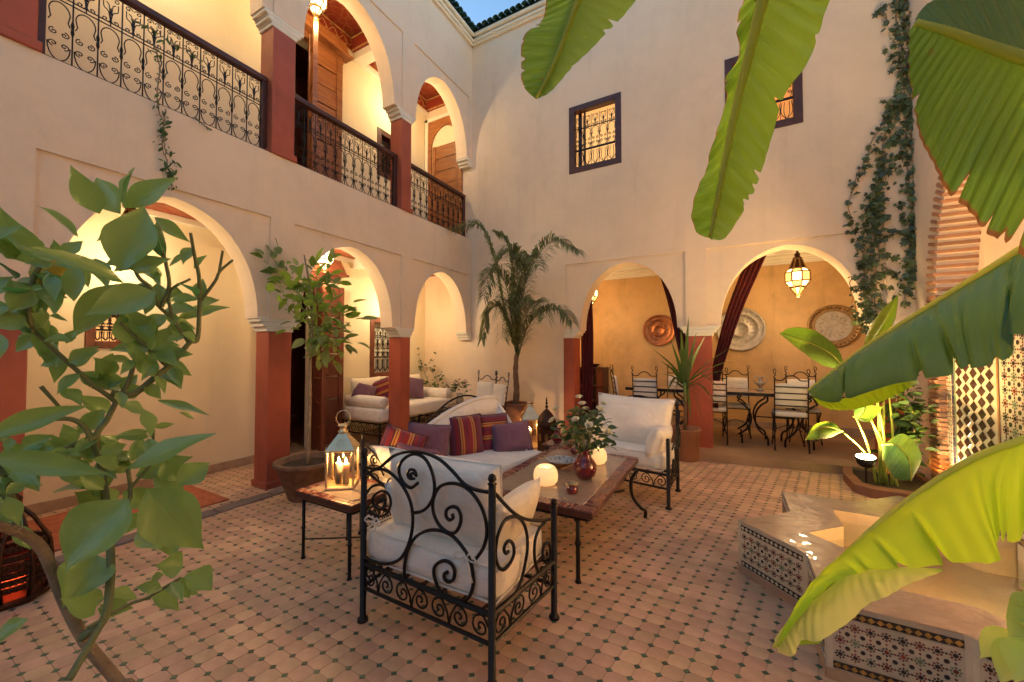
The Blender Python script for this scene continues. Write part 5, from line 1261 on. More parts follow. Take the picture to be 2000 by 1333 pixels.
# ---- dining tables on hooped iron bases
def dining_table(label, x0, x1, y0, y1):
    t = thing('dining_table', label, 'table', group='dining tables')
    z = .85
    MB().cbox(x0 + .01, x1 - .01, y0 + .01, y1 - .01, z - .02, z, .003).build('stone_top', 'table_stone', t)
    e = MB()
    for a, b, c, d in ((x0, x1, y0, y0 + .012), (x0, x1, y1 - .012, y1), (x0, x0 + .012, y0, y1), (x1 - .012, x1, y0, y1)): e.cbox(a, b, c, d, z - .045, z + .002, .002)
    e.build('iron_edge', 'iron', t)
    for y in (y0 + .14, y1 - .14):
        h = MB(); cx = (x0 + x1)/2; cz = .47
        for s in (-1, 1):
            h.tube([(cx + s*.10, y, .10), (cx + s*.10, y, .18)] + [(cx + s*(.02 + .235*cos(q)), y, cz + .265*sin(q)) for q in [-1.15 + k*.164 for k in range(15)]] + [(cx + s*.10, y, .74), (cx + s*.10, y, .81)], .014, 6)
            h.tube([(cx + s*.42, y, .10), (cx + s*.42, y, .22)] + [(cx + s*(.70 - .40*cos(q)), y, cz + .30*sin(q)) for q in [-.95 + k*.19 for k in range(11)]] + [(cx + s*.42, y, .81)], .014, 6)
        h.build('hooped_base', 'iron', t, True)
    MB().tube([((x0+x1)/2 - .25, (y0+y1)/2, .47), ((x0+x1)/2 + .25, (y0+y1)/2, .47)], .01, 5).build('stretcher', 'iron', t)
    return t
dining_table('dining table behind the potted yucca, left of the red pier', 2.75, 4.02, 6.52, 7.22)
dining_table('dining table with hooped iron base under the glass lantern', 4.05, 5.60, 6.50, 7.22)
t = thing('metal_urn', 'small two-handled metal urn standing on the dining table', 'urn', (4.66, 6.95, .852))
MB().lathe([(.05, 0), (.055, .008), (.02, .03), (.022, .05), (.055, .09), (.058, .12), (.03, .15), (.028, .18), (.05, .21), (.045, .212), (.02, .17), (0, .1)], 16).build('body', 'pewter', t, True)
for s in (-1, 1): MB().tube([tuple(p) for p in bez([(s*.055, 0, .10), (s*.085, 0, .15), (s*.07, 0, .20), (s*.045, 0, .20)], 10)], .006, 5).build('handle', 'pewter', t, True)
# ---- cabinet
t = thing('wall_cabinet', 'dark wooden open cabinet in the corner of the dining room', 'cabinet', (0, 0, 0))
x0, x1, y0, y1 = 1.48, 2.06, 7.70, 8.04
for a, b in ((x0, x0 + .03), (x1 - .17, x1 - .14), (x1 - .03, x1)): MB().cbox(a, b, y0, y1, .1, 1.08, .004).build('side_panel', 'wood_dark', t)
for z in (.12, .42, .72, 1.08): MB().cbox(x0 - .01, x1 + .01, y0 - .01, y1, z, z + .03, .004).build('shelf', 'wood_dark', t)
MB().box(x0, x1, y1 - .015, y1, .1, 1.08).build('back_panel', 'wood_dark', t)
MB().cbox(x1 - .14, x1 - .03, y0 + .002, y0 + .02, .14, 1.08, .003).build('door', 'wood_red', t)
for k in range(4): tag(MB().cbox(1.60 + k*.055, 1.645 + k*.055, y0 + .06, y0 + .2, .751, .90 + .02*(k % 2), .004).build('jar_box', ['book_mix', 'brass', 'ceramic_tan', 'book_mix'][k]), ['pale box on the cabinet shelf nearest the curtain', 'brass tin second on the cabinet shelf', 'tan box third on the cabinet shelf', 'pale box farthest from the curtain on the cabinet shelf'][k], 'box')
tag(MB().lathe([(.05, 0), (.06, .01), (.12, .05), (.15, .065), (.14, .066), (.09, .04), (0, .03)], 20, (1.80, 7.87, 1.1115)).build('dark_bowl', 'dark_copper', None, True), 'dark wide bowl on top of the cabinet', 'bowl')
# ---- daybed in the gallery
t = thing('daybed', 'white upholstered daybed with bolsters along the gallery wall', 'daybed', (0, 0, 0))
x0, x1, y0, y1 = -1.07, -.24, 4.06, 5.78
MB().rbox(((x0+x1)/2, (y0+y1)/2, .485), ((x1-x0)/2, (y1-y0)/2, .105), .04).build('mattress', 'linen', t, True, True)
for y in (y0 + .10, y1 - .10):
    b = MB(); b.tube([(x0 + .01, y, .672), (x0 + .03, y, .672), (x1 - .03, y, .672), (x1 - .01, y, .672)], [.075, .09, .09, .075], 16); b.build('bolster', 'linen', t, True)
for k, (y, w) in enumerate(((4.42, .62), (4.95, .5), (5.45, .5))):
    A = frame_m((x0 + .14, y, .80), (0, 1, 0), (-.22, 0, 1)); MB().pillow(A, w, .44, .20, 12, seed=k + 20).build('back_cushion', 'linen_warm', t, True, True)
fr = MB()
for z in (.368, .20):
    for A, B in (((x0, y0), (x1, y0)), ((x1, y0), (x1, y1)), ((x0, y1), (x1, y1))): fr.tube([(A[0], A[1], z), (B[0], B[1], z)], .012, 5)
frieze(fr, (x1, y0, 0), (x1, y1, 0), .21, .36, 11); frieze(fr, (x0, y0, 0), (x1, y0, 0), .21, .36, 5)
fr.build('base_frame', 'iron', t)
for x in (x0 + .02, x1): 
    for y in (y0, y1): MB().tube([(x, y, 0), (x, y, .385)], .018, 6).build('leg', 'iron', t)
cushion('purple_cushion', 'purple cushion at the near end of the daybed', (-.83, 4.28, .80), (.5, .75, -.3), (-.4, .2, 1), .34, .26, .12, 'purple', 7, 'loose cushions on the daybed')
cushion('striped_cushion', 'striped cushion on the daybed just left of the red column', (-.80, 4.60, .80), (.35, .85, .3), (-.4, -.3, 1), .38, .34, .13, 'stripes', 8, 'loose cushions on the daybed')
cushion('purple_cushion', 'large purple cushion on the daybed right of the red column', (-.72, 5.25, .79), (.3, .9, -.2), (-.45, .1, 1), .46, .40, .15, 'purple', 9, 'loose cushions on the daybed')
# ---- round table with flowers
t = thing('round_table', 'small round dark table with iron legs between daybed and palm', 'table', (.78, 4.85, 0))
MB().lathe([(0, .60), (.30, .60), (.315, .61), (.315, .625), (.30, .632), (0, .632)], 28).build('table_top', 'wood_dark', t)
for k in range(4):
    a = k*pi/2 + .5; MB().tube([tuple(p) for p in bez([(.26*cos(a), .26*sin(a), .60), (.10*cos(a), .10*sin(a), .36), (.08*cos(a), .08*sin(a), .25), (.25*cos(a), .25*sin(a), 0)], 16)], .009, 5).build('leg', 'iron', t, True)
tag(MB().lathe([(.035, 0), (.05, .01), (.06, .06), (.045, .13), (.055, .17), (.048, .17), (.03, .12), (0, .05)], 16, (.66, 4.80, .6335)).build('flower_vase', 'pewter', None, True), 'small grey vase with pink flowers on the round table', 'vase')
# ---- gallery rug
tag(MB().cbox(-.95, -.02, .3, 2.0, .002, .014, .004).build('woven_rug', 'rug'), 'orange woven rug on the gallery floor at the left arch', 'rug')
# ================================================================ star fountain, tiled wall, planter
FC = Vector((5.37, 2.99)); FR_ = 1.09; XC = 6.085; FH = .335
def star(R, k=.765):
    return [FC + Vector((cos(pi*i/8), sin(pi*i/8)))*(R if i % 2 == 0 else R*k) for i in range(16)]
SO = star(FR_); SI = star(FR_*.66)
def clipx(p): return Vector((min(p.x, XC), p.y))
ft = thing('star_fountain', 'eight-pointed star fountain basin clad in small mosaic tiles', 'fountain')
def zband(mb, O, U, L, z0, z1, dark, light, n):
    """row of diamonds on a dark band"""
    h = z1 - z0; w = L/n
    mb.plate([(0, z0), (L, z0), (L, z1), (0, z1)], O, U, (0,0,1), 0, .003, dark)
    for k in range(n):
        c = (k + .5)*w
        mb.plate([(c - w*.44, z0 + h/2), (c, z0 + h*.10), (c + w*.44, z0 + h/2), (c, z1 - h*.10)], O, U, (0,0,1), .003, .0045, light)
def rosettes(mb, O, U, L, z0, z1, a, rg):
    """field of eight-fold rosettes; slots: 0 white 1 black 2 red 3 green 4 yellow"""
    nu = max(1, int(L/a)); nv = max(1, int((z1 - z0)/a)); au = L/nu; av = (z1 - z0)/nv
    mb.plate([(0, z0), (L, z0), (L, z1), (0, z1)], O, U, (0,0,1), 0, .002, 0)
    def poly(cu, cv, r, n, ph=0, k=1.0): return [(cu + r*cos(ph + 2*pi*i/n), cv + k*r*sin(ph + 2*pi*i/n)) for i in range(n)]
    for i in range(nu):
        for j in range(nv):
            cu, cv = (i + .5)*au, z0 + (j + .5)*av; r = min(au, av)
            col = [1, 2, 1, 3][(i + 2*j) % 4] if (i + j) % 2 == 0 else [1, 2, 4, 1][(i*3 + j) % 4]
            ring = 3 if col == 3 else (2 if (i + j) % 2 else rg.choice((1, 2, 3)))
            mb.plate(poly(cu, cv, r*.165, 8, pi/8), O, U, (0,0,1), .002, .0035, col)
            for k in range(8):
                a_ = 2*pi*k/8; c1, s1 = cos(a_), sin(a_)
                pts = [(.19, 0), (.28, .085), (.40, 0), (.28, -.085)]
                mb.plate([(cu + r*(p*c1 - q*s1), cv + r*(p*s1 + q*c1)) for p, q in pts], O, U, (0,0,1), .002, .0034, ring)
            for du, dv in ((.5, .5),):
                if i < nu - 1 and j < nv - 1: mb.plate(poly(cu + du*au, cv + dv*av, r*.18, 8, pi/8), O, U, (0,0,1), .002, .0035, 1)
            for du, dv in ((.5, 0), (0, .5)):
                if (du and i < nu - 1) or (dv and j < nv - 1): mb.plate(poly(cu + du*au, cv + dv*av, r*.10, 4, 0), O, U, (0,0,1), .002, .0034, rg.choice((1, 2)))
ZM = ['zellige_white', 'zellige_black', 'zellige_red', 'zellige_green', 'zellige_yellow', 'terracotta', 'zellige_blue']
rg = random.Random(5)
body = MB()
for i in range(16):
    a, b = clipx(SO[i]), clipx(SO[(i+1) % 16])
    if (a - b).length < 1e-4 or (a.x > XC - 1e-3 and b.x > XC - 1e-3): continue
    O = Vector((a.x, a.y, 0)); U = Vector((b.x - a.x, b.y - a.y, 0)); L = U.length; U = U/L
    body.add([(a.x, a.y, 0), (b.x, b.y, 0), (b.x, b.y, FH), (a.x, a.y, FH)], [(0,1,2,3)])
    if 5 <= i <= 12:
        s = MB(); lt = 4 if i >= 10 else 0
        s.plate([(0, .0), (L, .0), (L, .05), (0, .05)], O, U, (0,0,1), 0, .006, 5)
        e = .022
        zband(s, O + U*e, U, L - 2*e, .056, .084, 1, lt, 14)
        rosettes(s, O + U*e, U, L - 2*e, .090, .276, .050, rg)
        zband(s, O + U*e, U, L - 2*e, .282, .312, 1, lt, 14)
        s.plate([(0, .05), (e, .05), (e, FH), (0, FH)], O, U, (0,0,1), 0, .004, 0); s.plate([(L - e, .05), (L, .05), (L, FH), (L - e, FH)], O, U, (0,0,1), 0, .004, 0)
        s.build('mosaic_side', ZM, ft)['kind'] = 'stuff'
body.build('basin_body', 'grout_pale', ft)
rim = MB()
for i in range(16):
    a, b, c, d_ = clipx(SO[i]), clipx(SO[(i+1) % 16]), clipx(SI[(i+1) % 16]), clipx(SI[i])
    rim.add([(a.x, a.y, FH - .002), (b.x, b.y, FH - .002), (c.x, c.y, FH - .002), (d_.x, d_.y, FH - .002)], [(0,1,2,3)])
    nu, nv = 12, 12
    for p in range(nu):
        for q in range(nv):
            P = []
            for (u, v) in ((p, q), (p+1, q), (p+1, q+1), (p, q+1)):
                u, v = u/nu, v/nv; P.append(a.lerp(b, u).lerp(d_.lerp(c, u), v))
            if max(w.x for w in P) > XC - .01: continue
            m_ = sum(P, Vector((0, 0)))/4; tx, ty = rg.gauss(0, .018), rg.gauss(0, .018); h0 = FH + rg.uniform(.001, .003)
            rim.add([((m_ + (w - m_)*.97).x, (m_ + (w - m_)*.97).y, h0 + tx*(w - m_).x + ty*(w - m_).y) for w in P], [(0,1,2,3)])
rim.build('rim_tiles', 'glazed_top', ft)['kind'] = 'stuff'
inn = MB()
for i in range(16):
    a, b = clipx(SI[i]), clipx(SI[(i+1) % 16])
    inn.add([(a.x, a.y, .10), (b.x, b.y, .10), (b.x, b.y, FH), (a.x, a.y, FH)], [(0,1,2,3)])
inn.add([(clipx(p).x, clipx(p).y, .10) for p in SI], [tuple(range(16))])
inn.build('basin_lining', 'basin_plaster', ft)
wt = tag(MB().add([(clipx(p).x, clipx(p).y, .262) for p in star(FR_*.655)], [tuple(range(16))]).build('fountain_water', 'water'), 'still shallow water inside the star basin', 'water', kind='structure')
bl = thing('basin_lamp', 'small bright lamp set in the star basin', 'lamp', (5.33, 2.50, .15))
MB().lathe([(.03, 0), (.05, .01), (.05, .05), (.04, .055)], 14).build('housing', 'black_metal', bl)
MB().lathe([(.0, .057), (.038, .057)], 14).build('lens', 'basin_lamp', bl)
ld = bpy.data.lights.new('basin_light', 'POINT'); ld.energy = 7; ld.color = (1, .78, .46); ld.shadow_soft_size = .03
lo = bpy.data.objects.new('basin_light', ld); COL.objects.link(lo); lo.parent = bl; lo.location = (0, 0, .10)
# added flood lamp, out of view on the tiled block, to warm the court
fl_ = thing('added_flood', 'added flood lamp out of view on the fountain block, warming the court', 'lamp', (5.88, 2.85, .602))
MB().cbox(-.08, .08, -.10, .10, 0, .05, .006).build('housing', 'black_metal', fl_)
MB().box(-.06, .06, -.08, .08, .051, .053).build('lens', 'basin_lamp', fl_)
ld = bpy.data.lights.new('added_flood_light', 'SPOT'); ld.energy = 150; ld.color = (1, .66, .34); ld.spot_size = radians(150); ld.spot_blend = .6; ld.shadow_soft_size = .07
lo = bpy.data.objects.new('added_flood_light', ld); COL.objects.link(lo); lo.parent = fl_; lo.location = (0, 0, .09); lo.rotation_euler = Vector((.35, -.40, 1)).to_track_quat('-Z', 'Y').to_euler()
# tiled block under the spout
sb = thing('spout_block', 'low tiled block rising from the fountain against the wall', 'fountain block')
MB().cbox(5.66, XC - .005, 2.55, 3.36, .10, .60, .008).build('core', 'zellige_white', sb)
s = MB(); O = Vector((5.658, 3.36, 0)); U = Vector((0, -1, 0)); zband(s, O, U, .81, .36, .40, 6, 4, 16); rosettes(s, O, U, .81, .41, .585, .06, rg); s.build('mosaic_face', ZM, sb)['kind'] = 'stuff'
# ---- tiled panel in the niche
tp = thing('niche_mosaic', 'tall mosaic tile panel with brown and cream chequers in the niche', 'mosaic')
xp = 6.155
MB().cbox(xp, xp + .05, 3.47, 5.545, 0, 1.66, .004).build('backing', 'zellige_white', tp)
O = Vector((xp, 5.53, 0)); U = Vector((0, -1, 0))
s = MB(); rosettes(s, O, U, .085, .02, 1.62, .042, rg); s.build('mosaic_strip', ZM, tp)['kind'] = 'stuff'
bt = MB().plate([(0, 0), (.045, 0), (.045, .095), (0, .095)], (0, 0, 0), U, (0,0,1), 0, .004).build('border_tile', 'zellige_blue', tp); bt.location = (xp, 5.435, .02)
for k in range(1, 16): link('border_tile', bt.data, tp, (xp, 5.435, .02 + k*.1))
MB().plate([(0, 0), (.02, 0), (.02, 1.6), (0, 1.6)], (xp, 5.385, .02), U, (0,0,1), 0, .004).build('green_fillet', 'zellige_green', tp)
dm = MB().plate([(-.058, 0), (0, -.047), (.058, 0), (0, .047)], (0, 0, 0), U, (0,0,1), 0, .004).build('chequer_tile', 'checker_dark', tp); dm.location = (xp, 5.30, .06)
for i in range(5):
    for k in range(16):
        if i == 0 and k == 0: continue
        link('chequer_tile', dm.data, tp, (xp, 5.30 - i*.124, .06 + k*.099 + (.0495 if i % 2 else 0)), (rg.uniform(-.01, .01), 0, 0))
MB().plate([(0, 0), (.025, 0), (.025, 1.6), (0, 1.6)], (xp, 4.70, .02), U, (0,0,1), 0, .005).build('tan_fillet', 'ceramic_tan', tp)
s = MB(); rosettes(s, Vector((xp, 4.655, 0)), U, 1.15, .02, 1.62, .105, rg); s.build('rosette_field', ZM, tp)['kind'] = 'stuff'
# ---- corner planter
PP = [(5.42, 6.03), (5.345, 5.62), (5.345, 5.20), (5.45, 5.09), (6.08, 5.04), (6.08, 6.03)]
pl = thing('corner_planter', 'low terracotta kerbed planting bed in the corner', 'planter')
k = MB(); ce = Vector((5.75, 5.55)); PI = [ce + (Vector(p) - ce)*.80 for p in PP]; PO = [Vector(p) for p in PP]; n = len(PP)
k.prism([tuple(p) for p in PO], 0, .09, top=False); 
for i in range(n):
    a, b, c, d_ = PO[i], PO[(i+1) % n], PI[(i+1) % n], PI[i]
    k.add([(a.x, a.y, .09), (b.x, b.y, .09), (c.x, c.y, .10), (d_.x, d_.y, .10)], [(0,1,2,3)]); k.add([(d_.x, d_.y, .10), (c.x, c.y, .10), (c.x, c.y, .03), (d_.x, d_.y, .03)], [(0,1,2,3)])
k.build('kerb', 'terracotta_pot', pl)
k = MB(); k.add([(p.x, p.y, .065) for p in PI], [tuple(range(n))]); k.build('earth', 'soil', pl)
# ---- the garden spotlight
sp_p = at(1691, 893, 1, 5.30)
sl = thing('garden_spotlight', 'dazzling spotlight among the stalks in the corner bed', 'spotlight', (sp_p.x, sp_p.y, .06))
hz = sp_p.z - .06
aim = Vector((-.06, -.18, 1)).normalized()
MB().tube([(0, 0, 0), (0, 0, hz - .04)], .008, 5).build('stake', 'black_metal', sl)
c0 = Vector((0, 0, hz)); MB().tube([tuple(c0 - aim*.10), tuple(c0 - aim*.07), tuple(c0 + aim*.0)], [.05, .075, .085], 14).build('housing', 'black_metal', sl, True)
q = aim.to_track_quat('Z', 'Y').to_matrix().to_4x4(); q.translation = c0 + aim*.004
lm = MB().lathe([(0, 0), (.078, 0)], 20); lm.v = [tuple(q @ Vector(v)) for v in lm.v]; lm.build('lens', 'spot_face', sl)
ld = bpy.data.lights.new('spot_light', 'SPOT'); ld.energy = 62; ld.color = (1, .66, .26); ld.spot_size = radians(125); ld.spot_blend = .5; ld.shadow_soft_size = .04
lo = bpy.data.objects.new('spot_light', ld); COL.objects.link(lo); lo.parent = sl; lo.location = c0 + aim*.03; lo.rotation_euler = aim.to_track_quat('-Z', 'Y').to_euler()
# niche wash light at the foot of the tiled panel
nl = thing('niche_lamp', 'bright lamp at the foot of the tiled niche', 'lamp', (5.98, 5.36, .02))
MB().lathe([(.05, 0), (.055, .02), (.05, .08), (.04, .085)], 12).build('housing', 'black_metal', nl)
MB().lathe([(0, .087), (.038, .087)], 12).build('lens', 'spot_face', nl)
ld = bpy.data.lights.new('niche_light', 'SPOT'); ld.energy = 12; ld.color = (1, .78, .42); ld.spot_size = radians(130); ld.spot_blend = .6; ld.shadow_soft_size = .05
lo = bpy.data.objects.new('niche_light', ld); COL.objects.link(lo); lo.parent = nl; lo.location = (0, 0, .12); lo.rotation_euler = Vector((.25, -.5, 1)).to_track_quat('-Z', 'Y').to_euler()
# ================================================================ plants
def leaf_mesh(L, W, cup=.15, bend=.2, n=6, tip=1.0):
    """a broad leaf from the origin along +X, blade in XY"""
    mb = MB()
    def g(u, v):
        w = W/2*(sin(pi*u**.85)**.75)*(1 - .15*u) if 0 < u < 1 else 0
        y = (v*2 - 1)*w; return Vector((L*u, y, cup*abs(y)*1.2 - bend*L*u*u))
    mb.grid(g, n, 4, uv=True); return mb
def as_mesh(mb, name, m, smooth=True):
    o = mb.build(name, m, None, smooth); me = o.data; bpy.data.objects.remove(o); return me
def orient(p, d, up, roll=0):
    m = frame_m(p, d, up.cross(d) if hasattr(up, 'cross') else Vector(up).cross(d)); return m @ Matrix.Rotation(roll, 4, 'X')
def pot(name, label, loc, r0, r1, h, m, lip=.02, n=28):
    t = thing(name, label, 'pot', loc)
    MB().lathe([(r0, 0), (r0*1.02, .01), (r1*.97, h - .05), (r1, h - .045), (r1 + lip, h - .04), (r1 + lip, h - .004), (r1 + lip*.5, h), (r1*.90, h - .004), (r1*.86, h - .06)], n).build('vessel', m, t, True)
    MB().lathe([(0, h - .05), (r1*.88, h - .055)], n).build('earth', 'soil', t)
    return t
# ---- potted citrus beside the column
pot('basket_pot', 'wide dark woven pot of the citrus beside the red column', (.55, 2.43, 0), .17, .285, .37, 'basket_pot')
ct = thing('citrus_tree', 'slender potted citrus tree with leafy crown in front of the arches', 'tree', (.55, 2.43, .32))
tr = [(0, 0, 0), (.01, 0, .3), (.02, .0, .6), (.015, 0, .9), (.02, .0, 1.12), (.03, .01, 1.4), (.0, .0, 1.75), (-.06, -.03, 2.1)]
MB().tube([tuple(p) for p in bez(tr, 28)], .020, 7, r1=.008).build('trunk', 'bark', ct, True)
rc = random.Random(21)
LM = [as_mesh(leaf_mesh(l, w, c, b), 'leaf', 'citrus_leaf') for l, w, c, b in ((.155, .078, .2, .15), (.135, .070, .3, .3), (.11, .056, .1, .1))]
blobs = []
# crown limbs: measured tips in the plane of the tree
O = Vector((.55, 2.43, .32))
for px, py, dy, base_z, num in ((528, 500, -.1, 1.55, 26), (545, 535, .05, 1.55, 24), (600, 520, -.05, 1.6, 26), (640, 530, .1, 1.6, 24), (575, 580, -.15, 1.4, 26), (630, 600, 0, 1.35, 34), (600, 620, .12, 1.3, 26), (660, 640, -.1, 1.25, 28), (680, 660, .05, 1.2, 20), (620, 660, -.12, 1.15, 22), (690, 610, .1, 1.3, 16), (608, 565, .1, 1.5, 20), (640, 690, 0, 1.12, 8)):
    T_ = at(px, py, 1, 2.43 + dy) - O; B_ = Vector((.02, 0, base_z - .05))
    br = bez([B_, B_.lerp(T_, .5) + Vector((0, 0, .05)), T_], 10); MB().tube([tuple(p) for p in br], .007, 5, r1=.003).build('branch', 'bark_green', ct, True)
    for k in range(num):
        c = B_.lerp(T_, rc.uniform(.45, 1.08)) + Vector((rc.gauss(0, .075), rc.gauss(0, .08), rc.gauss(0, .075)))
        d = (c - B_.lerp(T_, .4) + Vector((rc.gauss(0, .1), rc.gauss(0, .1), rc.gauss(-.06, .08)))).normalized()
        m = orient(c, d, Vector((rc.gauss(0, .4), rc.gauss(0, .4), 1)), rc.uniform(-.5, .5)); o = link('leaf', LM[k % 3], ct); o.matrix_local = m @ Matrix.Scale(rc.uniform(.7, 1.2), 4)
# ---- palm
pq = thing('palm_planter', 'brown square box planter holding the palm in the corner', 'planter', (1.18, 5.62, 0))
for a, b, c, d_ in ((-.21, .21, -.21, -.185), (-.21, .21, .185, .21), (-.21, -.185, -.185, .185), (.185, .21, -.185, .185)): MB().cbox(a, b, c, d_, 0.02, .57, .006).build('side_board', 'terracotta_pot', pq)
for a, b, c, d_ in ((-.225, .225, -.225, -.18), (-.225, .225, .18, .225), (-.225, -.18, -.18, .18), (.18, .225, -.18, .18)): MB().cbox(a, b, c, d_, .57, .60, .006).build('rim', 'terracotta_pot', pq)
MB().box(-.19, .19, -.19, .19, .5, .53).build('earth', 'soil', pq)
for x in (-1, 1):
    for y in (-1, 1): MB().cbox(x*.18 - .03, x*.18 + .03, y*.18 - .03, y*.18 + .03, 0, .019, .004).build('foot', 'terracotta_pot', pq)
pm = thing('palm_tree', 'feathery palm with drooping fronds in the corner of the court', 'palm', (1.18, 5.62, .5))
MB().tube([tuple(p) for p in bez([(0, 0, 0), (.02, 0, .3), (.0, .0, .6), (.02, 0, .9)], 14)], [.055 - .0018*k + (.006 if k % 2 else 0) for k in range(13)], 9).build('trunk', 'palm_bark', pm, True)
rp = random.Random(9); PO_ = Vector((1.18, 5.62, .5))
def frond(P, n=52, ll=.36, droop=.5):
    C = bez([Vector(p) for p in P], n); r = MB(); r.tube([tuple(p) for p in C], .009, 5, r1=.002)
    lf = MB()
    for i in range(5, len(C)):
        t = i/(len(C) - 1); tan = (C[min(i+1, len(C)-1)] - C[i-1]).normalized(); side = tan.cross(Vector((0, 0, 1)))
        side = side.normalized() if side.length > .05 else Vector((1, 0, 0))
        L = ll*(.55 + .6*sin(pi*min(1, t*1.05)))*rp.uniform(.8, 1.1)
        for s in (-1, 1):
            for rep in range(3):
                d = (side*s*rp.uniform(.5, 1.0) + tan*rp.uniform(.5, .9) + Vector((0, 0, rp.uniform(-.2, .35)))).normalized()
                a = C[i] + tan*rp.uniform(-.01, .01); b = a + d*L*.5; c = a + d*L*.85 + Vector((0, 0, -L*droop*rp.uniform(.35, .9)))
                w = d.cross(Vector((0, 0, 1))); w = (w.normalized() if w.length > .05 else tan)*.0085
                lf.add([a - w*.5, a + w*.5, b + w, b - w, c], [(0,1,2,3), (3,2,4)])
    o = r.build('frond', 'palm_leaf', pm, True); lf.build('leaflets', 'palm_leaf', o)
def fr_px(pts, dy):
    out = []
    for k, (px, py) in enumerate(pts): out.append(at(px, py, 1, 5.62 + dy*k/(len(pts)-1)) - PO_)
    return out
for pts, dy in (([(1010, 700), (985, 600), (965, 500), (935, 440), (880, 450)], -.25), ([(1010, 700), (1015, 600), (1040, 520), (1080, 470), (1128, 490)], -.5),
                ([(1012, 700), (1030, 640), (1060, 610), (1095, 605), (1118, 630)], -.35), ([(1010, 700), (1005, 600), (1000, 520), (990, 470), (970, 455)], -.1),
                ([(1010, 700), (1000, 620), (985, 550), (960, 530), (945, 580)], -.7), ([(1010, 700), (1012, 610), (1020, 530), (1035, 500), (1055, 520)], -.8),
                ([(1010, 700), (995, 640), (975, 600), (955, 610), (942, 660)], -.4), ([(1012, 700), (1015, 620), (1025, 560), (1020, 520), (1005, 500)], -.3),
                ([(1012, 700), (1020, 650), (1035, 600), (1050, 590), (1065, 620)], -.8), ([(1010, 700), (1002, 640), (992, 590), (985, 600), (980, 660)], -.7),
                ([(1010, 700), (1008, 600), (1010, 530), (1000, 490), (975, 500)], -.6)):
    frond(fr_px(pts, dy))
# ---- yucca
pot('yucca_pot', 'cylindrical terracotta pot with the spiky yucca by the pier', (3.72, 5.72, 0), .165, .185, .42, 'terracotta_pot', .012)
yu = thing('yucca_plant', 'spiky yucca with long strap leaves in front of the red pier', 'plant', (3.72, 5.72, .38))
YO = Vector((3.72, 5.72, .38))
MB().tube([(0, 0, 0), (.01, 0, .3), (0, 0, .62)], .025, 7, r1=.02).build('stem', 'palm_bark', yu, True)
ry = random.Random(4)
tips = [(1275, 682), (1290, 705), (1310, 665), (1330, 640), (1345, 620), (1378, 655), (1425, 680), (1430, 720), (1400, 790), (1372, 800), (1350, 825), (1375, 828), (1338, 790), (1310, 790), (1295, 745), (1300, 770), (1320, 760), (1408, 760), (1440, 700), (1360, 650), (1290, 730), (1325, 680)]
ys_ = [(px, py, ry.uniform(-.28, .18)) for px, py in tips]
for px, py, dy in ys_:
    T_ = at(px, py, 1, 5.72 + dy) - YO; B_ = Vector((ry.uniform(-.015, .015), ry.uniform(-.015, .015), .60 + ry.uniform(-.06, .05)))
    low = T_.z < .62
    Mid = B_.lerp(T_, .45) + Vector((0, 0, .16 if low else .05)); C = bez([B_, Mid, T_], 14); mb = MB()
    vs = []; fs = []
    for i, c in enumerate(C):
        t = i/(len(C)-1); tan = (C[min(i+1, len(C)-1)] - C[max(i-1, 0)]).normalized(); w = tan.cross(Vector((0, .3, 1))).normalized()*(.030*(1 - t**2.2)*min(1, .5 + 2*t) + .0008)
        nz = w.cross(tan).normalized()*.006*(1-t); vs += [c - w, c + nz*-1, c + w]
        if i: b = (i-1)*3; fs += [(b, b+1, b+4, b+3), (b+1, b+2, b+5, b+4)]
    mb.add(vs, fs); mb.build('leaf', 'yucca_leaf', yu, True)
# ---- white roses in the ruby vase
bq = thing('rose_bouquet', 'leafy bunch of white roses in the red vase', 'flowers', (3.275, 2.865, .68))
rr = random.Random(31); RM = [as_mesh(leaf_mesh(l, l*.62, .2, .2, 4), 'leaf', 'rose_leaf') for l in (.072, .060, .05)]
fo = MB()
BO = Vector((3.275, 2.865, .68))
def rose_px(px, py, dy): return at(px, py, 1, 2.865 + dy) - BO
stems = MB()
for k in range(280):
    a = rr.uniform(0, 2*pi); e = rr.uniform(-.8, 1.4); R = rr.uniform(.07, .235)
    c = Vector((cos(a)*cos(e)*R*1.0, sin(a)*cos(e)*R*.9, .145 + sin(e)*R*.85)); d = (Vector((cos(a), sin(a), rr.uniform(-.4, .5)))).normalized()
    o = link('leaf', RM[k % 3], bq); o.matrix_local = orient(c, d, Vector((rr.gauss(0, .5), rr.gauss(0, .5), 1)), rr.uniform(-.6, .6))
    if k % 5 == 0: stems.tube([(0, 0, -.06), tuple(c*.6), tuple(c)], .002, 4)
stems.build('stems', 'bark_green', bq)
rose = MB()
for ring, (n, r, h, op) in enumerate(((3, .008, .030, .2), (4, .014, .029, .45), (5, .021, .026, .75), (6, .028, .020, 1.1))):
    for k in range(n):
        a = 2*pi*(k + .35*ring)/n
        def g(u, v, a=a, r=r, h=h, op=op):
            w = (v - .5)*2.0; rad = r*(.55 + .45*sin(u*pi/2)) + op*.010*u*u
            return Vector((rad*cos(a + w*.75), rad*sin(a + w*.75), h*u - .004*w*w - op*.004*u*u))
        rose.grid(g, 4, 5)
rsm = as_mesh(rose, 'rose', 'petal')
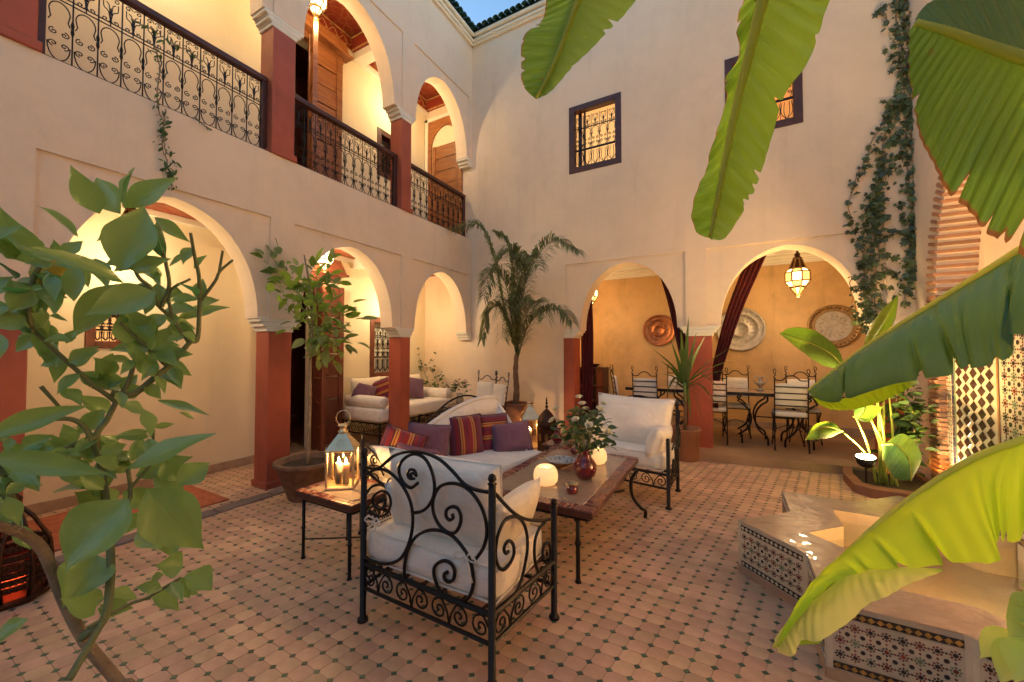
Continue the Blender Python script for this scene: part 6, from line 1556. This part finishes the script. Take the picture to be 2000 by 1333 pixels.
for px, py, dy in ((1131, 777, 0), (1137, 790, -.05), (1086, 800, -.05), (1079, 822, -.1), (1178, 790, .05), (1172, 800, -.1), (1124, 821, -.14), (1143, 800, .08), (1188, 845, -.05), (1150, 832, -.15)  ):
    o = link('rose', rsm, bq); p = rose_px(px, py, dy); m = orient(p, Vector((1, 0, 0)), Vector((0, 0, 1))); q = (p - Vector((0, 0, .02)) + Vector((0, -.05, .1))).normalized()
    o.location = p; o.rotation_euler = q.to_track_quat('Z', 'Y').to_euler(); o.scale = (.8,)*3
# pink flowers on the round table
pf = thing('pink_bouquet', 'small leafy bunch of pink flowers in the grey vase', 'flowers', (.66, 4.80, .79))
for k in range(90):
    a = rr.uniform(0, 2*pi); e = rr.uniform(-.2, 1.3); R = rr.uniform(.05, .15); c = Vector((cos(a)*cos(e)*R, sin(a)*cos(e)*R, .04 + sin(e)*R*1.2))
    o = link('leaf', RM[k % 3], pf); o.matrix_local = orient(c, Vector((cos(a), sin(a), rr.uniform(-.3, .5))).normalized(), Vector((rr.gauss(0, .4), rr.gauss(0, .4), 1)))
pkm = rsm.copy(); pkm.materials[0] = M['pink_petal']
for k in range(7):
    a = rr.uniform(0, 2*pi); R = rr.uniform(.05, .15); o = link('blossom', pkm, pf, (cos(a)*R, sin(a)*R - .03, .17 + rr.uniform(-.05, .05)), (rr.uniform(-.5, .5), rr.uniform(-.5, .5), 0), .6)
# ---- climbing plant in the gallery corner
pot('corner_pot', 'small terracotta pot behind the daybed end', (-.45, 5.90, 0), .10, .12, .24, 'terracotta_pot')
cp = thing('corner_plant', 'leggy leafy plant rising behind the daybed end', 'plant', (-.45, 5.90, .2)); CO = Vector((-.45, 5.90, .2))
SMm = [as_mesh(leaf_mesh(l, l*.7, .15, .25, 4), 'leaf', 'small_leaf') for l in (.075, .06, .05)]
for (px, py, n_) in ((815, 690, 10), (825, 715, 14), (845, 700, 6), (845, 725, 14), (862, 735, 16), (830, 750, 18), (850, 755, 16), (812, 740, 10), (870, 755, 12), (840, 765, 12)):
    T_ = at(px, py, 1, 5.90 + rr.uniform(-.1, .08)) - CO; MB().tube([tuple(p) for p in bez([(0, 0, 0), (T_.x*.6, T_.y*.5, T_.z*.5), tuple(T_)], 10)], .005, 5, r1=.002).build('stem', 'bark_green', cp, True)
    for k in range(n_):
        c = T_ + Vector((rr.gauss(0, .045), rr.gauss(0, .04), rr.gauss(0, .055))); d = Vector((rr.gauss(0, 1), rr.gauss(-.5, .6), rr.gauss(-.1, .5))).normalized()
        o = link('leaf', SMm[k % 3], cp); o.matrix_local = orient(c, d, Vector((rr.gauss(0, .5), rr.gauss(-.5, .5), 1)))
# ---- ivy
def ivy_leaf(): 
    mb = MB(); pts = [(0, 0), (.30, -.34), (.45, -.20), (.75, -.34), (.68, -.12), (1.0, 0), (.68, .12), (.75, .34), (.45, .20), (.30, .34)]
    vs = [(x*.075, y*.085, -.010*x*x + .012*abs(y)) for x, y in pts] + [(.035, 0, 0)]
    mb.add(vs, [(i, (i+1) % 10, 10) for i in range(10)]); return mb
IVM = as_mesh(ivy_leaf(), 'ivy_leaf', 'ivy_leaf', False)
def ivy(name, label, strands, plane, out, dens, spread, size=1.0, group=None, maxobj=300, mesh=None):
    mesh = mesh or IVM
    t = thing(name, label, 'ivy', group=group); rest = MB(); cnt = 0
    for P, d_ in strands:
        C = bez([plane(px, py) for px, py in P], 30); MB().tube([tuple(p + out*(.014 + .012*sin(i*1.7)) + Vector((.012*sin(i*1.1) if abs(out.y) > .5 else 0, 0, 0))) for i, p in enumerate(C)], .007*size, 5, r1=.0035*size).build('stem', 'bark', t, True)
        L = sum((C[i+1] - C[i]).length for i in range(len(C)-1)); n = int(L*dens*d_)
        for k in range(n):
            f = rr.uniform(0, len(C) - 1.001); i = int(f); c = C[i].lerp(C[i+1], f - i)
            c = c + Vector((rr.gauss(0, spread*d_), rr.gauss(0, spread*d_), rr.gauss(0, spread*d_*.6))); dd = (c - C[i]).dot(out)
            c = c + out*(rr.uniform(.015, .02 + spread*1.2) - dd)
            d = (Vector((rr.gauss(0, .6), rr.gauss(0, .6), rr.gauss(-.7, .4)))).normalized()
            m = orient(c, d, (out*1.2 + Vector((rr.gauss(0, .35), rr.gauss(0, .35), rr.gauss(.3, .3)))).normalized()) @ Matrix.Scale(rr.choice((.5, .7, .9, 1.1, 1.35))*rr.uniform(.85, 1.1)*size, 4)
            if cnt < maxobj: o = link('leaf', mesh, t); o.matrix_local = m
            else: rest.add([m @ v.co for v in mesh.vertices], [tuple(p.vertices) for p in mesh.polygons])
            cnt += 1
    if rest.v: rest.build('foliage', 'ivy_leaf', t)['kind'] = 'stuff'
    return t
bp = lambda px, py: at(px, py, 1, YB - .005)
ivy('wall_ivy', 'ivy trailing down the end wall beside the right dining arch', [
    ([(1745, -60), (1752, 40), (1762, 120), (1768, 200), (1770, 300), (1778, 420), (1775, 520), (1768, 590)], 1.5),
    ([(1758, -60), (1770, 60), (1775, 160), (1780, 260), (1782, 360), (1785, 460), (1772, 560)], 1.4),
    ([(1760, 180), (1735, 215), (1712, 260), (1695, 300), (1675, 345), (1660, 385), (1660, 430), (1668, 455)], .8),
    ([(1752, 200), (1728, 270), (1718, 340), (1700, 400), (1705, 460), (1690, 530), (1688, 600), (1695, 640)], 1.3),
    ([(1730, 300), (1712, 380), (1722, 430), (1715, 500), (1708, 560), (1712, 620)], 1.5),
    ([(1712, 400), (1690, 440), (1685, 500), (1690, 560), (1682, 640)], 1.2),
    ([(1735, 10), (1722, 20), (1735, 45)], .7), ([(1720, 470), (1745, 460), (1765, 450)], .6), ([(1720, 520), (1740, 530), (1752, 545)], .6)],
    bp, Vector((0, -1, 0)), 62, .035, 1.0)
ivy('ivy_strand', 'single thin ivy strand dangling in the right dining arch', [([(1660, 540), (1662, 575), (1668, 605), (1680, 630)], .45)], bp, Vector((0, -1, 0)), 50, .02, .8)
lp = lambda px, py: at(px, py, 0, .02)
VM = as_mesh(leaf_mesh(.05, .018, .1, .3, 4), 'vine_leaf', 'small_leaf')
ivy('trailing_vine', 'thin vine trailing from the longest railing down the arcade wall', [
    ([(300, 90), (310, 130), (306, 205), (318, 240), (315, 280), (325, 320), (330, 345), (338, 372)], .9), ([(322, 215), (318, 262), (322, 300), (331, 350)], .9), ([(380, 232), (400, 248), (412, 256)], .6),
    ([(255, 40), (300, 62), (330, 85)], 1.0), ([(330, 85), (380, 110), (400, 150)], .7)], lp, Vector((1, 0, 0)), 70, .025, .9, mesh=VM)
# ---- lemon tree close to the viewer
lt = thing('lemon_tree', 'lemon tree with big glossy leaves close to the viewer', 'tree')
D0 = .76
def F2(px, py, d=D0): return far(px, py, d)
def twig(pts, r0, r1, m='bark_green', d=D0, nm='branch'):
    P = [F2(p[0], p[1], p[2] if len(p) > 2 else d) for p in pts]
    return MB().tube([tuple(p) for p in bez(P, len(P)*6)], r0*.58, 7, r1=r1*.58).build(nm, m, lt, True)
base = F2(250, 1400, .80); 
P = [(base.x + .02, base.y + .02, .30), (base.x + .01, base.y + .01, .7)] + [tuple(F2(*p)) for p in ((262, 1395, .80), (231, 1333, .80), (173, 1262, .79), (131, 1186, .78), (100, 1109, .77), (77, 1066, .76), (35, 1039, .75), (-25, 1022, .74))]
MB().tube([tuple(p) for p in bez(P, 60)], .0068, 9, r1=.005).build('trunk', 'bark', lt, True)
twig([(160, 1245, .785), (204, 1209), (215, 1147), (216, 1066), (208, 980, .78), (196, 900, .78), (189, 851), (208, 822), (227, 786), (251, 746), (268, 686)], .009, .0045)
twig([(133, 1330), (204, 1209)], .007, .006)
twig([(216, 768), (251, 772), (273, 762), (305, 735), (338, 708), (370, 670), (385, 663), (389, 614), (389, 545), (380, 500), (372, 455)], .0085, .0035)
twig([(370, 670), (352, 645), (335, 622), (311, 600)], .005, .004); twig([(324, 713), (284, 676), (235, 630)], .005, .0035)
twig([(392, 588), (420, 550), (430, 530), (455, 508)], .0042, .003); twig([(428, 532), (435, 490)], .0035, .0028)
twig([(181, 754), (157, 730), (100, 678), (60, 640)], .0055, .0035); twig([(227, 786), (200, 765), (181, 754)], .005, .005)
twig([(169, 1228), (250, 1182), (292, 1166), (354, 1128)], .004, .0028); twig([(250, 960), (275, 930), (296, 900), (300, 840)], .004, .003)
twig([(216, 1020), (250, 985), (255, 955), (250, 916)], .005, .004); twig([(315, 600), (330, 560), (325, 520), (318, 490)], .005, .0035); twig([(335, 622), (332, 570), (372, 545)], .004, .003)
twig([(60, 640), (55, 580), (78, 520), (110, 500)], .005, .004); twig([(-20, 620), (40, 590), (90, 560)], .006, .004); twig([(80, 755), (120, 800)], .004, .003)
twig([(189, 851), (120, 880), (60, 910), (-20, 930)], .006, .004); twig([(196, 900), (160, 830), (100, 820), (-20, 850)], .006, .004); twig([(35, 1039), (20, 960), (-10, 900)], .006, .004)
twig([(311, 600), (290, 560), (265, 530), (240, 420)], .005, .0035); twig([(290, 560), (244, 555)], .003, .003)
rl = random.Random(77)
leaves = [ (195,418,140,330,45),(234,418,185,345,52),(242,404,255,328,50),(242,406,338,346,42),(154,464,92,400,30),(234,530,283,400,78,-.05),(323,507,295,423,30),(302,425,366,470,24),
 (244,554,49,474,38,-.06),(144,589,144,507,34,-.03),(304,570,174,609,62,-.08),(234,554,140,655,60),(281,679,245,600,66),(255,527,324,505,32,-.03),(308,554,290,512,28),(331,520,371,488,14),(343,625,445,595,26),
 (210,741,187,700,44),(58,515,-2,414,62),(78,507,12,457,55,.04),(31,507,-8,465,40),(30,545,-8,505,36),(83,545,31,560,30),(94,593,39,554,42),(97,617,135,624,16),(78,628,117,673,22),(70,632,90,702,26),(129,671,148,644,20),
 (-30,855,162,790,46,-.03),(-30,890,208,925,44,-.06),(250,916,413,845,46,-.04),(265,931,372,893,42),(346,947,408,905,46),(287,955,389,1074,86,-.04),(252,974,120,1110,112,-.08),(188,1085,131,1178,78),
 (146,890,239,851,36),(231,912,181,897,30),(104,962,160,947,42),(269,1035,323,1070,46),(358,1105,308,1105,42),(362,1124,414,1150,46),(321,1122,291,1143,22),(-20,975,46,1047,34),(56,1209,-20,1262,42),
 (292,843,227,849,14),(300,835,340,828,12),(308,782,406,808,22),(234,788,289,812,32),(280,800,300,850,28),(350,806,383,818,12),(60,590,5,560,40),(50,620,-15,640,44),(90,640,35,600,46),(40,560,75,600,40),(20,600,60,650,38),
 (120,500,160,470,26),(185,505,210,560,30),(150,520,175,560,22),(270,620,300,660,40),(330,640,300,690,30),(300,700,280,740,24),(345,560,352,600,22),(100,560,60,530,40),(220,690,200,740,26),(240,960,300,990,38),(170,930,110,905,44),(200,990,150,960,40),(60,930,0,900,44),(40,880,100,850,36),(110,880,170,870,30),(270,1000,250,1040,30),(330,1085,340,1050,26),(190,860,150,830,26),(120,760,160,790,30),(205,800,150,850,34),(320,900,350,940,40),(300,930,360,960,34),(0,700,-30,640,40),(-30,580,20,540,50),(60,560,20,610,44),(10,640,50,610,46),(-10,470,40,440,36)]
def lemon_leaf(L, W, cup, bend, twist):
    mb = MB()
    def g(u, v):
        w = W/2*(sin(pi*min(1, u*.99 + .005)**.82)**1.25); a = v*2 - 1; y = a*w
        z = cup*w*a*a + .03*W*sin(u*14 + 2*a)*abs(a) - bend*L*(u*u - .35*u)
        tw = twist*u; return Vector((L*u, y*cos(tw) - z*sin(tw), y*sin(tw) + z*cos(tw)))
    mb.grid(g, 14, 8, uv=True); return mb
for (x0, y0, x1, y1, n_) in ((389, 614, 372, 455, 5), (370, 670, 311, 600, 8), (324, 713, 235, 630, 8), (181, 754, 60, 640, 12), (216, 1066, 189, 851, 12), (208, 822, 268, 686, 9), (250, 1182, 354, 1128, 5), (60, 640, 110, 500, 12), (-10, 620, 90, 560, 12), (189, 851, -10, 930, 12), (196, 900, 0, 850, 10), (250, 916, 300, 840, 6), (311, 600, 240, 430, 12), (35, 1039, -10, 900, 9), (250, 772, 338, 708, 5), (160, 1245, 215, 1147, 4)):
    for k in range(int(n_*1.35)):
        f = rl.uniform(.1, 1); X_, Y_ = x0 + (x1 - x0)*f, y0 + (y1 - y0)*f; a_ = rl.uniform(0, 2*pi); L_ = rl.uniform(32, 72); leaves.append((X_, Y_, X_ + L_*cos(a_), Y_ + L_*sin(a_)*.8, L_*rl.uniform(.38, .55)))
for q in leaves:
    bx, by, tx, ty, w = q[:5]; dd = (q[5] if len(q) > 5 else rl.uniform(-.03, .08))
    d0 = D0 + dd; A = F2(bx, by, d0); B = F2(tx, ty, d0 + rl.uniform(-.045, .03)); L = (B - A).length
    W = w*d0/FPX*cos(math.atan(abs((bx + tx)/2 - 1000)/FPX))**1.35; X = (B - A).normalized()
    view = (CAM - A).normalized(); Zt = (view*1.0 + Vector((0, 0, .55)) + Vector((rl.gauss(0, .25), rl.gauss(0, .25), rl.gauss(0, .2))))
    Y = Zt.cross(X).normalized(); m = frame_m(A, X, Y)
    mb = lemon_leaf(L*1.04, W*1.12, rl.uniform(.2, .55), rl.uniform(.05, .22), rl.uniform(-.5, .5)); mb.v = [tuple(m @ Vector(v)) for v in mb.v]
    mb.build('leaf', 'lemon_leaf', lt, True)
lm_ = MB().lathe([(0, -.030), (.008, -.027), (.019, -.015), (.0225, 0), (.019, .015), (.010, .025), (.006, .031), (0, .034)], 16); lm_.v = [tuple(F2(107, 538, .80) + Vector(v)) for v in lm_.v]; lm_.build('fruit', 'lemon', lt, True)
pot('lemon_pot', 'terracotta pot of the lemon tree below the frame', (base.x + .02, base.y + .02, 0), .15, .20, .36, 'terracotta_pot')
# ---- banana plants
def curve(pts, d=None): return bez([far(p[0], p[1], p[2] if len(p) > 2 else d) for p in pts], 60)
def samp(C, u):
    f = u*(len(C) - 1); i = min(int(f), len(C) - 2); return C[i].lerp(C[i+1], f - i)
def loft(c0, c1, m, parent, name='blade', nu=70, nv=10, bulge=.03, pleat=.004, npl=17, flip=False, seed=0):
    mb = MB(); N = (samp(c1, .5) - samp(c0, .5)).cross(samp(c0, 1) - samp(c0, 0)).normalized()
    if N.dot(CAM - samp(c0, .5)) < 0: N = -N
    rs = random.Random(seed); tears = [(rs.uniform(.06, .94), rs.uniform(.05, .30), rs.uniform(.006, .014)) for _ in range(9)] if nu >= 60 else []; ph = [rs.uniform(0, 6) for _ in range(4)]
    def g(u, v):
        a, b = samp(c0, u), samp(c1, u); kk = 1.0
        for t0, dp, tw in tears:
            if abs(u - t0) < tw: kk = min(kk, 1 - dp*(1 - abs(u - t0)/tw))
        kk *= 1 + .012*sin(31*u + ph[3])
        p = a.lerp(b, v*kk)
        return p + N*(bulge*sin(pi*v)*sin(pi*min(1, u*1.02))**.5 + .3*pleat*sin(npl*u*2*pi + ph[0] + 1.5*sin(9*u + ph[1]))*min(1, v*3)*(.4 + .6*abs(sin(5*u + ph[2]))))
    mb.grid(g, nu*2, nv, uv=True); return mb.build(name, m, parent, True)
def rib(C, r0, r1, parent): return MB().tube([tuple(p) for p in C], r0, 7, r1=r1).build('midrib', 'midrib', parent, True)
b1 = thing('banana_plant', 'banana plant beside the viewer whose big leaves sweep in at the frame side', 'plant', (0, 0, 0))
MB().tube([tuple(p) for p in bez([(5.62, .72, 0), (5.60, .74, .6), (5.62, .76, 1.2), (5.60, .78, 1.9)], 16)], .085, 12, r1=.05).build('pseudostem', 'stalk', b1, True)
mA = curve([(2120, 840, 1.30), (2060, 845, 1.28), (1990, 866, 1.25), (1900, 900, 1.22), (1800, 962, 1.18), (1700, 1040, 1.13), (1620, 1120, 1.08), (1560, 1190, 1.04), (1512, 1265, 1.01)])
eA = curve([(2120, 1045, 1.08), (2060, 1050, 1.07), (1990, 1055, 1.06), (1948, 1063, 1.05), (1950, 1094, 1.04), (1880, 1101, 1.03), (1800, 1107, 1.02), (1700, 1116, 1.01), (1640, 1132, 1.01), (1590, 1172, 1.01), (1520, 1262, 1.01)])
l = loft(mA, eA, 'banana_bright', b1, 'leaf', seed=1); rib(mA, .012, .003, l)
loft(curve([(1842, 1112, 1.05), (1760, 1108, 1.04), (1700, 1112, 1.03), (1660, 1112, 1.03), (1630, 1140, 1.03), (1580, 1180, 1.03), (1530, 1225, 1.02), (1512, 1250, 1.02)]), curve([(1842, 1116, 1.07), (1775, 1142, 1.06), (1730, 1166, 1.06), (1690, 1185, 1.05), (1650, 1222, 1.05), (1600, 1252, 1.05), (1566, 1252, 1.04), (1548, 1282, 1.04), (1520, 1275, 1.03)]), 'banana_pale', b1, 'leaf', 40, 8, -.015, seed=2)['label'] = 'torn pale underside of the lowest banana leaf'
loft(mA, [p + Vector((.10, .22, -.10)) for p in mA], 'banana_leaf', l, 'leaf_half', 50, 6, .0, seed=12)
mB = curve([(2120, 420, 1.10), (2060, 450, 1.10), (1990, 492, 1.10), (1920, 535, 1.09), (1850, 578, 1.08), (1770, 628, 1.06), (1700, 672, 1.05), (1640, 716, 1.03), (1578, 764, 1.02)])
eB = curve([(2120, 630, .99), (2060, 640, .99), (2000, 650, .99), (1952, 660, .99), (1982, 688, .985), (1940, 708, .985), (1898, 722, .985), (1893, 712, .985), (1860, 730, .985), (1790, 744, .985), (1720, 758, .985), (1660, 777, .99), (1648, 770, .99), (1638, 786, .99), (1600, 781, 1.0), (1578, 766, 1.01)])
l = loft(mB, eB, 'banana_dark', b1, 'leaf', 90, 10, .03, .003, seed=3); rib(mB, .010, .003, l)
loft(curve([(1790, 742, 1.0), (1740, 752, 1.0), (1680, 768, 1.0), (1630, 782, 1.0), (1592, 778, 1.0), (1580, 766, 1.01)]), curve([(1795, 748, 1.02), (1750, 772, 1.02), (1700, 792, 1.02), (1650, 802, 1.02), (1608, 795, 1.02), (1582, 770, 1.01)]), 'banana_leaf', l, 'leaf_half', 40, 6, .0, seed=13)
mC = curve([(1788, 44, .66), (1850, 62, .66), (1920, 88, .67), (2000, 116, .68), (2100, 152, .70), (2220, 190, .74)])
eC = curve([(1776, 62, .655), (1775, 140, .63), (1786, 220, .62), (1810, 298, .61), (1852, 372, .60), (1905, 428, .60), (1965, 482, .60), (2060, 545, .61)])
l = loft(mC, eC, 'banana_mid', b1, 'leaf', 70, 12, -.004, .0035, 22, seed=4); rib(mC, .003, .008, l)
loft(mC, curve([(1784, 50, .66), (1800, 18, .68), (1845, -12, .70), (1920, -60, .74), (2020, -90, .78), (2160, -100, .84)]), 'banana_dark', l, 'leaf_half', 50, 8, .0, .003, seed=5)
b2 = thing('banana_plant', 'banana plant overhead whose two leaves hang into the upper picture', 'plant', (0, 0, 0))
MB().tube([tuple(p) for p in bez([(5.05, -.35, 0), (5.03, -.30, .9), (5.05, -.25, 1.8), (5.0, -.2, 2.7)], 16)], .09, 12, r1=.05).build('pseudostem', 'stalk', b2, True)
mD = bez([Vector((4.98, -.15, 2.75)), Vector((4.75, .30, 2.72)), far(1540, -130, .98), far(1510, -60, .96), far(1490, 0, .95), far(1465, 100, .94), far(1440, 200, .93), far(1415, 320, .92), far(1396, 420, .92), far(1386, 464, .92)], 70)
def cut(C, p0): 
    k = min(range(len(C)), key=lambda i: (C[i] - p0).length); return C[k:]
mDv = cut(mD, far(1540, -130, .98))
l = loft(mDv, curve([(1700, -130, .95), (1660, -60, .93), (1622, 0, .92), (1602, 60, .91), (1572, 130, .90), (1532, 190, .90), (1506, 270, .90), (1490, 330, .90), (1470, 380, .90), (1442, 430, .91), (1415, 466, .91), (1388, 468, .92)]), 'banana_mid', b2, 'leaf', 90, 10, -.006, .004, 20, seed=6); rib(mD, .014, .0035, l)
loft(mDv, curve([(1490, -130, 1.0), (1470, -60, .98), (1452, 0, .97), (1437, 50, .96), (1444, 108, .96), (1414, 160, .95), (1418, 200, .95), (1388, 290, .94), (1380, 330, .94), (1362, 370, .93), (1350, 420, .93), (1362, 455, .93), (1386, 466, .92)]), 'banana_mid', l, 'torn_half', 90, 6, -.004, .004, seed=7)
mE = bez([Vector((4.95, -.10, 2.75)), Vector((4.55, .45, 2.85)), far(1190, -140, 1.14), far(1160, -70, 1.12), far(1130, 0, 1.10), far(1100, 80, 1.08), far(1070, 150, 1.06), far(1046, 193, 1.05)], 70)
mEv = cut(mE, far(1190, -140, 1.14))
l = loft(mEv, curve([(1400, -140, 1.06), (1330, -70, 1.06), (1245, 0, 1.05), (1200, 50, 1.05), (1150, 100, 1.05), (1110, 140, 1.05), (1075, 180, 1.05), (1048, 194, 1.05)]), 'banana_mid', b2, 'leaf', 60, 8, -.006, .003, seed=8); rib(mE, .012, .003, l)
loft(mEv, curve([(1090, -140, 1.16), (1075, -70, 1.14), (1066, 0, 1.12), (1060, 38, 1.11), (1024, 70, 1.10), (1017, 130, 1.08), (1023, 170, 1.06), (1045, 193, 1.05)]), 'banana_mid', l, 'leaf_half', 60, 6, .0, .003, seed=9)
# young shoot with pale pods low at the frame side
sh = thing('banana_shoot', 'pale green budding shoot at the bottom corner beside the fountain', 'plant', (0, 0, 0))
sb_ = far(2040, 1290, 1.12)
MB().tube([tuple(p) for p in bez([(sb_.x + .06, sb_.y, 0), (sb_.x + .03, sb_.y, .3), tuple(sb_), tuple(far(1990, 1190, 1.12))], 20)], .018, 8, r1=.012).build('stalk', 'stalk', sh, True)
for a, b, w in (((2040, 1200, 1.12), (1972, 1172, 1.09), .055), ((2050, 1215, 1.10), (1962, 1212, 1.07), .060), ((2045, 1235, 1.09), (1968, 1250, 1.05), .055), ((1995, 1240, 1.08), (1916, 1292, 1.06), .040), ((2010, 1255, 1.07), (1958, 1345, 1.04), .045), ((2040, 1270, 1.06), (1985, 1340, 1.03), .055), ((2050, 1180, 1.13), (1990, 1140, 1.12), .04)):
    A_, B_ = far(*a), far(*b); m = frame_m(A_, B_ - A_, (CAM - A_ + Vector((0, 0, .5))).cross(B_ - A_)); mb = lemon_leaf((B_ - A_).length, w, .9, -.12, .3); mb.v = [tuple(m @ Vector(v)) for v in mb.v]; mb.build('bract', 'pod', sh, True)
# ---- bird-of-paradise in the corner bed
bp_ = thing('bed_plant', 'broad-leaved plant on bright stalks in the corner bed', 'plant', (0, 0, 0))
def bl(px, py, y): return at(px, py, 1, y)
root = bl(1728, 925, 5.45); root.z = .06
for px, py, y in ((1668, 808, 5.40), (1690, 790, 5.5), (1698, 815, 5.45), (1712, 760, 5.5), (1718, 800, 5.4), (1705, 720, 5.55), (1722, 700, 5.6), (1735, 760, 5.6)):
    T_ = bl(px, py, y); st0 = root + Vector((rr.gauss(0, .035), rr.gauss(0, .03), 0)); MB().tube([tuple(p) for p in bez([st0, st0.lerp(T_, .5) + Vector((.02, 0, .03)), T_], 12)], .013, 7, r1=.007).build('stalk', 'stalk', bp_, True)
def bleaf(mid, e0, e1, m, seed):
    l = loft(mid, e0, m, bp_, 'leaf', 40, 8, .02, .004, 14, seed=seed); loft(mid, e1, m, l, 'leaf_half', 40, 8, .01, .004, 14, seed=seed + 50); rib(mid, .008, .003, l); return l
def bc(pts): return bez([bl(*p) for p in pts], 30)
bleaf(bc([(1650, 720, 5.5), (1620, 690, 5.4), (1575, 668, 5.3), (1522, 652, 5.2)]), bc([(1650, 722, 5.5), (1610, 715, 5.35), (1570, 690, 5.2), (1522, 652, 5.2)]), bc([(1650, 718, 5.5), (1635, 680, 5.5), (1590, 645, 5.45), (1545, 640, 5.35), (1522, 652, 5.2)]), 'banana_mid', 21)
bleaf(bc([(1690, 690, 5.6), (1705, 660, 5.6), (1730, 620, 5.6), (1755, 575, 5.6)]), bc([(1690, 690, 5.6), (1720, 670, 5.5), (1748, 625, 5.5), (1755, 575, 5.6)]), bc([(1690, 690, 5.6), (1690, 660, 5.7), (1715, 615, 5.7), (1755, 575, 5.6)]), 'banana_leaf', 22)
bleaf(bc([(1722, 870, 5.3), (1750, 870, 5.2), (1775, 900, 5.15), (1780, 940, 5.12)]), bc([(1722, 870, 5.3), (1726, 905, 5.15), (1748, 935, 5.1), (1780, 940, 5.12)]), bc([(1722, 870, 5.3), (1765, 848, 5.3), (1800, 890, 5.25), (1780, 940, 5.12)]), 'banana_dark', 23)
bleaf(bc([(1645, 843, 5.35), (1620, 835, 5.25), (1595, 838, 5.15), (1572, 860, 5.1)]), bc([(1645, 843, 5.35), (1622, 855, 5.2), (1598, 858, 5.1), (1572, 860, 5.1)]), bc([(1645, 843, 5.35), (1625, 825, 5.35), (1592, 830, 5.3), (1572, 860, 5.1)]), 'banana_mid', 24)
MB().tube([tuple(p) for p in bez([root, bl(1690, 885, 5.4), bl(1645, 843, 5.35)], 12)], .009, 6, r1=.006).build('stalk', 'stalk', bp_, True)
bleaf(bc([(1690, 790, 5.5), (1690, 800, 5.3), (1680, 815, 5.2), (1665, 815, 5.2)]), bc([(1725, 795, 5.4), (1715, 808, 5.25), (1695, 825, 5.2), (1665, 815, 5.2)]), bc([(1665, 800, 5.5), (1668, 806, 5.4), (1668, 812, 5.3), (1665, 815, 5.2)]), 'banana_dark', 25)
# leafy shrub behind it
sb2 = thing('bed_shrub', 'fine-leaved shrub behind the stalks in the corner bed', 'shrub', (5.80, 5.72, .06)); SO2 = Vector((5.80, 5.72, .06))
SBm = [as_mesh(leaf_mesh(l, l*.55, .15, .3, 4), 'leaf', 'small_leaf') for l in (.13, .10, .08)]
for k in range(14):
    T_ = bl(rr.uniform(1740, 1805), rr.uniform(735, 900), 5.6) - SO2; MB().tube([tuple(p) for p in bez([(0, 0, 0), (T_.x*.4, T_.y*.4, T_.z*.6), tuple(T_)], 8)], .006, 5, r1=.002).build('stem', 'bark', sb2, True)
    for j in range(20):
        c = T_*rr.uniform(.6, 1.1) + Vector((rr.gauss(0, .06), rr.gauss(0, .06), rr.gauss(0, .07))); d = Vector((rr.gauss(0, 1), rr.gauss(0, 1), rr.gauss(0, .5))).normalized()
        o = link('leaf', SBm[j % 3], sb2); o.matrix_local = orient(c, d, Vector((rr.gauss(0, .6), rr.gauss(0, .6), 1)))
